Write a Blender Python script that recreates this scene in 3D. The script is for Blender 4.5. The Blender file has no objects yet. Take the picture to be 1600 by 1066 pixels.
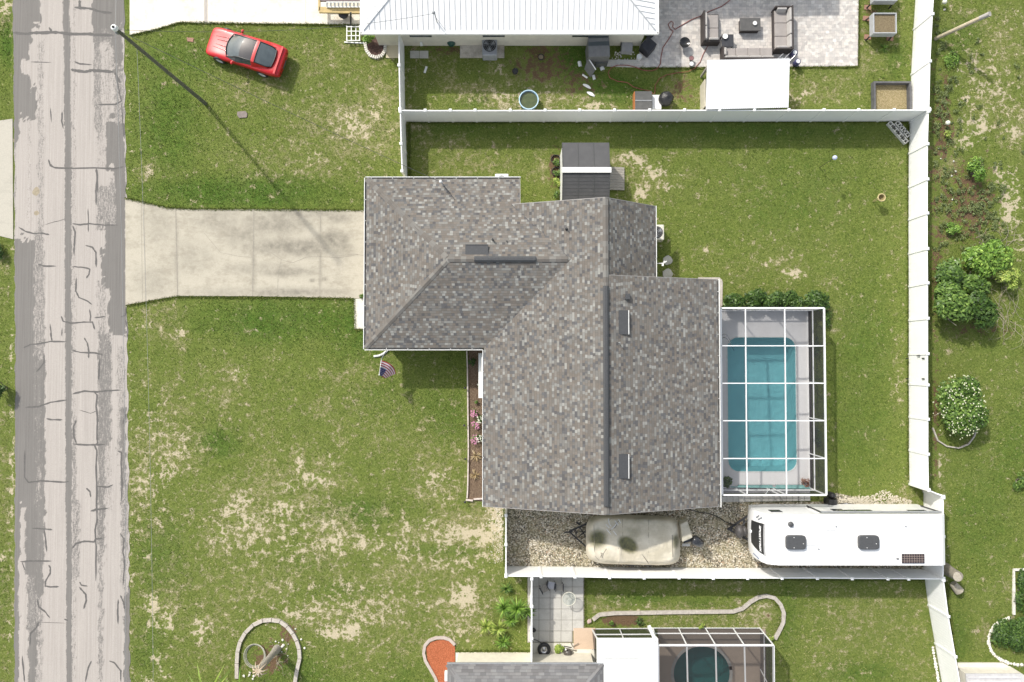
import bpy, bmesh, math, random
import numpy as np
from mathutils import Vector, Matrix
random.seed(7)
rng = np.random.default_rng(11)
C = bpy.context.scene.collection
SC = bpy.context.scene

# ---------------------------------------------------------------- camera
F, H, TH = 1120.0, 40.0, math.radians(1.64)
cam_d = bpy.data.cameras.new('camera')
cam = bpy.data.objects.new('camera', cam_d); C.objects.link(cam)
cam_d.sensor_width = 36.0; cam_d.lens = F / 1600.0 * 36.0
cam_d.clip_end = 3000.0; cam_d.clip_start = 0.5
cam.location = (0, 0, H); cam.rotation_euler = (TH, 0, 0)
SC.camera = cam

# ---------------------------------------------------------------- light
SUN_EL = math.radians(42.5)
SDX, SDY = 0.70, -0.84            # shadow direction per metre of height
wd = bpy.data.worlds.new('World'); SC.world = wd; wd.use_nodes = True
nt = wd.node_tree; bg = nt.nodes['Background']
sky = nt.nodes.new('ShaderNodeTexSky'); sky.sky_type = 'NISHITA'; sky.sun_disc = False
sky.sun_elevation = SUN_EL
saz = math.atan2(-SDX, -SDY)      # azimuth of the sun measured from +Y towards +X
sky.sun_rotation = saz
sky.air_density = 1.6; sky.dust_density = 3.0
hs = nt.nodes.new('ShaderNodeHueSaturation'); hs.inputs['Saturation'].default_value = .5
nt.links.new(sky.outputs[0], hs.inputs['Color']); nt.links.new(hs.outputs[0], bg.inputs[0]); bg.inputs[1].default_value = 0.145
sl = bpy.data.lights.new('sun', 'SUN'); sl.energy = 2.9; sl.angle = math.radians(1.6)
sl.color = (1.0, 0.955, 0.88)
so = bpy.data.objects.new('sun', sl); C.objects.link(so)
so.rotation_euler = Vector((SDX, SDY, -1.0)).to_track_quat('-Z', 'Y').to_euler()
SC.view_settings.view_transform = 'Standard'; SC.view_settings.look = 'None'
SC.view_settings.exposure = 0.46; SC.view_settings.gamma = 1.0
SC.cycles.transparent_max_bounces = 16

# ---------------------------------------------------------------- placing
cT, sT = math.cos(TH), math.sin(TH)
def P(px, py, z=0.0):
    a = (px - 800.0) / F; b = (533.0 - py) / F
    dx, dy, dz = a, b * cT + sT, b * sT - cT
    t = (z - H) / dz
    return (dx * t, dy * t, z)
def topx(x, y, z=0.0):
    vy, vz = y, z - H
    yy = vy * cT + vz * sT; zz = -vy * sT + vz * cT
    return 800 + F * x / -zz, 533 - F * yy / -zz
def PL(pts, z=0.0): return [P(a, b, z) for a, b in pts]

# ---------------------------------------------------------------- mesh builder
OFF = {}
def setp(o, label=None, cat=None, group=None, kind=None):
    if label: o['label'] = label
    if cat: o['category'] = cat
    if group: o['group'] = group
    if kind: o['kind'] = kind
    return o
def T(name, label, cat, loc=(0, 0, 0), rz=0.0, group=None):
    o = bpy.data.objects.new(name, None); C.objects.link(o)
    o.location = loc; o.rotation_euler = (0, 0, rz); o.empty_display_size = 0.2
    OFF[o] = Vector(loc)
    return setp(o, label, cat, group)

class MB:
    def __init__(s): s.v = []; s.f = []; s.uv = {}; s.sm = set()
    def add(s, vs, fs, smooth=False):
        b = len(s.v); s.v += [tuple(v) for v in vs]
        for f in fs:
            if smooth: s.sm.add(len(s.f))
            s.f.append(tuple(b + i for i in f))
        return s
    def box(s, c, d, rz=0.0, M=None):
        hx, hy, hz = d[0] / 2, d[1] / 2, d[2] / 2
        vs = [Vector((x, y, z)) for z in (-hz, hz) for x, y in ((-hx, -hy), (hx, -hy), (hx, hy), (-hx, hy))]
        R = M if M else Matrix.Rotation(rz, 3, 'Z')
        vs = [R @ v + Vector(c) for v in vs]
        return s.add(vs, [(3, 2, 1, 0), (4, 5, 6, 7), (0, 1, 5, 4), (1, 2, 6, 5), (2, 3, 7, 6), (3, 0, 4, 7)])
    def bar(s, a, b, w, h, up=(0, 0, 1)):
        a, b = Vector(a), Vector(b); x = (b - a); L = x.length; x.normalize()
        u = Vector(up)
        if abs(x.dot(u)) > .98: u = Vector((1, 0, 0))
        y = u.cross(x).normalized(); z = x.cross(y)
        M = Matrix((x, y, z)).transposed()
        return s.box((a + b) / 2, (L, w, h), M=M)
    def prism(s, pts, z0, z1, bottom=True):
        n = len(pts); ar = sum(pts[i][0] * pts[(i + 1) % n][1] - pts[(i + 1) % n][0] * pts[i][1] for i in range(n))
        if ar < 0: pts = pts[::-1]
        vs = [(p[0], p[1], z0) for p in pts] + [(p[0], p[1], z1) for p in pts]
        fs = [tuple(range(n, 2 * n))] + [(i, (i + 1) % n, n + (i + 1) % n, n + i) for i in range(n)]
        if bottom: fs.append(tuple(range(n))[::-1])
        return s.add(vs, fs)
    def tube(s, pts, r, seg=8, cap=True, smooth=True):
        pts = [Vector(p) for p in pts]; n = len(pts)
        rs = r if isinstance(r, (list, tuple)) else [r] * n
        vs = []; pu = None
        for i, p in enumerate(pts):
            d = (pts[min(i + 1, n - 1)] - pts[max(i - 1, 0)]).normalized()
            if pu is None: pu = Vector((0, 0, 1)) if abs(d.z) < .9 else Vector((1, 0, 0))
            y = pu.cross(d).normalized(); z = d.cross(y); pu = z
            for k in range(seg):
                a = 2 * math.pi * k / seg
                vs.append(p + (y * math.cos(a) + z * math.sin(a)) * rs[i])
        fs = [(i * seg + k, i * seg + (k + 1) % seg, (i + 1) * seg + (k + 1) % seg, (i + 1) * seg + k) for i in range(n - 1) for k in range(seg)]
        s.add(vs, fs, smooth)
        if cap:
            s.add(vs[:seg], [tuple(range(seg))[::-1]]); s.add(vs[-seg:], [tuple(range(seg))])
        return s
    def lathe(s, prof, c=(0, 0, 0), seg=24, smooth=True):
        n = len(prof)
        vs = [(c[0] + r * math.cos(2 * math.pi * k / seg), c[1] + r * math.sin(2 * math.pi * k / seg), c[2] + z) for r, z in prof for k in range(seg)]
        fs = [(i * seg + k, i * seg + (k + 1) % seg, (i + 1) * seg + (k + 1) % seg, (i + 1) * seg + k) for i in range(n - 1) for k in range(seg)]
        return s.add(vs, fs, smooth)
    def ball(s, c, r, seg=10, rings=6, sq=(1, 1, 1)):
        prof = [(max(1e-4, math.sin(math.pi * i / rings)), -math.cos(math.pi * i / rings)) for i in range(rings + 1)]
        n = len(prof)
        vs = [(c[0] + r * sq[0] * q * math.cos(2 * math.pi * k / seg), c[1] + r * sq[1] * q * math.sin(2 * math.pi * k / seg), c[2] + r * sq[2] * z) for q, z in prof for k in range(seg)]
        fs = [(i * seg + k, i * seg + (k + 1) % seg, (i + 1) * seg + (k + 1) % seg, (i + 1) * seg + k) for i in range(n - 1) for k in range(seg)]
        return s.add(vs, fs, True)
    def rock(s, c, r, zs=.6):
        vs = []; fs = []
        seg, rings = 6, 4
        a0 = random.random() * 6
        for i in range(rings + 1):
            ph = math.pi * i / rings
            for k in range(seg):
                q = r * random.uniform(.75, 1.15)
                a = a0 + 2 * math.pi * k / seg
                vs.append((c[0] + q * math.sin(ph) * math.cos(a), c[1] + q * math.sin(ph) * math.sin(a), c[2] - q * zs * math.cos(ph)))
        fs = [(i * seg + k, i * seg + (k + 1) % seg, (i + 1) * seg + (k + 1) % seg, (i + 1) * seg + k) for i in range(rings) for k in range(seg)]
        return s.add(vs, fs)
    def ribbon(s, pts, w, z0, z1, gap=0.0):
        """a kerb-like strip along a plan polyline"""
        pts = [Vector((p[0], p[1])) for p in pts]; n = len(pts)
        L = []; R = []
        for i in range(n):
            d = (pts[min(i + 1, n - 1)] - pts[max(i - 1, 0)]).normalized(); q = Vector((-d.y, d.x)) * w / 2
            L.append(pts[i] + q); R.append(pts[i] - q)
        for i in range(n - 1):
            if gap:
                g = gap / max((pts[i + 1] - pts[i]).length, .01)
                a, b, c, d = L[i].lerp(L[i + 1], g), L[i + 1], R[i + 1], R[i].lerp(R[i + 1], g)
            else: a, b, c, d = L[i], L[i + 1], R[i + 1], R[i]
            s.prism([a, b, c, d], z0, z1)
        return s
    def build(s, name, mat, parent=None, world=True, bevel=0.0, loc=None):
        me = bpy.data.meshes.new(name)
        off = Vector((0, 0, 0))
        if parent is not None and world: off = OFF.get(parent, Vector((0, 0, 0)))
        if parent is None and loc is not None: off = Vector(loc)
        me.from_pydata([tuple(Vector(v) - off) for v in s.v], [], s.f)
        if s.sm:
            for i in s.sm: me.polygons[i].use_smooth = True
        if s.uv:
            ul = me.uv_layers.new(name='UVMap')
            for pi, uvs in s.uv.items():
                p = me.polygons[pi]
                for li, u in zip(p.loop_indices, uvs): ul.data[li].uv = u
        me.update()
        o = bpy.data.objects.new(name, me); C.objects.link(o)
        if mat: me.materials.append(mat)
        if parent is not None: o.parent = parent; OFF[o] = off
        elif loc is not None: o.location = loc; OFF[o] = Vector(loc)
        else: OFF[o] = Vector((0, 0, 0))
        if bevel:
            m = o.modifiers.new('bevel', 'BEVEL'); m.width = bevel; m.segments = 2; m.limit_method = 'ANGLE'
        return o
def solo(name, label, cat, mb, mat, loc, group=None, bevel=0.0, kind=None):
    return setp(mb.build(name, mat, loc=loc, bevel=bevel), label, cat, group, kind)
def copytree(o, loc, rz=None, label=None, parent=None):
    c = o.copy(); C.objects.link(c)
    if parent is not None: c.parent = parent
    else:
        c.location = loc
        if rz is not None: c.rotation_euler = (0, 0, rz)
        if label: c['label'] = label
    for ch in list(o.children): copytree(ch, None, parent=c)
    return c

def npmesh(name, v, f, mat, cols=None, loc=(0, 0, 0), parent=None, smooth=False):
    """big mesh from numpy arrays; f is (n,k)"""
    v = np.asarray(v, dtype=np.float64) - np.array(loc)
    me = bpy.data.meshes.new(name); n, k = f.shape
    me.vertices.add(len(v)); me.vertices.foreach_set('co', v.astype(np.float32).ravel())
    me.loops.add(n * k); me.loops.foreach_set('vertex_index', f.astype(np.int32).ravel())
    me.polygons.add(n); me.polygons.foreach_set('loop_start', np.arange(0, n * k, k, dtype=np.int32))
    if smooth: me.polygons.foreach_set('use_smooth', np.ones(n, dtype=bool))
    me.update(calc_edges=True)
    if cols:
        for nm, a in cols.items():
            at = me.attributes.new(nm, 'FLOAT', 'POINT'); at.data.foreach_set('value', a.astype(np.float32))
    me.materials.append(mat)
    o = bpy.data.objects.new(name, me); C.objects.link(o)
    if parent is not None: o.parent = parent; OFF[o] = Vector(loc)
    else: o.location = loc; OFF[o] = Vector(loc)
    return o

# ---------------------------------------------------------------- materials
class NT:
    def __init__(s, name):
        s.m = bpy.data.materials.new(name); s.m.use_nodes = True
        s.t = s.m.node_tree; s.b = s.t.nodes['Principled BSDF']
        s.co = s.t.nodes.new('ShaderNodeTexCoord').outputs['Object']
    def n(s, ty, **kw):
        o = s.t.nodes.new('ShaderNode' + ty)
        for k, v in kw.items(): setattr(o, k, v)
        return o
    def l(s, a, b): s.t.links.new(a, b)
    def noise(s, scale, detail=4, rough=.6, vec=None, sc=None, w=0):
        o = s.n('TexNoise'); o.inputs['Scale'].default_value = scale; o.inputs['Detail'].default_value = detail
        o.inputs['Roughness'].default_value = rough
        v = vec or s.co
        if sc:
            m = s.n('Mapping'); m.inputs['Scale'].default_value = sc; s.l(v, m.inputs[0]); v = m.outputs[0]
        s.l(v, o.inputs['Vector']); return o.outputs['Fac']
    def ramp(s, fac, stops, interp='LINEAR'):
        o = s.n('ValToRGB'); o.color_ramp.interpolation = interp
        e = o.color_ramp.elements
        while len(e) < len(stops): e.new(.5)
        for x, (p, c) in zip(e, stops):
            x.position = p; x.color = (c[0], c[1], c[2], 1) if hasattr(c, '__len__') else (c, c, c, 1)
        s.l(fac, o.inputs[0]); return o.outputs[0]
    def math(s, op, a, b=None, c=None, clamp=False):
        o = s.n('Math', operation=op); o.use_clamp = clamp
        for i, x in enumerate((a, b, c)):
            if x is None: continue
            if isinstance(x, (int, float)): o.inputs[i].default_value = x
            else: s.l(x, o.inputs[i])
        return o.outputs[0]
    def mix(s, fac, a, b, bt='MIX'):
        o = s.n('MixRGB', blend_type=bt)
        for i, x in enumerate((fac, a, b)):
            if isinstance(x, (int, float)): o.inputs[i].default_value = x
            elif isinstance(x, tuple): o.inputs[i].default_value = (x[0], x[1], x[2], 1)
            else: s.l(x, o.inputs[i])
        return o.outputs[0]
    def attr(s, name):
        o = s.n('Attribute'); o.attribute_name = name; return o.outputs['Fac']
    def bump(s, h, st=.5, d=.02):
        o = s.n('Bump'); o.inputs['Strength'].default_value = st; o.inputs['Distance'].default_value = d
        s.l(h, o.inputs['Height']); s.l(o.outputs[0], s.b.inputs['Normal'])
    def col(s, c):
        if isinstance(c, tuple): s.b.inputs['Base Color'].default_value = (c[0], c[1], c[2], 1)
        else: s.l(c, s.b.inputs['Base Color'])
    def rough(s, r): s.b.inputs['Roughness'].default_value = r
_mc = {}
def M(name, c1, c2=None, scale=8, rough=.6, metal=0, bump=0, coat=0, spec=None, sc=None):
    """worn two-tone procedural material"""
    if name in _mc: return _mc[name]
    t = NT(name)
    c2 = c2 or tuple(x * .82 for x in c1)
    f = t.noise(scale, 5, .62, sc=sc); f2 = t.noise(scale * 9, 3, .6, sc=sc)
    ff = t.math('ADD', t.math('MULTIPLY', f, .75), t.math('MULTIPLY', f2, .25))
    t.col(t.ramp(ff, [(.36, c2), (.64, c1)]))
    t.rough(rough); t.b.inputs['Metallic'].default_value = metal
    if coat: t.b.inputs['Coat Weight'].default_value = coat; t.b.inputs['Coat Roughness'].default_value = .05
    if spec is not None: t.b.inputs['Specular IOR Level'].default_value = spec
    if bump: t.bump(f2, bump, .01)
    _mc[name] = t.m; return t.m

def mat_ground():
    t = NT('lawn_soil')
    dry, sand, lush, mulch = t.attr('dry'), t.attr('sand'), t.attr('lush'), t.attr('mulch')
    fine = t.noise(9, 6, .72); mid = t.noise(2.6, 5, .65); big = t.noise(.35, 3, .5); vf = t.noise(30, 4, .75)
    g = t.ramp(t.math('ADD', t.math('MULTIPLY', vf, .6), t.math('MULTIPLY', fine, .4)),
               [(.36, (.052, .080, .014)), (.46, (.132, .176, .034)), (.56, (.215, .255, .062)), (.66, (.36, .36, .15))])
    gl = t.ramp(t.math('ADD', t.math('MULTIPLY', vf, .6), t.math('MULTIPLY', fine, .4)),
               [(.36, (.031, .069, .011)), (.5, (.088, .160, .024)), (.66, (.17, .265, .048))])
    g = t.mix(t.math('MULTIPLY_ADD', lush, 1.4, t.math('MULTIPLY_ADD', mid, 1.6, -1.05), clamp=True), g, gl)
    cl0 = t.noise(.55, 5, .65)
    mm = t.math('MULTIPLY_ADD', t.noise(1.7, 5, .7), 2.4, -.7, clamp=True)
    g = t.mix(t.math('MULTIPLY', mm, .58), g, t.mix(1.0, g, (.50, .60, .55), 'MULTIPLY'))
    g = t.mix(t.math('MULTIPLY', t.math('MULTIPLY_ADD', dry, .6, t.math('MULTIPLY_ADD', cl0, 1.6, -.72, clamp=True), clamp=True), .50), g, t.ramp(vf, [(.36, (.12, .125, .04)), (.5, (.235, .235, .085)), (.64, (.40, .38, .19))]))
    br = t.ramp(vf, [(.38, (.12, .115, .05)), (.5, (.27, .25, .12)), (.62, (.50, .45, .26))])
    cl = t.noise(1.1, 4, .6)
    vo = t.n('TexVoronoi'); vo.inputs['Scale'].default_value = 3.6; wv = t.n('VectorMath', operation='ADD'); nn = t.n('TexNoise'); nn.inputs['Scale'].default_value = 4; t.l(t.co, nn.inputs['Vector'])
    sc_ = t.n('VectorMath', operation='SCALE'); sc_.inputs['Scale'].default_value = .35; t.l(nn.outputs['Color'], sc_.inputs[0]); t.l(t.co, wv.inputs[0]); t.l(sc_.outputs[0], wv.inputs[1]); t.l(wv.outputs[0], vo.inputs['Vector'])
    clump = t.math('MULTIPLY_ADD', vo.outputs['Distance'], .7, -.33)
    m0 = t.math('ADD', t.math('ADD', t.math('MULTIPLY', t.math('SUBTRACT', mid, .5), 1.25), t.math('MULTIPLY', t.math('SUBTRACT', fine, .5), 1.35)), t.math('ADD', t.math('MULTIPLY_ADD', cl, .8, .1), clump))
    k = t.math('MULTIPLY_ADD', t.math('SUBTRACT', t.math('ADD', m0, t.math('MULTIPLY', dry, .52)), .86), 4.5, .5, clamp=True)
    g = t.mix(t.math('MULTIPLY', k, .8), g, br)
    sd = t.ramp(vf, [(.3, (.33, .28, .18)), (.5, (.52, .45, .31)), (.68, (.66, .59, .44))])
    k2 = t.math('MULTIPLY_ADD', t.math('SUBTRACT', t.math('ADD', m0, t.math('MULTIPLY', t.math('MULTIPLY_ADD', dry, .40, sand), .48)), 1.0), 6, .5, clamp=True)
    g = t.mix(k2, g, sd)
    mu = t.ramp(vf, [(.3, (.06, .035, .02)), (.5, (.15, .095, .055)), (.7, (.30, .22, .14))])
    g = t.mix(t.math('MULTIPLY_ADD', t.math('SUBTRACT', t.math('ADD', mulch, m0), 1.1), 5, .4, clamp=True), g, mu)
    t.col(g); t.rough(.95); t.b.inputs['Specular IOR Level'].default_value = .12
    t.bump(t.math('ADD', vf, fine), .9, .05)
    return t.m
def mat_tuft():
    t = NT('grass_blades'); a = t.attr('tone')
    t.col(t.ramp(a, [(0, (.036, .062, .010)), (.4, (.100, .148, .024)), (.7, (.19, .22, .050)), (1, (.42, .385, .17))]))
    t.rough(.8); t.b.inputs['Specular IOR Level'].default_value = .2
    return t.m
def mat_leaf(name, c0, c1, c2, spec=.35):
    t = NT(name); a = t.attr('tone')
    t.col(t.ramp(a, [(0, c0), (.5, c1), (1, c2)])); t.rough(.5); t.b.inputs['Specular IOR Level'].default_value = spec
    return t.m
def mat_road():
    t = NT('road_asphalt'); d = t.attr('dark')
    v1 = t.noise(3, 7, .75, sc=(6.0, .8, 1)); sp = t.noise(45, 3, .8); v2 = t.noise(11, 5, .85, sc=(1.2, 1, 1))
    big = t.noise(.5, 3, .5)
    lt = t.ramp(sp, [(.3, (.29, .262, .24)), (.5, (.43, .39, .357)), (.7, (.52, .478, .44))])
    lt = t.mix(t.math('MULTIPLY', big, .35), lt, (.33, .305, .275))
    dk = t.ramp(sp, [(.3, (.10, .094, .087)), (.55, (.153, .142, .131)), (.75, (.21, .198, .185))])
    dk = t.mix(t.math('MULTIPLY', t.noise(1.2, 4, .6), .5), dk, (.17, .162, .152))
    m0 = t.math('ADD', t.math('MULTIPLY', v1, 1.1), t.math('MULTIPLY_ADD', v2, 1.1, -.6))
    k = t.math('MULTIPLY_ADD', t.math('SUBTRACT', t.math('ADD', m0, t.math('MULTIPLY', d, .75)), .93), 4.2, .5, clamp=True)
    st = t.noise(1.4, 6, .7, sc=(9, .12, 1)); lt = t.mix(t.math('MULTIPLY_ADD', st, 1.8, -.62, clamp=True), lt, (.275, .25, .228)); dk = t.mix(t.math('MULTIPLY_ADD', st, 1.6, -.6, clamp=True), dk, (.24, .225, .208))
    t.col(t.mix(k, lt, dk)); t.rough(.9); t.bump(sp, .3, .01)
    return t.m
def mat_concrete(name, a, b, stain=(.3, .28, .22), st=.5, grid=None, sc=None, att=False):
    t = NT(name)
    f = t.noise(22, 5, .75); g = t.noise(.9, 5, .62, sc=sc); h = t.noise(3.5, 5, .7, sc=sc)
    c = t.ramp(f, [(.3, b), (.65, a)])
    k = t.math('MULTIPLY_ADD', t.math('SUBTRACT', t.math('ADD', t.math('MULTIPLY', g, .6), t.math('MULTIPLY', h, .4)), .5), 5, .1, clamp=True)
    c = t.mix(t.math('MULTIPLY', k, st), c, stain)
    if att:
        a2 = t.attr('stain'); kk = t.math('MULTIPLY', a2, t.math('MULTIPLY_ADD', t.noise(2.2, 6, .7), 2.2, -.35, clamp=True), clamp=True); c = t.mix(t.math('MULTIPLY', kk, .95), c, (.165, .15, .12))
    t.col(c); t.rough(.85); t.bump(f, .25, .01)
    return t.m
def mat_shingle(name, cols, rowh=.132, tab=.155, warm=(.20, .172, .142)):
    """laminated shingles on UVs in metres; stops is a list of tab colours"""
    t = NT(name)
    uv = t.n('TexCoord').outputs['UV']; sp = t.n('SeparateXYZ'); t.l(uv, sp.inputs[0])
    v = t.math('DIVIDE', sp.outputs[1], rowh); row = t.math('FLOOR', v); fr = t.math('FRACT', v)
    wn = t.n('TexWhiteNoise', noise_dimensions='1D'); t.l(row, wn.inputs['W'])
    u = t.math('ADD', t.math('DIVIDE', sp.outputs[0], tab), t.math('MULTIPLY', wn.outputs[0], 7.3))
    cell = t.math('FLOOR', u); fu = t.math('FRACT', u)
    cb = t.n('CombineXYZ'); t.l(cell, cb.inputs[0]); t.l(row, cb.inputs[1])
    w2 = t.n('TexWhiteNoise', noise_dimensions='2D'); t.l(cb.outputs[0], w2.inputs['Vector'])
    cell2 = t.math('FLOOR', t.math('DIVIDE', t.math('ADD', u, 3.7), 3.0))
    cb2 = t.n('CombineXYZ'); t.l(cell2, cb2.inputs[0]); t.l(row, cb2.inputs[1]); cb2.inputs[2].default_value = 4
    w3 = t.n('TexWhiteNoise', noise_dimensions='3D'); t.l(cb2.outputs[0], w3.inputs['Vector'])
    c = t.ramp(w2.outputs[0], cols, 'CONSTANT')
    c2 = t.ramp(w3.outputs[0], [(0, (.135, .12, .105)), (.3, warm), (.5, (.17, .167, .16)), (.75, (.155, .135, .118)), (.9, (.23, .23, .215))], 'CONSTANT')
    c = t.mix(.22, c, c2)
    e = t.math('LESS_THAN', fr, .13); e2 = t.math('LESS_THAN', fu, .05)
    c = t.mix(t.math('MULTIPLY', t.math('MAXIMUM', e, t.math('MULTIPLY', e2, .5)), .5), c, (.05, .048, .045))
    gr = t.noise(60, 3, .8); c = t.mix(.16, c, t.ramp(gr, [(.3, (.07, .07, .07)), (.7, (.30, .29, .275))]))
    bigv = t.noise(.5, 4, .6); c = t.mix(t.math('MULTIPLY', bigv, .16), c, (.15, .14, .125))
    t.col(c); t.rough(.9); t.b.inputs['Specular IOR Level'].default_value = .25
    h = t.math('SUBTRACT', 1.0, fr); t.bump(t.math('ADD', h, t.math('MULTIPLY', gr, .3)), .5, .012)
    return t.m
def mat_pavers():
    t = NT('patio_pavers')
    m = t.n('Mapping'); t.l(t.co, m.inputs[0]); m.inputs['Rotation'].default_value = (0, 0, 0)
    b = t.n('TexBrick'); t.l(m.outputs[0], b.inputs['Vector']); b.inputs['Scale'].default_value = 1
    b.inputs['Brick Width'].default_value = .26; b.inputs['Row Height'].default_value = .17; b.inputs['Mortar Size'].default_value = .007
    b.inputs['Color1'].default_value = (.68, .62, .555, 1); b.inputs['Color2'].default_value = (.38, .35, .32, 1); b.inputs['Mortar'].default_value = (.24, .225, .20, 1)
    b.inputs['Bias'].default_value = -.15
    vo = t.n('TexVoronoi'); vo.distance = 'CHEBYCHEV'; vo.inputs['Scale'].default_value = 5.2; vo.inputs['Randomness'].default_value = .75; t.l(t.co, vo.inputs['Vector'])
    sx = t.n('SeparateXYZ'); t.l(vo.outputs['Color'], sx.inputs[0])
    c = t.mix(.5, b.outputs[0], t.ramp(sx.outputs[0], [(0, (.34, .32, .31)), (.25, (.48, .44, .41)), (.5, (.64, .60, .54)), (.75, (.46, .445, .43)), (.9, (.72, .70, .66))], 'CONSTANT'))
    n = t.noise(30, 3, .7); c = t.mix(.2, c, t.ramp(n, [(.3, (.2, .2, .2)), (.7, (.75, .72, .68))]))
    t.col(c); t.rough(.85); t.bump(b.outputs['Fac'], -.3, .01)
    return t.m
def mat_gravel(name='gravel_stones', warm=1.0):
    t = NT(name)
    vo = t.n('TexVoronoi'); vo.inputs['Scale'].default_value = 15; t.l(t.co, vo.inputs['Vector'])
    sx = t.n('SeparateXYZ'); t.l(vo.outputs['Color'], sx.inputs[0])
    c = t.ramp(sx.outputs[0], [(0, (.12, .105, .075)), (.16, (.33, .285, .20)), (.38, (.50, .44, .33)), (.6, (.62, .56, .44)), (.8, (.76, .71, .60)), (.93, (.42, .30, .2))], 'CONSTANT')
    d = t.ramp(vo.outputs['Distance'], [(.3, 1.0), (.75, .35)])
    c = t.mix(1.0, c, d, 'MULTIPLY')
    g = t.noise(1.3, 5, .6); c = t.mix(t.math('MULTIPLY_ADD', g, 2.2, -.95, clamp=True), c, (.24, .215, .11))
    t.col(c); t.rough(.85); t.bump(vo.outputs['Distance'], -1.0, .03)
    return t.m
def mat_screen(name, op, c=(.035, .035, .04)):
    t = NT(name); t.t.nodes.remove(t.b)
    tr = t.n('BsdfTransparent'); df = t.n('BsdfDiffuse'); df.inputs[0].default_value = (*c, 1)
    mx = t.n('MixShader'); w = t.noise(3, 2, .5)
    t.l(t.math('MULTIPLY_ADD', w, .04, op - .02), mx.inputs[0]); t.l(tr.outputs[0], mx.inputs[1]); t.l(df.outputs[0], mx.inputs[2])
    t.l(mx.outputs[0], t.t.nodes['Material Output'].inputs[0]); return t.m
def mat_water(name, c):
    t = NT(name); t.t.nodes.remove(t.b)
    tr = t.n('BsdfTransparent'); tr.inputs[0].default_value = (*c, 1)
    gl = t.n('BsdfGlossy'); gl.inputs[1].default_value = .04
    fr = t.n('Fresnel'); fr.inputs[0].default_value = 1.33
    bp = t.n('Bump'); bp.inputs[0].default_value = .25; bp.inputs[1].default_value = .02
    t.l(t.noise(5, 3, .5), bp.inputs['Height']); t.l(bp.outputs[0], fr.inputs[1]); t.l(bp.outputs[0], gl.inputs['Normal'])
    mx = t.n('MixShader'); t.l(fr.outputs[0], mx.inputs[0]); t.l(tr.outputs[0], mx.inputs[1]); t.l(gl.outputs[0], mx.inputs[2])
    t.l(mx.outputs[0], t.t.nodes['Material Output'].inputs[0]); return t.m

def mat_vinyl():
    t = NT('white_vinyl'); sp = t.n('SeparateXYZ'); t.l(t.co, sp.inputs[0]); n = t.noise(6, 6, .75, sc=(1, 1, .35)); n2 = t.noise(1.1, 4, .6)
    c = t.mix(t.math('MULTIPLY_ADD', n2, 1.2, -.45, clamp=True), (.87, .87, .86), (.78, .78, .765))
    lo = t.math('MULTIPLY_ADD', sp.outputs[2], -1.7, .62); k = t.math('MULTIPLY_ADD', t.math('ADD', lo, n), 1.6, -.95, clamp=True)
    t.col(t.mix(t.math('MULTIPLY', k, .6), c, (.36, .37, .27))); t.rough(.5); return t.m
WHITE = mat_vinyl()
WPAINT = M('white_paint', (.80, .80, .78), (.70, .70, .68), 5, .5)
CREAM = M('cream_stucco', (.66, .62, .52), (.56, .53, .45), 3, .8, bump=.3)
DARK = M('dark_metal', (.035, .036, .04), (.02, .02, .022), 20, .45)
BLACK = M('black_plastic', (.018, .018, .02), (.03, .03, .03), 12, .5)
GREY = M('grey_metal', (.30, .31, .32), (.23, .24, .25), 9, .5)
CHROME = M('bright_steel', (.62, .62, .63), (.5, .5, .5), 20, .25, .9)
WOODG = M('weathered_wood', (.40, .37, .32), (.24, .22, .19), 6, .85, bump=.5, sc=(1, 6, 1))
BARK = M('bark', (.30, .27, .22), (.17, .15, .12), 9, .9, bump=.8)
CURB = M('kerb_stone', (.52, .48, .42), (.36, .32, .28), 7, .9, bump=.4)
WSTONE = M('white_stone', (.76, .74, .68), (.55, .52, .45), 9, .85, bump=.4)
CONC = mat_concrete('slab_concrete', (.475, .445, .375), (.38, .355, .30), (.27, .25, .21), .45, sc=(1, 1.6, 1))
CONCD = mat_concrete('driveway_concrete', (.485, .445, .36), (.385, .35, .28), (.27, .24, .185), .75, sc=(1, 1.6, 1), att=True)
CONCW = mat_concrete('pale_concrete', (.76, .72, .63), (.64, .60, .51), (.46, .38, .26), .6)
GLASS = M('dark_glass', (.05, .065, .07), (.035, .045, .05), 3, .06, coat=.5)
# ================================================================ the setting
def blobs(px, py, lst):
    a = np.zeros_like(px)
    for (x, y, rx, ry, s) in lst:
        a = np.maximum(a, s * np.exp(-(((px - x) / rx) ** 2 + ((py - y) / ry) ** 2) ** 1.3)) if s > 0 else a + s * np.exp(-(((px - x) / rx) ** 2 + ((py - y) / ry) ** 2))
    return a
def boxes(px, py, lst, soft=10):
    a = np.zeros_like(px)
    for (x0, x1, y0, y1, s) in lst:
        k = np.clip((px - x0) / soft, -.5, .5) + np.clip((x1 - px) / soft, -.5, .5); q = np.clip((py - y0) / soft, -.5, .5) + np.clip((y1 - py) / soft, -.5, .5)
        a = np.maximum(a, s * np.clip(k, 0, 1) * np.clip(q, 0, 1))
    return a
def vnoise(x, y, sc, seed=0):
    x = x / sc; y = y / sc; xi = np.floor(x).astype(int); yi = np.floor(y).astype(int); fx = x - xi; fy = y - yi
    fx = fx * fx * (3 - 2 * fx); fy = fy * fy * (3 - 2 * fy)
    def h(a, b):
        n = (a * 374761393 + b * 668265263 + seed * 144269) & 0x7fffffff
        n = ((n ^ (n >> 13)) * 1274126177) & 0x7fffffff
        return (n % 10007) / 10007.0
    return (h(xi, yi) * (1 - fx) + h(xi + 1, yi) * fx) * (1 - fy) + (h(xi, yi + 1) * (1 - fx) + h(xi + 1, yi + 1) * fx) * fy
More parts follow.
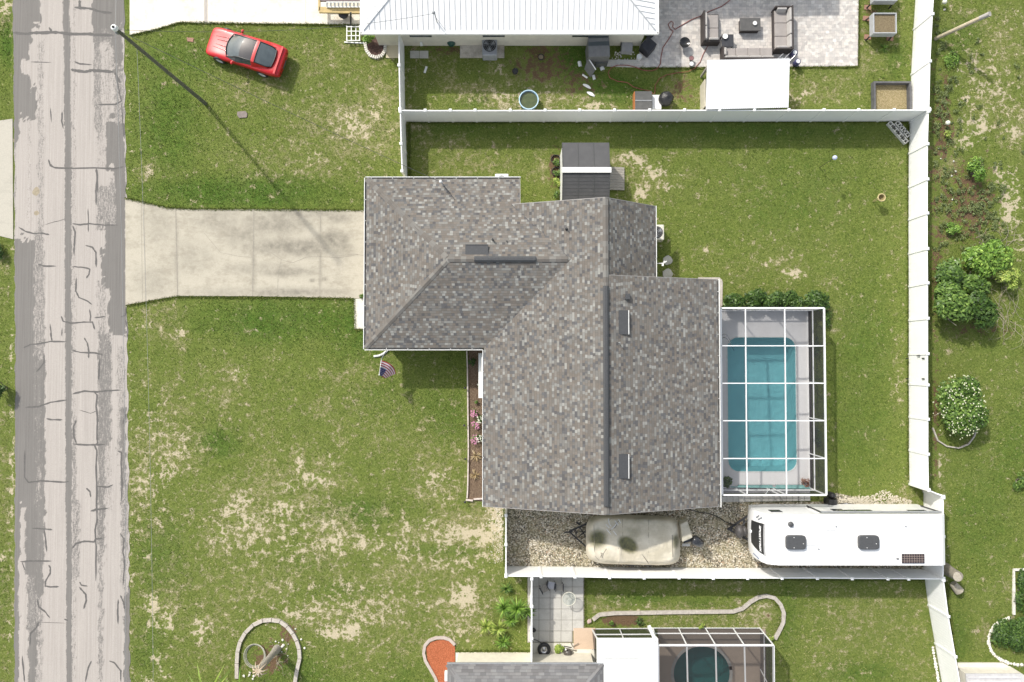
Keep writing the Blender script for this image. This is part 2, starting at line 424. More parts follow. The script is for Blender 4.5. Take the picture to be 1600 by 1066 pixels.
DRY = [(30, 900, 300, 300, .45), (480, 860, 330, 150, .42), (600, 680, 180, 90, .35), (330, 640, 150, 90, .35), (1180, 420, 160, 60, .25), (1330, 980, 130, 90, .35), (560, 200, 110, 70, .85), (520, 110, 90, 60, .45), (470, 250, 120, 40, .55), (370, 130, 40, 40, .5), (420, 140, 60, 30, .55), (230, 265, 25, 20, .6), (590, 150, 40, 60, .7),
 (240, 500, 40, 40, .6), (280, 530, 20, 30, .7), (370, 590, 25, 30, .7), (350, 620, 30, 30, .5), (270, 640, 30, 60, .6), (255, 700, 55, 50, .85), (220, 760, 30, 60, .85), (300, 700, 40, 30, .6),
 (550, 590, 60, 30, .5), (500, 640, 30, 25, .55), (530, 655, 30, 20, .5), (465, 720, 20, 50, .7), (505, 730, 25, 40, .75), (490, 750, 50, 25, .85), (540, 755, 30, 12, .7), (410, 720, 25, 25, .55),
 (670, 700, 60, 70, .55), (680, 760, 55, 35, .85), (700, 720, 50, 50, .5), (650, 640, 30, 20, .4), (420, 770, 100, 45, .75), (470, 790, 60, 30, .8), (380, 800, 70, 50, .8), (340, 840, 40, 40, .75), (400, 830, 90, 30, .8), (520, 830, 60, 60, .95), (560, 850, 60, 25, .8), (500, 860, 60, 25, .75),
 (650, 830, 70, 30, .85), (720, 830, 90, 45, .95), (760, 845, 40, 30, .95), (640, 890, 100, 40, .7), (700, 880, 60, 40, .7), (600, 800, 25, 15, .7), (300, 900, 90, 80, .4), (260, 940, 40, 50, .7), (320, 970, 60, 60, .6), (420, 920, 90, 40, .6), (500, 960, 70, 35, .85), (540, 985, 50, 25, .9), (600, 960, 100, 60, .65), (720, 950, 60, 60, .9), (650, 1000, 60, 40, .6), (310, 1010, 60, 50, .5), (450, 870, 150, 60, .5), (480, 900, 150, 60, .45), (560, 1030, 100, 30, .35),
 (700, 960, 50, 50, .85), (760, 800, 40, 25, .9), (780, 830, 25, 60, .8), (230, 880, 30, 30, .4), (235, 830, 30, 25, .55),
 (1000, 285, 50, 45, .75), (980, 250, 40, 20, .7), (1075, 270, 20, 12, .5), (1100, 390, 30, 14, .65), (1190, 400, 25, 14, .5), (1240, 425, 30, 18, .85), (1205, 415, 25, 14, .7), (1300, 437, 25, 12, .55), (1410, 330, 12, 60, .45), (1400, 435, 16, 16, .45), (1405, 590, 14, 60, .5), (1300, 500, 20, 40, .4), (1400, 280, 25, 25, .4), (1310, 330, 30, 40, .3), (940, 240, 14, 14, .6), (1160, 290, 60, 30, .25),
 (740, 255, 100, 25, .65), (700, 225, 60, 25, .55), (660, 215, 30, 40, .55), (850, 260, 22, 40, .6),
 (700, 130, 25, 25, .6), (745, 145, 60, 18, .8), (790, 160, 45, 16, .8), (850, 155, 60, 20, .8), (925, 160, 45, 18, .75), (840, 110, 60, 30, .7), (680, 100, 60, 30, .45), (780, 120, 25, 25, .7), (1060, 140, 25, 35, .75), (1090, 150, 20, 20, .6), (1250, 150, 40, 18, .75), (1290, 140, 60, 30, .6), (1350, 80, 12, 60, .6), (1400, 60, 22, 50, .4), (1370, 100, 30, 20, .5), (650, 85, 16, 90, .5), (880, 130, 50, 30, .5), (1400, 20, 25, 30, .4),
 (1560, 90, 70, 90, .55), (1550, 160, 50, 50, .6), (1590, 200, 40, 60, .7), (1500, 30, 40, 40, .3), (1480, 250, 30, 60, .6), (1475, 350, 20, 60, .5), (1540, 620, 60, 120, .2), (1490, 530, 40, 30, .4), (1560, 930, 40, 50, .3), (1540, 985, 14, 30, .6), (1470, 770, 10, 80, .5),
 (1340, 960, 110, 60, .45), (1300, 1020, 60, 40, .4), (1430, 960, 25, 40, .5), (1050, 955, 130, 14, .7), (950, 950, 40, 20, .75), (1080, 915, 150, 14, .5), (1180, 965, 50, 35, .75), (1100, 975, 120, 16, .6), (1000, 975, 40, 10, .5), (1300, 790, 60, 20, .6), (1420, 790, 25, 30, .75), (1350, 920, 90, 16, .3), (1430, 1040, 40, 30, .4),
 (0, 440, 20, 60, .3), (10, 870, 20, 40, .5), (5, 960, 20, 50, .4), (8, 700, 20, 60, .4), (5, 20, 20, 40, .6)]
SAND = [(430, 830, 130, 60, .42), (600, 850, 150, 40, .40), (240, 720, 50, 120, .4), (520, 950, 160, 60, .38), (720, 860, 80, 50, .45), (720, 960, 60, 60, .4), (800, 150, 130, 20, .35), (1540, 130, 70, 80, .4), (228, 510, 10, 8, .8), (235, 870, 16, 10, .7), (255, 735, 30, 34, .55), (225, 760, 16, 40, .6), (280, 700, 30, 24, .45), (238, 945, 14, 22, .9), (262, 975, 10, 26, 1), (240, 975, 14, 14, .9), (243, 1025, 12, 14, 1), (255, 1050, 14, 12, .9), (225, 1060, 14, 10, .8), (312, 985, 14, 26, .8), (345, 835, 12, 20, .7), (360, 800, 18, 24, .7), (380, 780, 20, 16, .6), (385, 815, 20, 18, .7), (440, 790, 26, 20, .65), (455, 760, 16, 12, .7), (525, 850, 24, 24, .7), (515, 820, 20, 18, .6), (565, 850, 14, 14, .65), (635, 823, 12, 12, .8), (668, 815, 18, 12, .7),
 (487, 748, 26, 10, .95), (500, 755, 20, 8, .8), (468, 722, 6, 30, .7), (515, 725, 6, 28, .7), (375, 583, 10, 10, .8), (282, 520, 7, 12, .7), (400, 522, 8, 4, .7), (680, 750, 30, 16, .6), (690, 775, 20, 10, .6), (725, 930, 24, 22, .9), (722, 955, 14, 20, .7), (690, 985, 30, 10, .6), (550, 985, 22, 16, .95), (515, 990, 24, 16, .8), (478, 965, 8, 14, .9), (460, 958, 20, 5, .8), (495, 955, 10, 12, .8), (720, 832, 40, 12, .8), (755, 838, 26, 16, .85), (775, 820, 16, 30, .85), (782, 795, 14, 12, 1.1), (640, 860, 30, 12, .5), (465, 855, 20, 8, .7), (500, 855, 26, 8, .6), (720, 875, 26, 8, .6), (430, 870, 14, 8, .5),
 (1020, 270, 20, 15, .95), (1000, 255, 16, 14, .8), (985, 245, 20, 10, .8), (1000, 300, 14, 16, .85), (1060, 272, 12, 8, .7), (1240, 428, 20, 9, 1.0), (1200, 413, 14, 8, .6), (1100, 392, 12, 8, .6), (1040, 290, 25, 10, .5),
 (550, 195, 30, 25, .6), (585, 175, 16, 20, .55), (490, 245, 16, 12, .6), (575, 215, 16, 10, .6), (340, 132, 12, 8, .5), (478, 142, 12, 6, .6), (233, 268, 12, 10, .5), (592, 245, 10, 20, .4),
 (845, 118, 24, 12, .5), (790, 150, 24, 10, .7), (845, 140, 30, 14, .5), (925, 165, 26, 8, .8), (905, 145, 14, 14, .6), (780, 112, 10, 20, .6), (1255, 150, 16, 12, .7), (1245, 155, 25, 10, .5), (745, 160, 16, 6, .4), (880, 165, 16, 6, .6), (645, 130, 6, 60, .2),
 (1500, 110, 8, 22, .7), (1525, 105, 12, 12, .7), (1515, 155, 12, 10, .7), (1535, 200, 14, 22, 1.0), (1510, 220, 22, 16, .95), (1510, 195, 24, 18, .7), (1580, 320, 22, 60, 1.0), (1580, 200, 20, 30, .55), (1560, 280, 14, 30, .8), (1460, 350, 6, 30, .9), (1475, 235, 12, 18, .7), (1525, 330, 16, 9, .6), (1590, 380, 16, 30, .6), (1450, 230, 20, 20, .2), (1555, 130, 20, 12, .5), (1545, 170, 14, 10, .6), (1590, 30, 30, 20, .3),
 (1180, 960, 30, 25, .4), (1360, 780, 60, 9, .7), (1405, 600, 8, 20, .5), (960, 940, 14, 10, .5), (1000, 948, 16, 8, .7), (1460, 560, 6, 30, .5), (1470, 720, 4, 50, .8), (12, 320, 8, 60, .3), (6, 12, 14, 14, .9), (0, 870, 12, 10, .9), (16, 990, 6, 30, .6), (205, 700, 5, 400, .45), (203, 250, 4, 300, .4), (18, 700, 5, 400, .5), (750, 1008, 70, 8, .4), (800, 990, 25, 20, .45)]
LUSH = [(380, 300, 180, 30, .9), (260, 190, 60, 90, .7), (300, 90, 100, 40, .5), (440, 500, 160, 40, .8), (560, 510, 60, 60, .8), (250, 870, 50, 80, .6), (340, 690, 40, 30, .9), (560, 800, 80, 25, .9), (690, 650, 50, 50, .6), (600, 620, 60, 40, .4), (700, 860, 80, 12, .6), (230, 1010, 30, 50, .6), (650, 760, 30, 16, .3), (1250, 300, 130, 80, .35), (1350, 550, 50, 150, .45), (1340, 650, 60, 100, .5), (740, 155, 30, 12, .7), (900, 90, 40, 40, .9), (960, 140, 60, 30, .9), (1230, 960, 20, 60, .7), (990, 935, 60, 12, .8), (1090, 945, 40, 12, .6), (1540, 800, 60, 100, .5), (1580, 700, 40, 90, .5), (1490, 1000, 30, 50, .7), (1340, 1050, 60, 20, .7), (1400, 90, 20, 40, .7), (1500, 60, 40, 40, .6), (10, 60, 12, 50, 1), (6, 920, 14, 60, .5), (470, 1050, 60, 40, .6), (520, 920, 80, 20, .4), (700, 205, 260, 16, .5), (1200, 205, 200, 16, .5), (1040, 460, 20, 20, .2), (480, 880, 60, 20, .4), (640, 1050, 50, 30, .4)]
MULCH = [(868, 262, 12, 38, .85), (850, 105, 60, 30, .72), (700, 75, 60, 18, .5), (905, 125, 40, 30, .6), (1515, 320, 50, 75, .8), (1475, 200, 20, 70, .75), (1530, 515, 60, 14, .6), (845, 80, 30, 16, .7), (560, 210, 20, 20, .25), (1065, 140, 24, 30, .55), (1450, 800, 22, 40, .5), (970, 968, 38, 12, 1.2), (420, 1030, 30, 30, .85), (450, 990, 16, 20, .8), (370, 1045, 10, 20, .4), (1460, 330, 8, 320, .6), (1480, 130, 12, 70, .5), (1470, 280, 25, 40, .4), (1462, 650, 6, 150, .7), (1395, 150, 18, 16, .6), (1190, 965, 22, 14, .4), (1405, 150, 24, 26, .4), (1360, 30, 12, 40, .5), (745, 255, 60, 6, .2), (1080, 800, 40, 10, .1), (1470, 380, 12, 60, .5), (1060, 140, 16, 30, .45), (940, 145, 30, 14, .3)]
def inrect(px, py, x0, x1, y0, y1): return (px > x0) & (px < x1) & (py > y0) & (py < y1)
xs = np.concatenate([[-600, -150, -60], np.arange(-33, 33.01, .22), [60, 150, 600]])
ys = np.concatenate([[-600, -150, -50], np.arange(-21, 25.01, .22), [60, 150, 600]])
gx, gy = np.meshgrid(xs, ys)
gpx, gpy = topx(np.clip(gx, -34, 34), np.clip(gy, -22, 26))
nz = np.zeros_like(gpx)
nv = vnoise(gpx, gpy, 38, 1) * .5 + vnoise(gpx, gpy, 15, 2) * .5
dry = np.clip(blobs(gpx, gpy, DRY) + (nv - .5) * .35, 0, 1.2)
dry = np.where(inrect(gpx, gpy, 640, 1420, 190, 760), dry * .85, dry)
sand = np.clip(blobs(gpx, gpy, SAND) * (.75 + .5 * nv), 0, 1.2)
lush = np.clip(blobs(gpx, gpy, LUSH) + (nv - .5) * .5, 0, 1)
mulch = np.clip(blobs(gpx, gpy, MULCH), 0, 1.2)
nyg, nxg = gx.shape
idx = np.arange(nyg * nxg).reshape(nyg, nxg)
fq = np.stack([idx[:-1, :-1], idx[:-1, 1:], idx[1:, 1:], idx[1:, :-1]], -1).reshape(-1, 4)
fx0 = gx[:-1, :-1].ravel(); fx1 = gx[:-1, 1:].ravel(); fy0 = gy[:-1, :-1].ravel(); fy1 = gy[1:, :-1].ravel()
POOLW = (P(1131, 0)[0], P(1237, 0)[0], P(0, 737)[1], P(0, 527)[1])
POOLS = (P(1050, 1040)[0], P(1142, 1040)[0], P(0, 1092)[1], P(0, 1006)[1])
keep = np.ones(len(fq), bool)
for (a, b, c, d) in (POOLW, POOLS): keep &= ~((fx1 > a) & (fx0 < b) & (fy1 > c) & (fy0 < d))
gzz = (vnoise(gx, gy, 3.0, 5) - .5) * .02
gv = np.stack([gx.ravel(), gy.ravel(), np.zeros(gx.size)], -1)
GROUND = npmesh('ground', gv, fq[keep], mat_ground(), dict(dry=dry.ravel(), sand=sand.ravel(), lush=lush.ravel(), mulch=mulch.ravel()))
setp(GROUND, kind='structure')

# ---- road
def redge(py, side):
    if side: return np.interp(py, [-200, 0, 300, 500, 800, 1066, 1300], [193, 194, 197, 199, 201, 203, 205])
    return np.interp(py, [-200, 0, 200, 600, 1066, 1300], [20, 20, 22, 24, 22, 22])
rpy = np.concatenate([np.arange(-60, 1130, 3.2)])
ru = np.linspace(0, 1, 64)
RU, RV = np.meshgrid(ru, rpy)
jag = (vnoise(RV, RV * 0, 14, 3) - .5) * 3 + (vnoise(RV, RV * 0, 5, 4) - .5) * 2
rl, rr = redge(RV, 0) + jag * .7, redge(RV, 1) + (vnoise(RV, RV * 0 + 9, 11, 6) - .5) * 3.5
RX = rl + (rr - rl) * RU
rw = [P(a, b, 0.012) for a, b in zip(RX.ravel(), RV.ravel())]
rw = np.array(rw)
rw[:, 2] = .012 + .05 * (1 - (2 * RU.ravel() - 1) ** 2)
nrow = len(rpy); ncol = len(ru)
for r, yy in ((0, 600.0), (nrow - 1, -600.0)): rw[r * ncol:(r + 1) * ncol, 1] = yy
a = RX.ravel(); b = RV.ravel()
DK = [(99.5, 109, -80, 60, 1.35), (101, 110.5, 40, 200, 1.35), (102.5, 112, 180, 520, 1.35), (103.5, 112.5, 500, 800, 1.35), (105, 112.5, 780, 1200, 1.35),
 (10, 64, -80, 42, 1.3), (10, 50, 40, 62, 1.2), (10, 46, 60, 88, 1.2), (10, 33, 86, 118, 1.2), (10, 47, 114, 150, 1.2), (10, 56, 138, 190, 1.2), (10, 30, 180, 222, 1.1), (10, 26, 215, 360, .55), (58, 70, 60, 360, .5), (42, 50, 180, 360, .4),
 (10, 53, 372, 640, 1.3), (52, 71, 360, 560, .62), (10, 55, 630, 790, 1.3), (52, 71, 560, 720, .8), (63, 72, 560, 800, .9), (54, 64, 640, 860, .7), (10, 32, 780, 870, 1.1), (40, 56, 780, 900, 1.0), (53, 70, 780, 930, .85), (10, 30, 860, 1200, 1.2), (42, 60, 880, 1000, .7), (56, 68, 900, 1000, .6), (44, 58, 980, 1200, .95), (58, 68, 960, 1200, .5), (33, 40, 900, 1010, .3),
 (146, 200, -80, 44, 1.3), (146, 180, 40, 70, .75), (146, 160, 60, 210, .62), (160, 178, 60, 150, .45), (176, 192, 40, 110, .9), (178, 196, 110, 190, .6), (150, 178, 140, 262, .42), (166, 195, 188, 265, 1.2), (150, 182, 286, 360, .62), (180, 197, 262, 362, 1.1), (166, 197, 352, 450, 1.2), (158, 197, 392, 440, 1.2), (172, 197, 440, 470, 1.1), (170, 197, 468, 520, 1.2), (180, 190, 440, 500, .4), (150, 168, 440, 530, .5),
 (152, 175, 520, 700, .72), (152, 165, 690, 860, .72), (165, 176, 520, 700, .5), (182, 197, 540, 720, .5), (188, 198, 640, 760, .8), (152, 176, 700, 800, .45), (153, 163, 850, 1070, .6), (163, 172, 780, 900, .3), (188, 202, 740, 860, .6), (194, 206, 920, 1200, 1.3), (188, 200, 860, 930, .5),
 (113, 121, -80, 1200, .45), (113, 121, 650, 800, .6), (113, 126, 780, 900, .6), (95, 100, 500, 1000, .25)]
wa = a + (vnoise(a, b, 9, 21) - .5) * 5 * np.clip(np.abs(a - 106) / 12 - .6, 0, 1) + (vnoise(a, b, 4, 22) - .5) * 2; wb = b + (vnoise(a, b, 7, 23) - .5) * 22 + (vnoise(a, b, 3, 24) - .5) * 14
dk = boxes(wa, wb, DK, 3.5)
ridx = np.arange(nrow * ncol).reshape(nrow, ncol)
rf = np.stack([ridx[1:, :-1], ridx[1:, 1:], ridx[:-1, 1:], ridx[:-1, :-1]], -1).reshape(-1, 4)
ROAD = npmesh('road', rw, rf, mat_road(), dict(dark=dk)); setp(ROAD, kind='structure')
def rz(px, py):
    l, r = redge(py, 0), redge(py, 1); u = (px - l) / (r - l)
    return .012 + .05 * (1 - (2 * u - 1) ** 2)
CR = []
def cr(s, x0, y0, *ls):
    for w, pts in ls: CR.append((w, [(x0 + p[0] / s, y0 + p[1] / s) for p in pts]))
cr(3.81, 0, 250, (3, [(290, 0), (300, 35), (330, 48), (400, 50), (560, 48), (680, 52), (735, 40)]), (3.6, [(572, 50), (578, 110), (570, 190), (572, 265)]), (2.6, [(523, 290), (526, 360), (526, 430)]), (3, [(430, 380), (480, 386), (530, 380), (620, 388), (700, 388)]),
 (3, [(110, 400), (150, 425), (200, 438), (250, 436), (295, 446)]), (3.4, [(432, 390), (447, 430), (442, 500), (440, 565)]), (3.2, [(508, 508), (550, 520), (570, 550), (573, 640)]), (3.2, [(225, 620), (260, 632), (335, 633)]), (3.2, [(430, 635), (500, 640), (535, 650), (530, 680), (513, 705)]),
 (3, [(455, 700), (450, 780), (470, 820), (520, 840), (548, 862)]), (3, [(365, 930), (375, 960), (420, 972), (500, 965), (550, 965), (565, 1010)]), (2.6, [(532, 890), (540, 930), (536, 962)]), (2.6, [(560, 940), (630, 932)]), (3, [(298, 975), (308, 1066)]), (2, [(370, 1000), (368, 1050)]), (2.4, [(720, 935), (745, 925), (748, 880)]), (2, [(745, 955), (758, 1000), (756, 1060)]), (1.2, [(270, 385), (320, 370), (390, 352)]))
cr(3.81, 0, 520, (3, [(298, 0), (310, 52)]), (3, [(140, 90), (180, 70), (240, 65), (300, 52), (400, 54)]), (3, [(430, 105), (480, 118), (560, 120), (606, 128), (608, 138)]), (3, [(500, 30), (520, 60), (528, 110), (528, 152)]), (3, [(595, 155), (588, 220), (586, 280)]), (3, [(262, 120), (262, 180), (215, 235)]),
 (3.4, [(430, 365), (500, 348), (580, 352), (640, 345), (720, 342)]), (3.2, [(150, 445), (230, 440), (300, 415), (400, 400)]), (3, [(275, 512), (310, 518), (372, 518)]), (3.2, [(455, 520), (437, 560), (440, 620), (455, 660)]), (3.2, [(430, 662), (500, 668), (570, 668), (625, 665)]), (3.4, [(560, 350), (578, 370), (572, 440), (580, 520), (576, 600), (580, 660), (562, 670), (576, 700), (572, 800), (576, 920), (574, 1066)]),
 (3, [(148, 700), (145, 860), (170, 892), (240, 882), (300, 884), (380, 890), (410, 886)]), (3, [(512, 925), (535, 945), (540, 980)]), (3, [(575, 915), (640, 920), (672, 905)]), (3, [(700, 705), (722, 712), (722, 800), (726, 900), (722, 1000)]), (2.4, [(735, 455), (745, 490), (730, 545)]), (3, [(540, 1062), (570, 1050), (645, 1045)]), (1.2, [(470, 460), (540, 480), (575, 465)]))
cr(3.81, 0, 786, (3, [(190, 150), (270, 156), (312, 160)]), (3.2, [(265, 160), (272, 230), (278, 292)]), (3, [(575, 0), (578, 100), (565, 160), (572, 260), (570, 465)]), (3.6, [(430, 270), (455, 240), (500, 228), (560, 232), (570, 215), (610, 210)]), (3, [(120, 350), (200, 345), (308, 346)]), (2.4, [(130, 350), (148, 400)]), (3.2, [(288, 370), (300, 385), (298, 420), (270, 470), (270, 495), (300, 500), (350, 498)]),
 (3.2, [(472, 500), (510, 545), (513, 580), (498, 632)]), (2.6, [(473, 470), (485, 490), (522, 496)]), (3.2, [(222, 575), (232, 620), (270, 650), (297, 685)]), (3.2, [(230, 710), (215, 745), (182, 775), (178, 850)]), (3, [(715, 180), (738, 215), (732, 290), (742, 350), (732, 490)]), (3, [(715, 550), (735, 590), (740, 632)]), (3.2, [(704, 575), (700, 640), (703, 722)]), (3.4, [(545, 940), (525, 980), (508, 1066)]), (3, [(650, 940), (680, 950), (718, 1000), (720, 1066)]), (3, [(132, 910), (140, 1000), (146, 1066)]), (3, [(380, 690), (405, 700)]), (3, [(540, 50), (575, 40), (640, 32)]), (1.2, [(230, 710), (400, 716)]))
cr(8, 0, 0, (6, [(160, 410), (330, 425), (420, 412), (560, 410), (700, 405), (800, 415), (870, 425), (980, 425), (1130, 425), (1180, 435), (1420, 440)]), (4, [(610, 340), (650, 405)]), (5, [(930, 90), (1000, 100), (1110, 105), (1200, 130), (1300, 155), (1400, 160)]), (5, [(995, 0), (995, 80), (1020, 118)]), (6, [(885, 870), (960, 885), (1060, 900), (1150, 880), (1230, 885), (1420, 900)]), (3, [(930, 770), (1000, 800), (1150, 810)]), (2, [(380, 775), (640, 780)]), (5, [(1430, 900), (1480, 990), (1500, 1040)]))
cr(3.55, 0, 0, (3, [(345, 620), (342, 670), (352, 715)]), (3, [(268, 885), (275, 910), (300, 930), (360, 935)]), (3, [(540, 580), (640, 580), (675, 560), (665, 530), (640, 400)]), (3, [(540, 940), (540, 1066)]), (2.6, [(675, 580), (680, 680), (690, 770)]), (2, [(280, 600), (285, 680)]))
mb = MB()
for w, pts in CR:
    q = []
    for i in range(len(pts) - 1):
        for k in range(4):
            t_ = k / 4; x = pts[i][0] * (1 - t_) + pts[i + 1][0] * t_; y = pts[i][1] * (1 - t_) + pts[i + 1][1] * t_
            q.append((x + random.uniform(-.25, .25), y + random.uniform(-.25, .25)))
    q.append(pts[-1]); W = [P(x, y, rz(x, y) + .006) for x, y in q]; n = len(W)
    if len(W) < 2: continue
    vs = []
    for i, p in enumerate(W):
        d = Vector(W[min(i + 1, n - 1)]) - Vector(W[max(i - 1, 0)]); d.normalize(); e = .2 if i in (0, n - 1) else 1
        hw = w * .0135 * e * random.uniform(.7, 1.25); vs += [(p[0] - d.y * hw, p[1] + d.x * hw, p[2]), (p[0] + d.y * hw, p[1] - d.x * hw, p[2])]
    mb.add(vs, [(2 * i, 2 * i + 1, 2 * i + 3, 2 * i + 2) for i in range(n - 1)])
TAR = M('crack_tar', (.13, .122, .115), (.085, .08, .076), 20, .8)
setp(mb.build('crack_seal', TAR, ROAD), 'dark tar lines sealing the cracks in the road')
mb = MB()
for (x, y, r) in ((57, 299, 6.5), (57, 333, 4.5), (16, 351, 6)):
    pts = [P(x + r * random.uniform(.7, 1.15) * math.cos(k * .5236), y + r * random.uniform(.7, 1.15) * math.sin(k * .5236), rz(x, y) + .004) for k in range(12)]
    mb.add(pts, [tuple(range(12))[::-1]])
setp(mb.build('oil_stain', M('dried_stain', (.36, .31, .22), (.25, .21, .15), 8, .9), ROAD), 'brown stains on the road')

# ---- slabs of concrete
def slab(name, px, z1, mat, z0=-.1, kind='structure'):
    mb = MB(); mb.prism([(p[0], p[1]) for p in PL(px)], z0, z1); return setp(mb.build(name, mat), kind=kind)
DRV = [(196, 310), (212, 313), (262, 325), (300, 327), (400, 327), (500, 328), (585, 329), (585, 467), (500, 465), (400, 463), (277, 463), (235, 470), (197, 477)]
slab('driveway', DRV, .027, CONC)
ux = np.arange(196, 586, 3.0); vv = np.linspace(0, 1, 50); UX, VV = np.meshgrid(ux, vv)
yt_ = np.interp(UX, [196, 212, 262, 300, 400, 500, 585], [310, 313, 325, 327, 327, 328, 329]); yb_ = np.interp(UX, [197, 235, 277, 400, 500, 585], [477, 470, 462, 463, 465, 467])
YY = yt_ + (yb_ - yt_) * VV; dv = np.array([P(a_, b_, .031) for a_, b_ in zip(UX.ravel(), YY.ravel())])
ST = [(430, 350, 60, 18, .8), (450, 385, 80, 14, .9), (480, 390, 34, 12, 1), (410, 420, 60, 10, .6), (450, 425, 50, 8, .8), (440, 457, 60, 7, .95), (500, 457, 40, 7, .7), (520, 375, 28, 16, 1), (340, 345, 44, 20, .6), (380, 365, 40, 22, .65), (300, 400, 40, 30, .4), (530, 340, 22, 10, .7), (250, 350, 30, 40, .45), (240, 440, 30, 25, .5), (350, 457, 60, 8, .5), (470, 334, 70, 8, .75), (397, 395, 5, 70, .7), (276, 395, 5, 60, .6), (501, 395, 4, 70, .6), (535, 388, 20, 14, .7), (488, 438, 5, 3, 1), (507, 436, 5, 3, 1)]
sd_ = blobs(UX.ravel(), YY.ravel(), ST); I2 = np.arange(UX.size).reshape(UX.shape); FQ = np.stack([I2[1:, :-1], I2[1:, 1:], I2[:-1, 1:], I2[:-1, :-1]], -1).reshape(-1, 4)
npmesh('surface', dv, FQ, CONCD, dict(stain=sd_), parent=bpy.data.objects['driveway'])
mb = MB()
for pts, w in (([(221, 313), (223, 470)], .02), ([(226, 314), (228, 470)], .015), ([(275, 327), (278, 462)], .07), ([(397, 327), (395, 463)], .07), ([(501, 328), (500, 466)], .045),
               ([(395, 386), (425, 396), (440, 406), (457, 411), (480, 402), (498, 401), (530, 403), (560, 398)], .03), ([(440, 406), (435, 425), (434, 462)], .03), ([(452, 328), (449, 352), (442, 372), (442, 384)], .02), ([(320, 365), (345, 395), (375, 401), (393, 402)], .022), ([(530, 400), (556, 397), (568, 400)], .02)):
    mb.ribbon(PL(pts), w * .8, .0315, .035)
mb.build('joint', M('joint_dirt', (.33, .30, .25), (.24, .22, .18), 14, .9), bpy.data.objects['driveway'])
slab('side_path', [(566, 467), (586, 467), (586, 515), (554, 514), (553, 467)], .035, mat_concrete('path_concrete', (.68, .65, .58), (.58, .55, .48), (.45, .42, .35), .3))
slab('neighbour_driveway', [(203, -80), (562, -80), (562, 39), (500, 38), (322, 37), (281, 35), (240, 47), (203, 55)], .03, CONCW)
mb = MB(); mb.ribbon(PL([(322, -60), (322, 37)]), .19, .0305, .035); mb.ribbon(PL([(478, -60), (478, 38)]), .02, .0305, .034); mb.ribbon(PL([(366, -60), (366, 37)]), .012, .0305, .034)
mb.build('joint', M('joint_grey', (.45, .41, .37), (.36, .33, .3), 14, .9), bpy.data.objects['neighbour_driveway'])
slab('opposite_driveway', [(-120, 205), (20, 186), (21, 374), (-120, 340)], .03, CONC)
slab('gravel_strip', [(789, 790), (1125, 784), (1305, 784), (1305, 770), (1444, 800), (1443, 892), (789, 888)], .006, mat_gravel(), -.05)
slab('kerb_path', [(1122, 437), (1128, 437), (1127, 482), (1120, 482)], .04, CURB)
PAT = mat_pavers()
slab('paver_patio', [(960, 94), (999, 94), (999, 72), (1010, 60), (1012, -90), (1520, -90), (1520, -60), (1342, -60), (1340, 104), (1000, 106), (945, 104), (945, 95)], .035, PAT)
PATW = mat_concrete('garden_slab', (.56, .54, .49), (.42, .41, .38), (.3, .29, .26), .55)
def slabs(name, px0, px1, py0, py1, nx, ny, mat, z=.045, gap=.7):
    mb = MB()
    for i in range(nx):
        for j in range(ny):
            a0 = px0 + (px1 - px0) * i / nx; a1 = px0 + (px1 - px0) * (i + 1) / nx - gap; b0 = py0 + (py1 - py0) * j / ny; b1 = py0 + (py1 - py0) * (j + 1) / ny - gap
            mb.prism(PL([(a0, b0), (a1, b0), (a1, b1), (a0, b1)]), -.05, z + random.uniform(-.004, .004))
    return setp(mb.build(name, mat), kind='structure')
slabs('slab_patio', 825, 912, 900, 986, 5, 5, PATW)
slabs('slab_patio', 825, 894, 986, 1003, 4, 1, PATW)
slab('slab_bed', [(824, 899), (913, 899), (913, 985), (895, 985), (895, 1004), (824, 1004)], .02, M('joint_dirt', (.33, .30, .25)))
slab('clay_slab', [(896, 981), (930, 981), (930, 1014), (896, 1014)], .05, mat_concrete('clay_concrete', (.60, .46, .34), (.50, .38, .28), (.40, .30, .22), .3))
CRC = mat_concrete('cream_concrete', (.72, .69, .60), (.62, .59, .50), (.5, .46, .38), .35)
slab('porch_walk', [(712, 1019), (826, 1019), (826, 1075), (712, 1075)], .05, CRC)
slab('porch_walk', [(832, 1004), (895, 1005), (930, 1016), (935, 1075), (832, 1075)], .045, CRC)
slabs('stepping_slab', 641, 670, 80, 92, 2, 1, PATW)
slab('step_slab', [(604, 71), (621, 71), (631, 83), (631, 91), (603, 91)], .04, mat_concrete('sandy_concrete', (.6, .53, .38), (.5, .44, .32), (.4, .35, .25), .3))
AP = mat_concrete('stained_pad', (.62, .57, .50), (.40, .37, .32), (.2, .17, .13), .8)
slab('unit_pad', [(719, 63), (788, 63), (788, 91), (719, 91)], .08, AP)
slab('border_pad', [(947, 94), (999, 94), (999, 100), (945, 100)], .06, PATW)

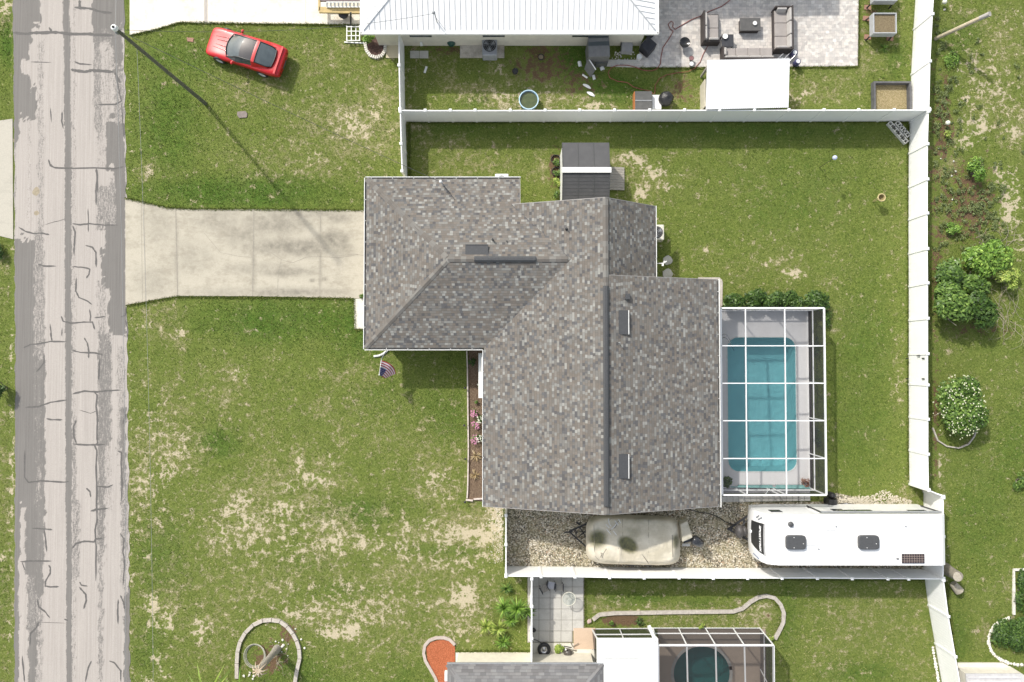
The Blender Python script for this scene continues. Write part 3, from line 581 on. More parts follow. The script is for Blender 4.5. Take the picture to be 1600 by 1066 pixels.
# ---- pool and deck
def rring(x0, x1, y0, y1, r, n=10):
    pts = []
    for cx, cy, a0 in ((x1 - r, y1 - r, 0), (x0 + r, y1 - r, 90), (x0 + r, y0 + r, 180), (x1 - r, y0 + r, 270)):
        for k in range(n + 1):
            a_ = math.radians(a0 + 90 * k / n); pts.append((cx + r * math.cos(a_), cy + r * math.sin(a_)))
    return pts
def ringdeck(mb, inner, X0, X1, Y0, Y1, z, z0):
    cx = sum(p[0] for p in inner) / len(inner); cy = sum(p[1] for p in inner) / len(inner)
    def out(p):
        dx, dy = p[0] - cx, p[1] - cy; t_ = min([((X1 if dx > 0 else X0) - cx) / dx if abs(dx) > 1e-6 else 1e9, ((Y1 if dy > 0 else Y0) - cy) / dy if abs(dy) > 1e-6 else 1e9])
        return (cx + dx * t_, cy + dy * t_)
    n = len(inner); O = [out(p) for p in inner]
    pts = []
    for i in range(n):
        j = (i + 1) % n; a_, b_ = O[i], O[j]; mb.add([(*inner[i], z), (*a_, z), (*b_, z), (*inner[j], z)], [(0, 1, 2, 3)])
        if abs(a_[0] - b_[0]) > 1e-6 and abs(a_[1] - b_[1]) > 1e-6:
            c_ = (a_[0] if abs(a_[0] - X0) < 1e-6 or abs(a_[0] - X1) < 1e-6 else b_[0], a_[1] if abs(a_[1] - Y0) < 1e-6 or abs(a_[1] - Y1) < 1e-6 else b_[1])
            mb.add([(*a_, z), (*c_, z), (*b_, z)], [(0, 1, 2)])
        mb.add([(*inner[i], z), (*inner[j], z), (*inner[j], z0), (*inner[i], z0)], [(0, 1, 2, 3)])
    for q in (((X0, Y0), (X1, Y0)), ((X1, Y0), (X1, Y1)), ((X1, Y1), (X0, Y1)), ((X0, Y1), (X0, Y0))):
        mb.add([(*q[0], z0), (*q[1], z0), (*q[1], z), (*q[0], z)], [(0, 1, 2, 3)])
inner = rring(POOLW[0], POOLW[1], POOLW[2], POOLW[3], .62)
DX0, DX1, DY0, DY1 = P(1110, 0)[0], P(1263, 600)[0], P(0, 770)[1], P(0, 484)[1]
mb = MB(); ringdeck(mb, inner, DX0, DX1, DY0, DY1, .06, -.2)
DECKM = mat_concrete('deck_coating', (.655, .645, .645), (.59, .58, .58), (.49, .48, .475), .3)
setp(mb.build('pool_deck', DECKM), kind='structure')
def basin(ring, d0, d1, name, mat, wmat, wz):
    X = [p[0] for p in ring]; Y = [p[1] for p in ring]; cy = (min(Y) + max(Y)) / 2; cx = (min(X) + max(X)) / 2; n = len(ring)
    mb = MB(); tops = [(*p, .058) for p in ring]
    def dep(y): return -(d0 + (d1 - d0) * (max(Y) - y) / (max(Y) - min(Y)))
    low = [(cx + (p[0] - cx) * .96, cy + (p[1] - cy) * .975, dep(p[1])) for p in ring]
    mb.add(tops + low, [(i, (i + 1) % n, n + (i + 1) % n, n + i) for i in range(n)] + [tuple(range(n, 2 * n))])
    setp(mb.build(name, mat), kind='structure')
    mb = MB(); mb.add([(*p, wz) for p in ring], [tuple(range(n))]); return mb
PLAST = M('pool_plaster', (.60, .76, .77), (.52, .69, .71), 1.5, .6)
mb = basin(inner, 1.0, 1.7, 'pool_basin', PLAST, None, -.05)
WATER = mat_water('pool_water', (.56, .80, .83))
setp(mb.build('pool_water', WATER), kind='structure')
mb = MB(); mb.ribbon([(p[0], p[1]) for p in rring(POOLW[0] - .02, POOLW[1] + .02, POOLW[2] - .02, POOLW[3] + .02, .64) + [(POOLW[1] + .02, POOLW[3] - .62)]], .07, .02, .068)
setp(mb.build('pool_coping', M('coping', (.62, .62, .60), (.5, .5, .49), 6, .7)), kind='structure')
# neighbouring pool, kidney-round
kid = []
for k in range(48):
    a_ = 2 * math.pi * k / 48; kid.append(P(1096 + 46 * math.cos(a_), 1052 + 45 * math.sin(a_) * (1 if math.sin(a_) > 0 else 1.0))[:2])
kid = kid[::-1]
X0, X1, Y0, Y1 = P(1028, 1040)[0], P(1196, 1040)[0], P(0, 1125)[1], P(0, 983)[1]
mb = MB(); ringdeck(mb, kid, X0, X1, Y0, Y1, .06, -.2)
TAND = mat_concrete('tan_deck', (.36, .29, .23), (.29, .235, .19), (.22, .18, .14), .4)
setp(mb.build('neighbour_pool_deck', TAND), kind='structure')
mb = basin(kid, 1.1, 1.5, 'neighbour_pool_basin', M('pool_plaster_grey', (.36, .62, .60), (.28, .52, .52), 1.5, .6), None, -.05)
setp(mb.build('neighbour_pool_water', mat_water('pool_water_green', (.27, .52, .52))), kind='structure')
mb = MB(); mb.ribbon([(p[0], p[1]) for p in kid + kid[:2]], .16, .03, .075)
setp(mb.build('neighbour_pool_coping', M('coping_grey', (.34, .33, .30), (.24, .23, .22), 6, .7)), kind='structure')

# ---- grass tufts standing on the lawn
EXC = [DRV, [(553, 465), (770, 465), (770, 540), (553, 515)], [(200, -90), (562, -90), (562, 39), (281, 35), (203, 57)], [(-99, -90), (21, -90), (21, 1200), (-99, 1200)][:0], [(16, -90), (197, -90), (206, 1200), (16, 1200)], [(-99, 205), (20, 186), (21, 374), (-99, 345)],
 [(575, 285), (805, 285), (805, 320), (945, 312), (1020, 325), (1020, 440), (1122, 440), (1128, 482), (1270, 484), (1270, 775), (1120, 790), (757, 790), (730, 782), (730, 545), (575, 540)],
 [(789, 790), (1305, 784), (1305, 775), (1444, 805), (1443, 892), (789, 888)], [(963, 90), (1010, 60), (1010, -90), (1345, -90), (1341, 106), (945, 106)], [(560, -90), (1015, -90), (1015, 62), (560, 62)], [(719, 60), (790, 60), (790, 92), (719, 92)],
 [(824, 899), (913, 899), (913, 981), (932, 981), (1205, 981), (1215, 1200), (700, 1200), (712, 1017), (824, 1017)], [(1367, 130), (1420, 130), (1420, 176), (1367, 176)], [(875, 225), (955, 225), (975, 300), (955, 320), (875, 320)], [(665, 1000), (712, 1000), (712, 1200), (690, 1200), (668, 1040)]]
def inpoly(px, py, poly):
    c = np.zeros(px.shape, bool); n = len(poly)
    for i in range(n):
        x0, y0 = poly[i]; x1, y1 = poly[(i + 1) % n]
        if y0 == y1: continue
        k = ((y0 > py) != (y1 > py)) & (px < (x1 - x0) * (py - y0) / (y1 - y0) + x0); c ^= k
    return c
NT_ = 330000
tx = rng.uniform(-40, 1660, NT_); ty = rng.uniform(-40, 1106, NT_)
ok = np.ones(NT_, bool)
for e in EXC:
    if e: ok &= ~inpoly(tx, ty, e)
def coarse(L): return blobs(tx, ty, L)
tn = vnoise(tx, ty, 38, 1) * .5 + vnoise(tx, ty, 15, 2) * .5; fn = vnoise(tx, ty, 5, 8) * .6 + vnoise(tx, ty, 2.2, 9) * .4
td, ts, tl, tm = coarse(DRY), coarse(SAND), coarse(LUSH), coarse(MULCH)
ok &= (ts * .9 + td * .25 + tm + (fn - .5) * .9) < .62
tx, ty, td, tl, fn, tn = [q[ok] for q in (tx, ty, td, tl, fn, tn)]
ED = [[(196, 310), (262, 325), (300, 327), (570, 329)], [(553, 467), (500, 466), (277, 464), (235, 471), (197, 478)], [(562, 40), (281, 36), (240, 48), (203, 56)], [(554, 467), (555, 515), (572, 515)], [(639, 192), (1418, 190)], [(639, 192), (640, 276)], [(1419, 195), (1419, 750)], [(915, 905), (1444, 906)], [(914, 905), (914, 980)], [(1342, 0), (1341, 105), (1000, 107)], [(1265, 480), (1265, 775)], [(711, 1018), (826, 1018)], [(788, 795), (788, 885)], [(635, 178), (1418, 174)], [(1478, 910), (1498, 1066)], [(371, 1060), (376, 1002), (396, 976), (425, 967), (449, 977), (464, 1000), (470, 1028), (463, 1066)], [(926, 968), (960, 958), (1145, 956), (1197, 929), (1225, 957), (1210, 998)]]
ex, ey = [], []
for L_ in ED:
    for (x0, y0), (x1, y1) in zip(L_[:-1], L_[1:]):
        k = int(math.hypot(x1 - x0, y1 - y0) * 7); u_ = rng.random(k); j_ = np.abs(rng.normal(0, 1, k)) * rng.choice([-1, 1], k) * 1.1 * (.4 + vnoise(u_ * 400, u_ * 0, 9, 3)); dx_, dy_ = (x1 - x0), (y1 - y0); l_ = math.hypot(dx_, dy_)
        ex.append(x0 + dx_ * u_ - dy_ / l_ * j_); ey.append(y0 + dy_ * u_ + dx_ / l_ * j_)
ex = np.concatenate(ex); ey = np.concatenate(ey); m_ = len(ex)
tx = np.concatenate([tx, ex]); ty = np.concatenate([ty, ey]); td = np.concatenate([td, rng.uniform(0, .8, m_)]); tl = np.concatenate([tl, rng.uniform(0, .6, m_)]); fn = np.concatenate([fn, rng.uniform(.2, .9, m_)]); tn = np.concatenate([tn, rng.uniform(.3, .7, m_)])
n = len(tx)
dn = 1.0
a_ = (tx - 800) / F; b_ = (533 - ty) / F; dz = b_ * sT - cT; t_ = -H / dz; wx = a_ * t_; wy = (b_ * cT + sT) * t_
hh = rng.uniform(.02, .055, n) * (1 + .5 * tl); ww = rng.uniform(.010, .022, n); ll = rng.uniform(.03, .075, n)
tone = np.clip(.50 - .22 * tl + .34 * td * fn + rng.normal(0, .17, n) + (tn - .5) * .25, 0, 1)
V = np.zeros((n, 6, 3)); zb_ = np.zeros(n); hh[-m_:] += .035
for k in range(2):
    an = rng.uniform(0, 2 * np.pi, n); cx_, sx_ = np.cos(an), np.sin(an)
    V[:, k * 3 + 0] = np.stack([wx - sx_ * ww, wy + cx_ * ww, zb_], -1)
    V[:, k * 3 + 1] = np.stack([wx + sx_ * ww, wy - cx_ * ww, zb_], -1)
    V[:, k * 3 + 2] = np.stack([wx + cx_ * ll, wy + sx_ * ll, hh], -1)
Fi = np.arange(n * 6).reshape(-1, 3)
g = npmesh('grass', V.reshape(-1, 3), Fi, mat_tuft(), dict(tone=np.repeat(tone, 6)))
setp(g, 'short patchy lawn grass growing over the ground of all the gardens', 'grass', kind='stuff')
# ================================================================ houses
def facepoly(mb, pts, eave_dir, z0=None):
    """roof polygon with shingle UVs in metres; eave_dir is the plan direction of the courses"""
    vs = [Vector(p) for p in pts]
    nrm = Vector((0, 0, 0))
    for i in range(len(vs)):
        a_, b_ = vs[i], vs[(i + 1) % len(vs)]
        nrm += Vector(((a_.y - b_.y) * (a_.z + b_.z), (a_.z - b_.z) * (a_.x + b_.x), (a_.x - b_.x) * (a_.y + b_.y)))
    nrm.normalize()
    if nrm.z < 0: vs = vs[::-1]; nrm = -nrm
    u = Vector(eave_dir).normalized(); u = (u - nrm * u.dot(nrm)).normalized(); w = nrm.cross(u)
    if w.z < 0: w = -w
    fi = len(mb.f)
    mb.add(vs, [tuple(range(len(vs)))]); mb.uv[fi] = [(v.dot(u) + 50, v.dot(w) + 50) for v in vs]
    return nrm
def roofskin(mb, polys, th=.09):
    for pts, d in polys:
        n0 = len(mb.v); facepoly(mb, pts, d)
    # underside and edges
    for pts, d in polys:
        vs = [Vector(p) for p in pts]; lo = [v - Vector((0, 0, th)) for v in vs]; n = len(vs)
        b = len(mb.v)
        mb.add(vs + lo, [tuple(range(n, 2 * n))] + [(i, (i + 1) % n, n + (i + 1) % n, n + i) for i in range(n)])
SHCOL = [(0, (.142, .120, .100)), (.20, (.160, .154, .142)), (.38, (.122, .108, .094)), (.50, (.074, .077, .087)), (.60, (.178, .155, .132)), (.74, (.245, .245, .228)), (.86, (.046, .048, .057)), (.935, (.34, .34, .315))]
SHING = mat_shingle('shingle_roof', SHCOL)
TR = M('white_trim', (.74, .74, .72), (.66, .66, .64), 6, .5)
GUT = M('gutter_inside', (.18, .18, .17), (.06, .055, .05), 6, .9)
VENT = M('vent_charcoal', (.062, .064, .068), (.045, .047, .05), 14, .55)
he = 2.5
Wx, Ex = P(571, 530, he)[0], P(1122, 600, he)[0]; Mx = P(756, 600, he)[0]
Ny, Sy = P(600, 279.5, he)[1], P(600, 544, he)[1]
hr = he + (Ex - Mx) / 2 / 3; Rx = (Mx + Ex) / 2
Gs = P(947, 804, hr)[1]; Gn = P(947, 309, hr)[1]
wr = he + (Ny - Sy) / 6; Wy = (Ny + Sy) / 2; hx = Wx + (Ny - Sy) / 2; vx = Mx + (wr - he) * 3
Cx = P(812, 290, he)[0]; NEx = P(1024, 380, he)[0]; Ry = P(1100, 437.5, he)[1]
nvx = Mx + (he + (Ny - Gn) / 3 - he) * 3
house = T('brick_house', 'house in the middle of the picture with a mottled brown and grey shingle roof', 'house', (Rx, 0, 0))
polys = [([(Wx, Sy, he), (Wx, Ny, he), (hx, Wy, wr)], (0, 1, 0)),
 ([(Wx, Sy, he), (hx, Wy, wr), (vx, Wy, wr), (Mx, Sy, he)], (1, 0, 0)),
 ([(Wx, Ny, he), (Cx, Ny, he), (Cx, Gn - .02, he + (Ny - Gn) / 3), (nvx, Gn, he + (Ny - Gn) / 3), (vx, Wy, wr), (hx, Wy, wr)], (1, 0, 0)),
 ([(Mx, Gs, he), (Rx, Gs, hr), (Rx, Gn, hr), (nvx, Gn, he + (nvx - Mx) / 3), (vx, Wy, wr), (Mx, Sy, he)], (0, 1, 0)),
 ([(Ex, Gs, he), (Ex, Ry, he), (Rx, Ry, hr), (Rx, Gs, hr)], (0, 1, 0)),
 ([(Rx, Gn, hr), (Rx, Ry, hr), (NEx, Ry, he), (NEx, Gn, he)], (0, 1, 0))]
mb = MB(); roofskin(mb, polys); roof = mb.build('roof', SHING, house)
# hip and ridge caps
CAP = mat_shingle('ridge_cap', [(0, (.135, .12, .105)), (.4, (.16, .152, .14)), (.7, (.12, .108, .096)), (.85, (.20, .195, .18))], .3, .3)
mb = MB()
def capline(a_, b_, w=.14):
    a_, b_ = Vector(a_), Vector(b_); L = (b_ - a_).length; n = int(L / .3); d = (b_ - a_).normalized(); q = Vector((-d.y, d.x, 0)).normalized()
    for i in range(n):
        p = a_ + d * (i * .3); r = p + d * .33; up = Vector((0, 0, .028 + .004 * (i % 2))); lo = Vector((0, 0, -.018)); fi = len(mb.f)
        vs = [p + q * w + lo, p + up, r + up, r + q * w + lo, p - q * w + lo, r - q * w + lo]
        mb.add(vs, [(0, 1, 2, 3), (1, 4, 5, 2)]); uu = i * 1.3
        for f_ in (fi, fi + 1): mb.uv[f_] = [(uu + .1, .2), (uu + .2, .2), (uu + .2, .25), (uu + .1, .25)]
for a_, b_ in (((Wx, Sy, he), (hx, Wy, wr)), ((Wx, Ny, he), (hx, Wy, wr)), ((hx, Wy, wr), (vx, Wy, wr)), ((Rx, Gs, hr), (Rx, Gn, hr))):
    mb = MB(); capline(a_, b_); mb.build('ridge_cap', CAP, roof)
# walls
mb = MB(); o_ = .45
base = [(Wx + o_, Sy + o_), (Mx + o_, Sy + o_), (Mx + o_, Gs + .25), (Ex - o_, Gs + .25), (Ex - o_, Ry - .2), (NEx - .35, Ry - .2), (NEx - .35, Gn - .2), (Cx - .3, Gn - .2), (Cx - .3, Ny - o_), (Wx + o_, Ny - o_)]
mb.prism(base, 0, he - .02)
for gy_ in (Gs + .25, Gn - .2):
    y2 = gy_ + (.12 if gy_ < 0 else -.12); e_ = Ex - o_ if gy_ < 0 else NEx - .4
    tri = [(Mx + o_ + .3, gy_, he), (e_, gy_, he), (Rx, gy_, hr - .12)]
    mb.add([Vector(v) for v in tri] + [Vector((v[0], y2, v[2])) for v in tri], [(0, 1, 2), (5, 4, 3), (0, 3, 4, 1), (1, 4, 5, 2), (2, 5, 3, 0)])
tri = [(Rx + .1, Ry - .2, hr - .15), (Ex - o_, Ry - .2, he), (NEx - .5, Ry - .2, he), (Rx + .1, Ry - .2, he)]
mb.add([Vector(v) for v in tri] + [Vector((v[0], Ry - .32, v[2])) for v in tri], [(0, 1, 2, 3), (7, 6, 5, 4)])
wall = mb.build('wall', CREAM, house)
# fascia trim / gutters: a strip of metal outside each eave
def gutter(pts, parent, name='gutter', w=.11, z=he, mat=TR):
    pts = [Vector((p[0], p[1], 0)) for p in pts]
    g_ = MB(); i_ = MB()
    for a_, b_ in zip(pts[:-1], pts[1:]):
        d = (b_ - a_).normalized(); q = Vector((d.y, -d.x, 0))
        c_ = (a_ + b_) / 2 + q * (w - .015)
        ang = math.atan2(d.y, d.x)
        g_.box((c_.x, c_.y, z - .055), ((b_ - a_).length + w, .035, .13), ang)
        c2 = (a_ + b_) / 2 + q * (w / 2); g_.box((c2.x, c2.y, z - .115), ((b_ - a_).length, w, .012), ang)
        i_.box((c2.x, c2.y, z - .098), ((b_ - a_).length - .02, w - .03, .02), ang)
        L = (b_ - a_).length; k = 1.1
        while k < L:
            p = a_ + d * k + q * (w / 2); g_.box((p.x, p.y, z + .0), (.025, w, .02), ang); k += 1.12
    o = g_.build(name, mat, parent); i_.build('gutter_trough', GUT, o); return o
gutter([(Wx, Ny), (Wx, Sy), (Mx - .11, Sy)], house)
gutter([(Cx, Ny), (Wx, Ny)], house)
gutter([(Mx, Sy - .13), (Mx, Gs)], house, w=.07)
gutter([(Ex, Gs), (Ex, Ry)], house, w=.12)
gutter([(NEx, Ry + .02), (NEx, Gn)], house, w=.07)
for a_, b_ in (((Mx, Gs - .02, he), (Rx, Gs - .02, hr)), ((Rx, Gs - .02, hr), (Ex, Gs - .02, he)), ((nvx, Gn + .02, he + (nvx - Mx) / 3), (Rx, Gn + .02, hr)), ((Rx, Gn + .02, hr), (NEx, Gn + .02, he)), ((Cx + .02, Ny, he), (Cx + .02, Gn, he + (Ny - Gn) / 3)), ((Ex, Ry + .02, he), (Rx, Ry + .02, hr))):
    mb = MB(); a_, b_ = Vector(a_), Vector(b_); mb.bar(a_ - Vector((0, 0, .08)), b_ - Vector((0, 0, .08)), .03, .14)
    mb.build('rake_board', M('rake_grey', (.30, .285, .27), (.24, .23, .22), 6, .6), house)
# white window/soffit ledge by the flower bed
mb = MB(); z_ = 1.1; a_ = P(751.5, 552, z_); b_ = P(751.5, 622, z_)
mb.box(((a_[0]) - .02, (a_[1] + b_[1]) / 2, z_), (.22, a_[1] - b_[1], .06)); mb.box((a_[0] + .12, (a_[1] + b_[1]) / 2, z_ + .5), (.1, (a_[1] - b_[1]) * .9, .95))
win = mb.build('window_sill', WPAINT, house)
# doors and windows of the walls (seen from the side)
def panel(parent, name, c, w, h, nx, ny, mat, th=.05):
    mb = MB(); ang = math.atan2(nx, -ny); mb.box((c[0] + nx * th / 2, c[1] + ny * th / 2, c[2]), (w, th, h), ang); return mb.build(name, mat, parent)
for (x, y, w_, h_, z_, nx, ny) in ((Wx + o_, Wy + .5, 4.9, 2.1, 1.1, -1, 0),):
    gd = panel(house, 'garage_door', (x, y, z_), w_, h_, nx, ny, WPAINT, .06)
    mb = MB()
    for k in range(1, 4): mb.box((x - .064, y, .05 + k * .53), (.012, w_, .02))
    mb.build('door_groove', GREY, gd)
for (x, y, nx, ny) in ((Wx + 2.6, Sy + o_, 0, -1), (Mx + o_, -5.2, -1, 0), (2.3, Gs + .25, 0, -1), (7.5, Gs + .25, 0, -1), (Ex - o_, -5.8, 1, 0), (-4, Ny - o_, 0, 1), (Ex - o_, -2.0, 1, 0)):
    w0 = panel(house, 'window', (x, y, 1.45), 1.5, 1.1, nx, ny, GLASS, .03)
    mb = MB(); ang = math.atan2(nx, -ny); t_ = Vector((math.cos(ang), math.sin(ang), 0)); cc = Vector((x + nx * .04, y + ny * .04, 1.45))
    for s_ in (-1, 0, 1): mb.box(cc + t_ * s_ * .75, (.06, .07, 1.2), ang)
    for s_ in (-1, 1): mb.box(cc + Vector((0, 0, s_ * .56)), (1.44, .07, .06), ang)
    mb.build('frame', WPAINT, w0)
d0 = panel(house, 'door', (Mx + o_, -1.2, 1.05), .95, 2.1, -1, 0, M('door_blue', (.10, .13, .16)), .05)
mb = MB(); mb.ball((Mx + o_ - .1, -.85, 1.0), .035); mb.build('handle', CHROME, d0)
# ridge vents
def ridgevent(px0, px1, py, horizontal=True, zz=0):
    mb = MB()
    if horizontal: a_, b_ = Vector(P(px0, py, wr + .06)), Vector(P(px1, py, wr + .06)); a_.y = b_.y = Wy
    else: a_, b_ = Vector((P(py, px0, hr)[0], P(py, px0, hr)[1], hr + .06)), Vector((0, P(py, px1, hr)[1], hr + .06)); a_.x = b_.x = Rx
    d = (b_ - a_).normalized(); q = Vector((-d.y, d.x, 0)); L = (b_ - a_).length; w = .14
    pr = [(-w, -.055), (-w, .0), (-w * .45, .055), (w * .45, .055), (w, 0), (w, -.055)]
    vs = [a_ + q * y + Vector((0, 0, z)) for y, z in pr] + [b_ + q * y + Vector((0, 0, z)) for y, z in pr]
    n = len(pr); mb.add(vs, [(i, i + 1, n + i + 1, n + i) for i in range(n - 1)] + [tuple(range(n))[::-1], tuple(range(n, 2 * n))])
    k = 1.2
    while k < L: p = a_ + d * k; mb.box((p.x, p.y, p.z + .058), (.03, .16, .01) if horizontal else (.16, .03, .01)); k += 1.22
    return mb.build('ridge_vent', VENT, house)
ridgevent(741, 837, 408); ridgevent(447, 791, 948, False)
def rz_at(x, y):
    if x < Rx and x > Mx and not (y > Sy and x < Mx + (wr - he) * 3 and False): return he + (x - Mx) / 3
    return hr - (x - Rx) / 3
def slantvent(c, du, ln, dn, lift, n_=(0, 0, 1)):
    """slant-back vent: du along ridge, dn down the slope"""
    c = Vector(c); du = Vector(du).normalized(); dn = Vector(dn).normalized(); up = Vector((0, 0, 1))
    nn = du.cross(dn); nn = nn if nn.z > 0 else -nn
    mb = MB(); w = .46; h = lift
    A = [c - du * ln / 2 + nn * .005, c + du * ln / 2 + nn * .005, c + du * ln / 2 + dn * w + nn * h, c - du * ln / 2 + dn * w + nn * h]
    B = [A[3] - nn * h * .95, A[2] - nn * h * .95]
    mb.add(A + B, [(0, 1, 2, 3), (3, 2, 5, 4), (0, 3, 4), (1, 5, 2)]); o = mb.build('roof_vent', VENT, house)
    mb = MB(); mb.bar(A[3] + nn * .01 + dn * .01, A[2] + nn * .01 + dn * .01, .035, .03); mb.build('vent_lip', TR if dn.x > .5 else VENT, o)
    mb = MB(); f = [c - du * (ln / 2 + .1) - dn * .1 + nn * .012, c + du * (ln / 2 + .1) - dn * .1 + nn * .012, c + du * (ln / 2 + .1) + dn * (w * .5) + nn * .012, c - du * (ln / 2 + .1) + dn * (w * .5) + nn * .012]
    return o
E_dn = Vector((1, 0, -1 / 3)).normalized()
for yy in (504, 728):
    x_, y_ = P(966, yy, hr - .4)[:2]; slantvent((x_, y_, hr - (x_ - Rx) / 3), (0, 1, 0), 1.2, E_dn, .15)
x_, y_ = P(745, 392, wr - .15)[:2]; slantvent((x_, y_ - .2, he + (Ny - y_ + .2) / 3 + .0), (1, 0, 0), 1.15, Vector((0, 1, -1 / 3)), .15)
mb = MB(); x_, y_ = P(980, 464, hr - .4)[:2]; mb.box((x_, y_, hr - (x_ - Rx) / 3 + .06), (.24, .3, .22)); mb.build('roof_vent', VENT, house, bevel=.02)
def pipe(px, py, z, parent, r=.045, h=.35, mat=VENT):
    mb = MB(); x_, y_ = P(px, py, z)[:2]; mb.tube([(x_, y_, z - .1), (x_, y_, z + h)], r, 10); mb.lathe([(r * 2.6, -.0), (r * 1.2, .12)], (x_, y_, z), 12); return mb.build('vent_pipe', mat, parent)
pipe(770, 376, wr - .45, house, .05, .4, DARK); pipe(792, 378, wr - .5, house, .03, .3); pipe(966, 536, hr - .35, house, .025, .5, GREY); pipe(885, 358, hr - .6, house, .03, .25)
# service mast
x_, y_ = P(692, 289, he + .25)[:2]
mb = MB(); mb.tube([(x_, y_, he - .1), (x_, y_, he + .75)], .035, 8); mb.ball((x_ - .06, y_ + .03, he + .8), .09, 8, 5); mast = mb.build('service_mast', TR, house)
mb = MB(); a_ = Vector(P(712, 313, he + .65)); mb.bar((x_, y_, he + .65), (a_.x, a_.y, he + .38), .02, .02); mb.build('brace', DARK, mast)
MASTTOP = (x_, y_, he + .7)
# small white antenna at the east wall
x_, y_ = P(1026, 412, 2.2)[:2]
mb = MB(); mb.tube([(x_ - .1, y_, 2.2), (x_ + .28, y_, 2.3), (x_ + .4, y_ + .12, 2.35)], .02, 6); mb.box((x_ + .42, y_ + .06, 2.35), (.16, .05, .12), .6); mb.box((x_ + .3, y_ - .06, 2.3), (.1, .16, .04)); mb.build('wall_camera', WPAINT, house)

# ---- north neighbour: white standing-seam hip roof
WMET = M('white_metal_roof', (.83, .83, .825), (.79, .79, .785), 1.5, .4)
SEAM_SHADE = M('roof_seam', (.50, .51, .52), (.46, .47, .48), 3, .4)  # grey puts the thin shadow lines of the ribs into their colour
nh = T('white_roofed_house', 'house at the top of the picture under a white standing-seam metal hip roof', 'house', (0, 20, 0))
ze = 2.6
nx0, nx1 = P(565, 50, ze)[0], P(1027, 50, ze)[0]; ny0 = P(800, 51, ze)[1]; ny1 = ny0 + 10.5; ryy = (ny0 + ny1) / 2; rzz = ze + (ny1 - ny0) / 2 / 2.9; hw = (ny1 - ny0) / 2
mb = MB(); roofskin(mb, [([(nx0, ny0, ze), (nx1, ny0, ze), (nx1 - hw, ryy, rzz), (nx0 + hw, ryy, rzz)], (1, 0, 0)), ([(nx0, ny1, ze), (nx1, ny1, ze), (nx1 - hw, ryy, rzz), (nx0 + hw, ryy, rzz)], (1, 0, 0)),
   ([(nx0, ny0, ze), (nx0 + hw, ryy, rzz), (nx0, ny1, ze)], (0, 1, 0)), ([(nx1, ny0, ze), (nx1 - hw, ryy, rzz), (nx1, ny1, ze)], (0, 1, 0))], .08)
nroof = mb.build('roof', WMET, nh)
mb = MB(); k = nx0 + .14; sl_ = (rzz - ze) / hw
while k < nx1:
    L = min(hw, k - nx0, nx1 - k)
    if L > .05:
        for sy_, s_ in ((ny0, 1), (ny1, -1)): mb.bar((k, sy_ + .13 * s_, ze + .012 + .13 * sl_), (k, sy_ + L * s_, ze + L * sl_ + .012), .016, .03)
    k += .283
k = ny0 + .14
while k < ny1:
    L = min(hw, k - ny0, ny1 - k)
    for sx_, s_ in ((nx0, 1), (nx1, -1)): mb.bar((sx_ + .13 * s_, k, ze + .012 + .13 * sl_), (sx_ + L * s_, k, ze + L * sl_ + .012), .012, .03)
    k += .283
mb.build('seam', SEAM_SHADE, nroof)
for sx_, s_ in ((nx0, 1), (nx1, -1)): mb = MB(); mb.bar((sx_ + .1 * s_, ny0 + .1, ze + .06), (sx_ + hw * s_, ryy, rzz + .03), .05, .03); mb.build('hip_flashing', SEAM_SHADE, nroof)
mb = MB()
for p, q in (((nx0, ny0), (nx1, ny0)), ((nx1, ny0), (nx1, ny1)), ((nx0, ny1), (nx0, ny0))):
    p, q = Vector((*p, ze - .05)), Vector((*q, ze - .05)); d = (q - p).normalized(); n_ = Vector((d.y, -d.x, 0)) * .04; mb.bar(p + n_ - d * .06, q + n_ + d * .06, .1, .14)
mb.build('gutter', WPAINT, nh)
mb = MB(); mb.box(((nx0 + nx1) / 2, ryy, 1.28), (nx1 - nx0 - .9, ny1 - ny0 - .9, 2.56)); nw = mb.build('wall', CREAM, nh)
for x in (-5, -1.0, 3.9): 
    w0 = panel(nh, 'window', (x, ny0 + .45, 1.6), 1.2, .9, 0, -1, GLASS, .03); 
# its east wing and roof mast
wx1 = P(1262, 0)[0]; wy0 = P(0, -34)[1]
mb = MB(); roofskin(mb, [([(nx1 - 2, wy0, ze + .4), (wx1, wy0, ze + .0), (wx1, wy0 + 8, ze), (nx1 - 2, wy0 + 8, ze + .4)], (1, 0, 0))], .08); mb.box(((nx1 + wx1) / 2, wy0 + 4, 1.25), (wx1 - nx1 - .6, 7.4, 2.5)); mb.build('wing', WMET, nh)
zr = ze + .8; x_, y_ = P(681, 26, zr)[:2]; mb = MB(); zr = ze + (y_ - ny0) * sl_
mb.tube([(x_, y_, zr - .1), (x_ - .03, y_ + .02, zr + .9)], .028, 8); mb.ball((x_ - .08, y_ + .05, zr + .95), .09, 8, 5); m1 = mb.build('service_mast', GREY, nh)
mb = MB(); q = P(697, 50, ze + .1); mb.bar((x_, y_, zr + .5), (q[0], q[1] + .06, ze + .08), .014, .014); mb.build('brace', GREY, m1)
MAST2 = (x_ - .05, y_ + .03, zr + .92)

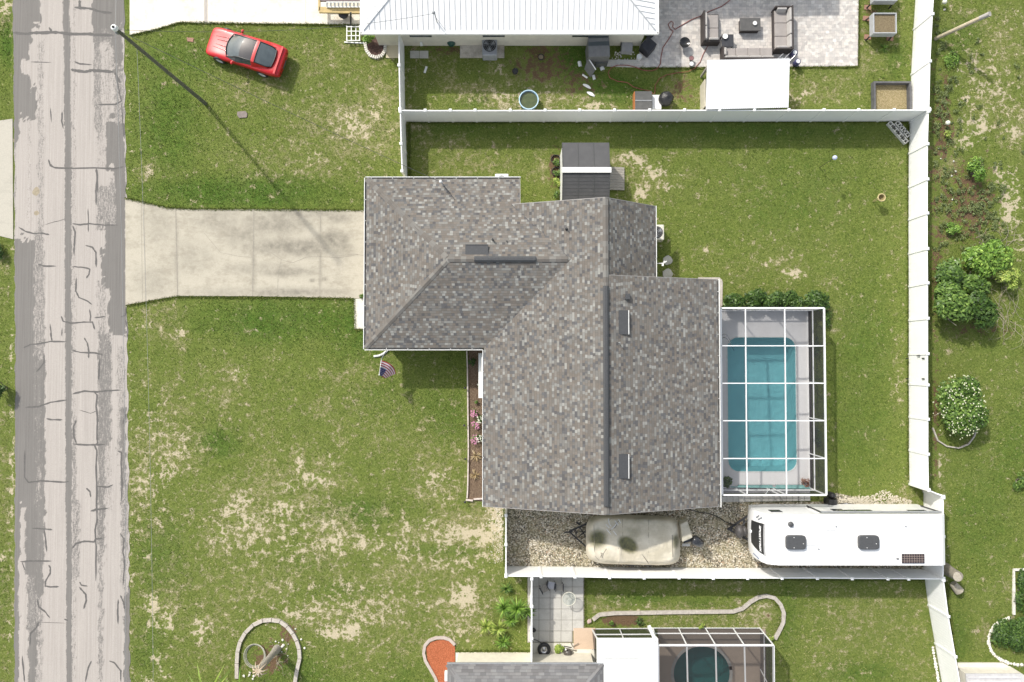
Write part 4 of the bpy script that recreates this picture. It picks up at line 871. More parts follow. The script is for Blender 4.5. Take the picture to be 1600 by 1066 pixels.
# ---- south neighbour: grey shingles, flat white lanai roof
shn = T('grey_roofed_house', 'house at the bottom edge with a light grey shingle roof behind a cream walk', 'house', (2, -20, 0))
SH2 = mat_shingle('grey_shingle_roof', [(0, (.17, .17, .175)), (.25, (.205, .205, .21)), (.5, (.145, .145, .152)), (.7, (.235, .235, .235)), (.88, (.12, .12, .127))], .15, .3, (.19, .19, .19))
a0 = P(699, 1038, he); a1 = P(943, 1038, he); yE = a0[1]; D = 9.0; q = D / 2
mb = MB(); roofskin(mb, [([(a0[0], yE, he), (a1[0], yE, he), (a1[0] - q, yE - q, he + q / 3), (a0[0] + q - .6, yE - q, he + q / 3)][:4], (1, 0, 0)), ([(a0[0], yE, he), (a0[0] + q - .6, yE - q, he + q / 3), (a0[0], yE - D, he)], (0, 1, 0)), ([(a1[0], yE, he), (a1[0] - q, yE - q, he + q / 3), (a1[0], yE - D, he)], (0, 1, 0)), ([(a0[0], yE - D, he), (a1[0], yE - D, he), (a1[0] - q, yE - q, he + q / 3), (a0[0] + q - .6, yE - q, he + q / 3)], (1, 0, 0))])
r2 = mb.build('roof', SH2, shn)
for e_, g_ in ((a0[0], a0[0] + q - .6), (a1[0], a1[0] - q)): mb = MB(); capline((e_, yE, he), (g_, yE - q, he + q / 3), .13); mb.build('ridge_cap', SH2, r2)
mb = MB(); mb.box(((a0[0] + a1[0]) / 2, yE - D / 2, 1.22), (a1[0] - a0[0] - .8, D - .8, 2.44)); mb.build('wall', CREAM, shn)
mb = MB(); mb.bar((a0[0] - .02, yE + .04, he - .04), (a1[0], yE + .04, he - .04), .05, .12); mb.build('gutter', GREY, shn)
mb = MB(); p = P(697, 1056, 2.35); mb.box(p, (.14, .5, .18)); mb.build('soffit_box', WPAINT, shn)
# flat roof
zf = 2.45
mb = MB(); FR = [P(933, 998, zf)[:2], P(1028, 998, zf)[:2], P(1028, 1130, zf)[:2], P(944, 1130, zf)[:2], P(943, 1038, zf)[:2], P(933, 1037, zf)[:2]]
mb.prism(FR, zf - .1, zf + .06); fr_ = mb.build('flat_roof', M('insulated_roof', (.84, .84, .83), (.72, .72, .71), 1.2, .5), shn)
mb = MB(); mb.ribbon([P(937, 1001, zf)[:2], P(1024, 1001, zf)[:2]], .03, zf + .061, zf + .075); mb.ribbon([P(936, 1028, zf)[:2], P(1012, 1028, zf)[:2]], .10, zf + .061, zf + .064); mb.ribbon([P(1024, 1001, zf)[:2], P(1024, 1100, zf)[:2]], .05, zf + .061, zf + .075); mb.build('roof_seam', M('pale_grey', (.6, .6, .59), (.45, .45, .44), 3, .6), fr_)

# ---- south-east building with pale block wall and metal roof
se = T('cream_block_building', 'cream block building in the bottom right corner with four dark vent slots', 'building', (22, -18, 0))
zb = 2.35; SW = M('cream_block', (.70, .66, .58), (.60, .56, .48), 4, .8, bump=.2)
g0 = P(1494, 1036, zb); bl = P(1562, 1036, zb)
mb = MB(); A = [P(1494, 1035)[:2], P(1566, 1035)[:2], P(1640, 1078)[:2], P(1660, 1160)[:2], P(1510, 1160)[:2]]
slab_ = MB(); slab_.prism([(p[0], p[1]) for p in A], 0, .12); slab_.build('base_slab', SW, se)
zc = .9; B = [P(1508, 1052, zc)[:2], P(1596, 1052, zc)[:2], P(1640, 1160, zc)[:2], P(1516, 1160, zc)[:2]]
mb.prism(B, 0, zc); mb.build('wall', SW, se)
rfm = MB(); rfm.prism([(p[0] , p[1]) for p in B], zc, zc + .08); rr_ = rfm.build('roof', M('grey_corrugated', (.56, .55, .54), (.44, .43, .43), 4, .5), se)
mb = MB()
for k in range(12):
    y_ = B[0][1] - .18 - k * .22; mb.box(((B[0][0] + B[1][0]) / 2, y_, zc + .095), (B[1][0] - B[0][0] - .2, .05, .03))
mb.build('roof_rib', M('pale_rib', (.66, .65, .64), (.55, .54, .54), 4, .5), rr_)
mb = MB()
for (px, py) in ((1537, 1045), (1544, 1045.2), (1541, 1048), (1548, 1048.3)): mb.box(P(px, py, .125), (.17, .05, .02))
mb.build('vent_slot', BLACK, se)

# ================================================================ vinyl fences
def fence(label, pts, ends=True, h=1.8, posts=True, group='white vinyl privacy fences'):
    W_ = [Vector(P(a_, b_)) for a_, b_ in pts]
    root = T('vinyl_fence', label, 'fence', tuple(W_[0]), group=group)
    for a_, b_ in zip(W_[:-1], W_[1:]):
        mb = MB(); d = (b_ - a_).normalized(); z = Vector((0, 0, 1))
        mb.bar(a_ + z * (h / 2 - .03) + d * .05, b_ + z * (h / 2 - .03) - d * .05, .04, h - .12)
        mb.bar(a_ + z * (h - .05), b_ + z * (h - .05), .055, .1); mb.bar(a_ + z * .09, b_ + z * .09, .055, .12)
        L = (b_ - a_).length; n = max(1, int(L / .15))
        q = Vector((-d.y, d.x, 0))
        for k in range(1, n):
            c_ = a_ + d * (L * k / n)
            for s_ in (-1, 1): mb.bar(c_ + q * .0205 * s_ + z * .16, c_ + q * .0205 * s_ + z * (h - .11), .003, .006)
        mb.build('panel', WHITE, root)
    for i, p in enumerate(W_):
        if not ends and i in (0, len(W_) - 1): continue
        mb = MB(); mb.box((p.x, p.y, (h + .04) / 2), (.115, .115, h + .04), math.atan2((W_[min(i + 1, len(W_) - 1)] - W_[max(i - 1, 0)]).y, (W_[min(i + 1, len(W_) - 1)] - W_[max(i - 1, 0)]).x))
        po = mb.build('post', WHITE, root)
        mb = MB(); r = .075; t0 = h + .04; vs = [(p.x - r, p.y - r, t0), (p.x + r, p.y - r, t0), (p.x + r, p.y + r, t0), (p.x - r, p.y + r, t0)]
        mb.add(vs + [(v[0], v[1], t0 + .03) for v in vs] + [(p.x, p.y, t0 + .07)], [(3, 2, 1, 0), (0, 1, 5, 4), (1, 2, 6, 5), (2, 3, 7, 6), (3, 0, 4, 7), (4, 5, 8), (5, 6, 8), (6, 7, 8), (7, 4, 8)])
        mb.build('post_cap', WHITE, po)
    return root
fence('long white fence along the top edge of the middle back garden', [(633, 190)] + [(x, 190.5 - (x - 633) / 800) for x in (670.6, 708, 745, 797.5, 849.5, 901, 953, 1005.4, 1057.4, 1109.7, 1161.6, 1213, 1265.3, 1317, 1370, 1423)])
fence('white fence from the white-roofed house down to the long top fence', [(631, 66), (631.5, 123), (632.8, 188)])
fence('short white fence between the long top fence and the shingle-roofed house', [(633.3, 192), (634.5, 240), (636, 281)])
fence('white fence on the right side of the upper back garden with the paver patio', [(1435, -60), (1431, -8), (1427.6, 46.5), (1423.8, 117), (1422.3, 188)])
rf_ = fence('white fence on the right side of the middle garden, with a gate halfway', [(1421.5, 192), (1420, 240.5), (1419.8, 293), (1419.6, 343.8), (1419.6, 396.7), (1420, 448), (1420, 500.7), (1420, 553.5), (1420, 600), (1420.3, 651.2), (1420.3, 703.3), (1421, 756)])
mb = MB()
for py in (560, 592): p = P(1417.5, py, .3); mb.box(p, (.03, .06, .22)); p = P(1418, py, 1.5); mb.box((P(1418.8, py)[0] - .02, p[1], 1.5), (.03, .06, .22))
mb.box((P(1418.5, 575)[0] - .03, P(0, 556)[1], 1.1), (.05, .05, .25)); mb.build('gate_hinge', DARK, rf_)
fence('slanted white fence panel where the right fence steps outwards above the travel trailer', [(1421.5, 757), (1443, 766)])
fence('white fence behind the rear end of the travel trailer', [(1443.3, 768), (1443.3, 826), (1443, 888)])
fence('long white fence below the gravel strip, the covered boat and the travel trailer', [(791, 885), (843.4, 885.6), (894, 886), (945.5, 887), (997, 887.5), (1049, 887.5), (1100, 888), (1151, 888), (1202.5, 888), (1255, 888), (1307, 888.5), (1360, 888.7), (1391, 889), (1442, 889.5)])
fence('low-looking white fence closing the left end of the gravel strip', [(791, 794), (791, 838), (791, 883)])
fence('white fence along the right side of the bottom garden, running off the picture', [(1443.5, 891), (1450.5, 945), (1461, 1005), (1472, 1068), (1484, 1130)])
fence('white fence between the yuccas and the grey slab patio', [(829.5, 889), (829.5, 930), (829.5, 978), (829.5, 1032)])

# ================================================================ screen enclosures
ALU = M('white_aluminium', (.80, .80, .80), (.76, .76, .76), 4, .35)
SCR_T = mat_screen('screen_roof', .20, (.06, .06, .065)); SCR_W = mat_screen('screen_wall', .5, (.045, .045, .05))
CH = 2.2
cage = T('pool_screen_cage', 'white framed screen enclosure with dark mesh over the blue pool beside the shingle-roofed house', 'screen enclosure', P(1200, 627))
cx0, cx1 = P(1127, 600, CH)[0], P(1262, 600)[0]; cyN, cyS = P(1200, 481.5, CH)[1], P(1200, 773.5, CH)[1]
cxs = [cx0, P(1165.5, 600, CH)[0], P(1227, 600, CH)[0], cx1]; cys = [P(0, v, CH)[1] for v in (481.5, 540.5, 599, 657.5, 716.5, 773.5)]
mb = MB()
for i, x in enumerate(cxs): mb.bar((x, cyN, CH), (x, cyS, CH), .05 if i in (1, 2) else .085, .09)
for i, y in enumerate(cys): mb.bar((cx0, y, CH + .0015), (cx1, y, CH + .0015), .048 if i not in (0, 5) else .08, .087)
mb.build('roof_frame', ALU, cage)
ZR = .76
mb = MB()
for y in cys: mb.bar((cx1, y, .06), (cx1, y, CH - .05), .05, .06)
for y in (cyN, cyS):
    for x in cxs[:-1]: mb.bar((x, y, .06), (x, y, CH - .05), .05, .05)
    mb.bar((cx0, y, ZR), (cx1, y, ZR), .05, .05); mb.bar((cx0, y, .09), (cx1, y, .09), .05, .05)
mb.bar((cx1, cyN, ZR), (cx1, cyS, ZR), .05, .052); mb.bar((cx1, cyN, .09), (cx1, cyS, .09), .05, .052)
x5 = (cxs[1] + cxs[2]) / 2 + .7; mb.bar((x5, cyS, .06), (x5, cyS, CH - .05), .05, .05); mb.bar((x5 + .25, cyS - .02, .06), (x5 - .75, cyS - .02, CH - .1), .035, .035)
mb.build('wall_frame', ALU, cage)
mb = MB()
for i in range(3):
    for j in range(5): mb.add([(cxs[i] + .03, cys[j] - .03, CH + .03), (cxs[i + 1] - .03, cys[j] - .03, CH + .03), (cxs[i + 1] - .03, cys[j + 1] + .03, CH + .03), (cxs[i] + .03, cys[j + 1] + .03, CH + .03)], [(3, 2, 1, 0)])
mb.build('roof_screen', SCR_T, cage)
xo_ = cx1 + .034; mb = MB(); mb.add([(xo_, cyN, .06), (xo_, cyS, .06), (xo_, cyS, CH - .05), (xo_, cyN, CH - .05)], [(0, 1, 2, 3)])
for y in (cyN + .03, cyS - .03): mb.add([(cx0, y, .06), (cx1, y, .06), (cx1, y, CH - .05), (cx0, y, CH - .05)], [(0, 1, 2, 3)])
mb.build('wall_screen', SCR_W, cage)
# strip of solid kickplate seen dark at the east side
mb = MB(); mb.bar((cx1 + .06, cyN, .2), (cx1 + .06, cyS, .2), .02, .3); mb.build('kick_plate', M('bronze_plate', (.10, .085, .075), (.07, .06, .055), 6, .6), cage)
# south neighbour's cage: mansard
c2 = T('neighbour_screen_cage', 'dark mesh pool cage with sloping upper wall at the bottom edge of the picture', 'screen enclosure', P(1110, 1040))
gz = 1.25; tz = 2.4
NT0, NT1 = P(1029, 1008.5, tz), P(1209, 1008.5, tz); NB0, NB1 = P(1018, 982), P(1187, 981)
def lerp(a_, b_, t_): return Vector(a_).lerp(Vector(b_), t_)
mb = MB(); scr = MB(); yT = NT0[1]; yB = NB0[1]
ends = [(1020, 1029), (1060, 1073), (1102, 1118), (1145, 1163), (1187, 1208.5)]
prev = None
SYb = P(0, 1180)[1]
for pb, pt in ends:
    b_ = P(pb, 981.5); t_ = P(pt, 1008.5, tz); mb.bar(b_, t_, .06, .06)
    q_ = (t_[0] + (.5 if pt < 1200 else 0), SYb, tz)
    q_ = (P(pt + (4 if pt in (1073, 1118, 1163) else 0), 1070, tz)[0], SYb, tz); mb.bar(t_, q_, .07 if pt < 1200 else .1, .07)
    if prev:
        scr.add([prev[0], b_, t_, prev[1]], [(0, 1, 2, 3)])
    prev = (b_, t_)
mb.bar(P(1018, 981.5), P(1187, 981.5), .05, .06); mb.bar(NT0, NT1, .09, .09); mb.bar(lerp(P(1020, 981.5), NT0, .33), lerp(P(1187, 981.5), NT1, .33), .05, .05)
eb = P(1187, 981.5); eb2 = (eb[0], SYb, 0); et2 = (NT1[0], SYb, tz)
mb.bar(lerp(eb, NT1, .33), lerp(eb2, et2, .33), .05, .05); mb.bar((eb[0], eb[1] - 2.2, 0), (NT1[0], yT - 2.6, tz), .05, .05)
mb.build('frame', ALU, c2); scr.add([eb, eb2, et2, NT1], [(0, 1, 2, 3)]); scr.build('wall_screen', SCR_W, c2)
mb = MB(); mb.add([(NT0[0], yT, tz + .045), (NT1[0], yT, tz + .045), (NT1[0], SYb, tz + .045), (NT0[0], SYb, tz + .045)], [(3, 2, 1, 0)]); mb.build('roof_screen', mat_screen('screen_roof_dark', .38, (.05, .045, .045)), c2)
# screened porch left of it (925..1015)
c3 = T('screened_porch', 'narrow screened porch around the flat white roof at the bottom of the picture', 'screen enclosure', P(970, 1000))
pz = 2.2; mb = MB(); scr = MB()
TL, TR_ = P(933, 998, pz), P(1026, 998, pz); BL, BR = P(925, 983), P(1012, 982)
mb.bar(BL, BR, .05, .06); mb.bar(BL, TL, .06, .06); mb.bar(P(968, 982.5), P(974, 998, pz), .05, .05); mb.bar(BR, TR_, .14, .06); mb.bar(lerp(BL, TL, .6), lerp(BR, TR_, .6), .05, .05); mb.bar(TL, TR_, .06, .06)
BL2 = P(929.5, 1035); TL2 = (TL[0], P(0, 1037, pz)[1], pz); mb.bar(BL2, TL2, .05, .05); mb.bar(BL, BL2, .05, .05); mb.bar(TL, TL2, .06, .06)
mb.build('frame', ALU, c3); scr.add([BL, BR, TR_, TL], [(0, 1, 2, 3)]); scr.add([BL, BL2, TL2, TL], [(0, 1, 2, 3)]); scr.build('wall_screen', SCR_W, c3)
p0, p1 = P(1012, 975, 2.6), P(1028, 1000, 2.6); mb = MB(); mb.bar(P(1014, 978, 1.2), P(1024, 1001, 2.5), .17, .05); mb.build('downspout', WPAINT, c3)
# ================================================================ foliage helpers
def foliage(c, rad, n, ls, seed=0, flat=.5, lumps=7, shell=.55, up=.5):
    """leaf quads spread through a lumpy crown; returns V(n,4,3), tone(n)"""
    r = np.random.default_rng(seed); c = np.array(c, float); rad = np.array(rad, float)
    lc = r.normal(0, 1, (lumps, 3)); lc /= np.linalg.norm(lc, axis=1)[:, None]; lc[:, 2] = np.abs(lc[:, 2]) * .8; lc *= r.uniform(.3, .72, (lumps, 1)); lr = r.uniform(.32, .55, lumps)
    k = r.integers(0, lumps, n); d = r.normal(0, 1, (n, 3)); d /= np.linalg.norm(d, axis=1)[:, None]; d[:, 2] = np.where(r.random(n) < up, np.abs(d[:, 2]), d[:, 2])
    p = lc[k] + d * (lr[k] * r.uniform(shell, 1.08, n) )[:, None]
    p[:, 2] = np.maximum(p[:, 2], -.6)
    depth = np.clip(np.linalg.norm(p, axis=1), 0, 1.2)
    p = c + p * rad
    nn = d * .8 + r.normal(0, .55, (n, 3)) + np.array([0, 0, .9]); nn /= np.linalg.norm(nn, axis=1)[:, None]
    a = r.normal(0, 1, (n, 3)); u = a - nn * (a * nn).sum(1)[:, None]; u /= np.linalg.norm(u, axis=1)[:, None]; w = np.cross(nn, u)
    L = ls * r.uniform(.7, 1.35, n)[:, None]
    V = np.stack([p - u * L, p + w * L * flat * .9, p + u * L, p - w * L * flat * .9], 1)
    tone = np.clip(r.normal(.5, .2, n) + (lr[k] - .43) * .8, 0, 1)
    return V, tone
LEAF_D = mat_leaf('leaf_dark', (.012, .028, .005), (.036, .078, .012), (.10, .17, .026))
LEAF_M = mat_leaf('leaf_mid', (.018, .042, .007), (.068, .132, .020), (.20, .30, .06))
LEAF_L = mat_leaf('leaf_bright', (.032, .07, .010), (.115, .22, .028), (.29, .42, .08))
LEAF_Y = mat_leaf('leaf_yellow', (.08, .13, .02), (.22, .31, .05), (.48, .52, .14))
BLOOM = M('white_bloom', (.85, .84, .74), (.75, .74, .6), 30, .6)
PINK = M('pink_bloom', (.62, .30, .42), (.45, .16, .28), 30, .6)
def leafmesh(name, parts, mat, parent):
    V = np.concatenate([p[0] for p in parts]); t = np.concatenate([p[1] for p in parts]); n = len(V)
    return npmesh(name, V.reshape(-1, 3), np.arange(n * 4).reshape(-1, 4), mat, dict(tone=np.repeat(t, 4)), loc=tuple(OFF[parent]), parent=parent)
def leafobj(name, parts, mat, parent):
    o = leafmesh(name, parts, mat, parent); o.location = (0, 0, 0); return o
def stems(c, rad, n, r, parent, mat=BARK, seed=0, name='stem'):
    rr = random.Random(seed); mb = MB()
    for i in range(n):
        a_ = rr.uniform(0, 6.28); e = rr.uniform(.25, .75)
        p0 = Vector((c[0] + math.cos(a_) * .05, c[1] + math.sin(a_) * .05, 0)); p2 = Vector((c[0] + math.cos(a_) * rad[0] * e, c[1] + math.sin(a_) * rad[1] * e, c[2] + rad[2] * .5 * rr.uniform(.2, 1)))
        p1 = p0.lerp(p2, .5) + Vector((rr.uniform(-.1, .1) * rad[0], rr.uniform(-.1, .1) * rad[1], .15 * rad[2])); mb.tube([p0, p1, p2], [r, r * .7, r * .35], 6)
    return mb.build(name, mat, parent)
def shrub(name, label, px, py, rpx, hgt, n, ls, mat, cat='shrub', seed=0, group=None, rpy=None, st=6, z0=0):
    x, y, _ = P(px, py, hgt * .6); root = T(name, label, cat, (x, y, 0), group=group)
    rx = rpx / 26.0; ry = (rpy or rpx) / 26.0; c = (x, y, hgt * .5)
    leafobj('crown', [foliage(c, (rx, ry, hgt * .52), n, ls, seed)], mat, root); stems(c, (rx, ry, hgt * .5), st, .02 + hgt * .012, root, seed=seed); return root
def blooms(parent, c, rad, n, sz, mat, seed, name='flower'):
    r = random.Random(seed); mb = MB()
    for i in range(n):
        a_ = r.uniform(0, 6.28); q = math.sqrt(r.uniform(0, 1)) * .95; z = c[2] + rad[2] * math.sqrt(max(0, 1 - q * q)) * r.uniform(.85, 1.05)
        x, y = c[0] + rad[0] * q * math.cos(a_), c[1] + rad[1] * q * math.sin(a_)
        s = sz * r.uniform(.6, 1.2)
        for k in range(5):
            b = k * 1.2566 + a_; mb.add([(x, y, z), (x + s * math.cos(b - .45), y + s * math.sin(b - .45), z + s * .25), (x + s * 1.15 * math.cos(b), y + s * 1.15 * math.sin(b), z + s * .2), (x + s * math.cos(b + .45), y + s * math.sin(b + .45), z + s * .25)], [(0, 1, 2, 3)])
    return mb.build(name, mat, parent)
def rosette(px, py, R, hgt, n, label, mat=LEAF_Y, seed=0, name='yucca', cat='plant', group=None, w=.03, z0=0.0, droop=.35, parent=None):
    r = random.Random(seed); x, y, _ = P(px, py, z0); V = []; t = []
    root = parent or T(name, label, cat, (x, y, 0), group=group)
    for i in range(n):
        a_ = r.uniform(0, 6.28); el = r.uniform(.05, 1.3); L = R * r.uniform(.75, 1.1); pr = None; tn = min(1, max(0, r.gauss(.5, .22)))
        for k in range(4):
            s = (k) / 3; rad = L * s * math.cos(el) * (1) ; z = z0 + hgt + L * s * math.sin(el) - droop * L * s * s; z = max(z, .02)
            ww = w * (.7 if k == 0 else 1.0 if k == 1 else .8 if k == 2 else .08)
            cx_, cy_ = x + rad * math.cos(a_), y + rad * math.sin(a_); q = ((cx_ - ww * math.sin(a_), cy_ + ww * math.cos(a_), z), (cx_ + ww * math.sin(a_), cy_ - ww * math.cos(a_), z))
            if pr: V.append((pr[0], pr[1], q[1], q[0])); t.append(tn)
            pr = q
    leafobj('leaves', [(np.array(V), np.array(t))], mat, root)
    if hgt > .05 and parent is None:
        mb = MB(); mb.tube([(x, y, 0), (x, y, z0 + hgt)], [.07, .06], 8); mb.build('stem', BARK, root)
    return root

# ================================================================ red car
REDP = M('red_paint', (.52, .009, .016), (.46, .007, .012), 2, .38, coat=.22)
REDD = M('red_lens', (.20, .008, .010), (.12, .005, .006), 10, .2, coat=.5)
f0 = Vector(P(322.5, 60.5, .55)); f1 = Vector(P(446, 99.5, .7)); ang = math.atan2(f0.y - f1.y, f0.x - f1.x)
mid = (f0 + f1) / 2
car = T('sports_car', 'red two-seater sports car with a glass hatch parked on the lawn', 'car', (mid.x, mid.y, 0), ang)
OFF[car] = Vector((0, 0, 0))
# sections front(+x) to rear: x, halfwidth, z_low, z_side, z_fender, z_centre, fender offset ratio
SEC = [(2.24, .60, .28, .42, .46, .47), (2.17, .76, .20, .50, .54, .545), (2.00, .83, .17, .56, .60, .60), (1.70, .86, .17, .60, .675, .65), (1.38, .875, .17, .63, .73, .69), (1.0, .88, .17, .66, .755, .735), (.62, .875, .17, .70, .79, .80), (.3, .87, .17, .74, .83, .86),
       (-.1, .865, .17, .77, .86, .88), (-.6, .875, .17, .79, .87, .89), (-1.0, .89, .17, .80, .89, .89), (-1.4, .90, .18, .80, .90, .88), (-1.8, .885, .22, .79, .88, .865), (-2.08, .85, .28, .77, .86, .855), (-2.2, .80, .36, .72, .80, .81), (-2.24, .74, .42, .66, .72, .74)]
vs = []; fs = []; ring = 13
for (x, w, zl, zs, zf_, zc_) in SEC:
    half = [(w * .86, zl), (w * .97, zl + (zs - zl) * .35), (w, zs - .10), (w * .975, zs), (w * .84, zf_), (w * .55, (zf_ * .45 + zc_ * .55)), (0, zc_)]
    pr = half + [(-y, z) for y, z in half[-2::-1]]
    vs += [(x, y, z) for y, z in pr]
n = len(SEC)
for i in range(n - 1):
    for k in range(ring - 1): fs.append((i * ring + k, (i + 1) * ring + k, (i + 1) * ring + k + 1, i * ring + k + 1))
fs.append(tuple(range(ring))); fs.append(tuple(range((n - 1) * ring, n * ring))[::-1]); 
for i in range(n - 1): fs.append((i * ring, i * ring + ring - 1, (i + 1) * ring + ring - 1, (i + 1) * ring))
fs = [f[::-1] for f in fs]
mb = MB(); mb.add(vs, fs, True); body = mb.build('body', REDP, car, world=False)
m_ = body.modifiers.new('s', 'SUBSURF'); m_.levels = 2; m_.render_levels = 2
# greenhouse: glass lofted shells
def hz(x, y):  # body top height
    X = [s[0] for s in SEC][::-1]; Z = [s[5] for s in SEC][::-1]; return float(np.interp(x, X, Z))
def shell(rows, mat, name, parent, smooth=True, th=0):
    mb = MB(); m = len(rows[0]); vs = [p for r in rows for p in r]
    mb.add(vs, [(i * m + k, i * m + k + 1, (i + 1) * m + k + 1, (i + 1) * m + k) for i in range(len(rows) - 1) for k in range(m - 1)], smooth); return mb.build(name, mat, parent, world=False)
def grow(x, w, z, crown, xo=0.0, n=9):
    out = []
    for k in range(n):
        t_ = -1 + 2 * k / (n - 1); out.append((x + xo * (1 - t_ * t_), w * t_, z + crown * (1 - t_ * t_)))
    return out
CG = M('car_glass', (.075, .095, .10), (.05, .065, .07), 3, .04, coat=1.0)
CB = M('car_roof_glass', (.05, .045, .045), (.03, .028, .028), 3, .05, coat=1.0)
SEAL = M('black_seal', (.012, .012, .013), rough=.35)
shell([grow(.82, .66, .745, .05, .17), grow(.55, .645, .88, .055, .13), grow(.26, .60, 1.04, .055, .08), grow(.05, .57, 1.10, .045, .05)], CG, 'windshield', car)
shell([grow(.05, .57, 1.105, .045, .05), grow(-.3, .57, 1.145, .045), grow(-.68, .57, 1.14, .045)], CB, 'roof_glass', car)
shell([grow(-.66, .60, 1.145, .048), grow(-.74, .61, 1.15, .052), grow(-.84, .61, 1.145, .05)], REDP, 'roof_bar', car)
shell([grow(-.85, .60, 1.135, .05), grow(-1.15, .60, 1.08, .05), grow(-1.5, .59, .985, .045), grow(-1.72, .52, .915, .03, -.07)], CG, 'hatch_glass', car)
for s in (-1, 1):
    mb = MB(); A = [(.82, s * .70, .75), (.26, s * .615, 1.035), (.05, s * .585, 1.095), (-.68, s * .58, 1.135), (-.70, s * .74, .82), (.3, s * .80, .80)]
    mb.add(A, [(0, 1, 2, 3, 4, 5) if s > 0 else (5, 4, 3, 2, 1, 0)]); mb.build('side_window', CG, car, world=False)
    mb = MB(); A = [(-.66, s * .60, 1.14), (-.84, s * .61, 1.14), (-1.5, s * .60, .97), (-1.75, s * .62, .86), (-1.2, s * .82, .84), (-.68, s * .80, .84)]
    mb.add(A, [(0, 1, 2, 3, 4, 5) if s > 0 else (5, 4, 3, 2, 1, 0)]); mb.build('rear_pillar', REDP, car, world=False)
    mb = MB(); mb.tube([(.88, s * .66, .75), (.56, s * .645, .885), (.27, s * .60, 1.045), (.05, s * .575, 1.105), (-.66, s * .575, 1.145)], .032, 6); mb.build('window_seal', SEAL, car, world=False); mb = MB(); mb.tube([(-.84, s * .585, 1.145), (-1.15, s * .59, 1.085), (-1.5, s * .58, .99), (-1.72, s * .50, .92)], .03, 6); mb.build('window_seal', SEAL, car, world=False)
    mb = MB(); mb.ball((.42, s * .93, .86), .1, 10, 6, (.8, 1.1, .6)); mb.bar((.42, s * .8, .84), (.42, s * .9, .85), .08, .04); mb.build('mirror', REDP, car, world=False)
    for k, x in enumerate((1.38, -1.15)):
        mb = MB(); mb.lathe([(.20, -.11), (.30, -.115), (.325, -.09), (.325, .09), (.30, .115), (.20, .11)], seg=28)
        w_ = mb.build('wheel', BLACK, car, world=False); w_.location = (x, s * .80, .325); w_.rotation_euler = (math.pi / 2, 0, 0)
        mb = MB(); mb.lathe([(.03, .095), (.07, .10), (.19, .085), (.215, .112)], seg=28); mb.lathe([(.215, -.112), (.19, -.085), (.03, -.09)], seg=28)
        for q in range(5): a_ = q * 1.2566; mb.bar((.05 * math.cos(a_), .05 * math.sin(a_), .1 * -s * -1), (.2 * math.cos(a_), .2 * math.sin(a_), .1 * -s * -1), .05, .02)
        mb.build('rim', M('silver_rim', (.72, .72, .72), (.62, .62, .62), 12, .35), w_, world=False)
    for yy in (.62, .36):
        mb = MB(); mb.lathe([(.001, .01), (.06, .01), (.075, 0)], seg=14); q = mb.build('tail_light', REDD, car, world=False); q.location = (-2.235, s * yy * .95, .60); q.rotation_euler = (0, -math.pi / 2, 0)
    for (x0, y0, z0_, x1, y1, z1_) in ((1.85, .30, .635, .95, .38, .775), (1.7, .13, .655, 1.0, .16, .775)):
        mb = MB(); mb.tube([(x0, s * y0, z0_ - .002), ((x0 + x1) / 2, s * (y0 + y1) / 2, (z0_ + z1_) / 2 + .008), (x1, s * y1, z1_ - .008)], .013, 5); mb.build('bonnet_crease', REDD, car, world=False)
mb = MB(); mb.tube([grow(.86, .66, .75, .045, .17)[i] for i in range(9)], .034, 6); mb.build('window_seal', SEAL, car, world=False); mb = MB(); mb.tube([grow(-1.74, .50, .92, .03, -.07)[i] for i in range(9)], .03, 6); mb.build('window_seal', SEAL, car, world=False); mb = MB(); mb.tube([grow(-.86, .58, 1.14, .05)[i] for i in range(9)], .028, 6); mb.build('window_seal', SEAL, car, world=False)
mb = MB(); mb.box((-2.0, 0, .905), (.12, 1.62, .045)); mb.build('spoiler', REDP, car, world=False, bevel=.015)
mb = MB(); mb.box((-2.238, 0, .50), (.02, .5, .16)); mb.build('number_plate', M('plate_dark', (.10, .09, .09)), car, world=False)
for s in (-1, 1):
    mb = MB(); mb.box((-.95, s * .3, .98), (.34, .40, .12), M=Matrix.Rotation(-.9, 3, 'Y')); 

# ================================================================ travel trailer
zr = 3.25
rx0, rx1 = P(1170.5, 845, 1.45)[0], P(1480.5, 845, zr)[0]; ryN, ryS = P(1300, 804.5, zr)[1], P(1300, 884, zr)[1]
rcx, rcy = (rx0 + rx1) / 2, (ryN + ryS) / 2; L_ = rx1 - rx0; W2 = (ryN - ryS) / 2
rv = T('travel_trailer', 'long white travel trailer with two dark roof vents parked on the gravel', 'travel trailer', (rcx, rcy, 0))
OFF[rv] = Vector((0, 0, 0))
RVW = M('white_fibreglass', (.83, .83, .82), (.79, .79, .785), 1.5, .3, coat=.3)
hL = L_ / 2
# front nose: x positions measured from the front (negative x)
prof = [(.20, .55, .96), (.10, 1.0, .965), (.0, 1.6, .97), (.03, 2.1, .975), (.12, 2.62, .98), (.32, 3.02, .99), (.95, 3.20, 1.0)]
vs = []; fs = []
rows = []
for (dx, z, wf) in prof:
    r = []
    for k in range(9):
        t_ = -1 + 2 * k / 8; w = W2 * wf; bow = .12 * (1 - (dx / .95)) * (t_ * t_) ** 1.2
        r.append((-hL + dx + bow, w * t_, z))
    rows.append(r)
mb = MB(); m = 9; mb.add([p for r in rows for p in r], [(i * m + k, i * m + k + 1, (i + 1) * m + k + 1, (i + 1) * m + k)[::1] for i in range(len(rows) - 1) for k in range(m - 1)], True)
x0 = -hL + .95
mb.add([(x0, -W2, 3.2), (hL - .25, -W2, 3.22), (hL - .25, W2, 3.22), (x0, W2, 3.2)], [(0, 1, 2, 3)])
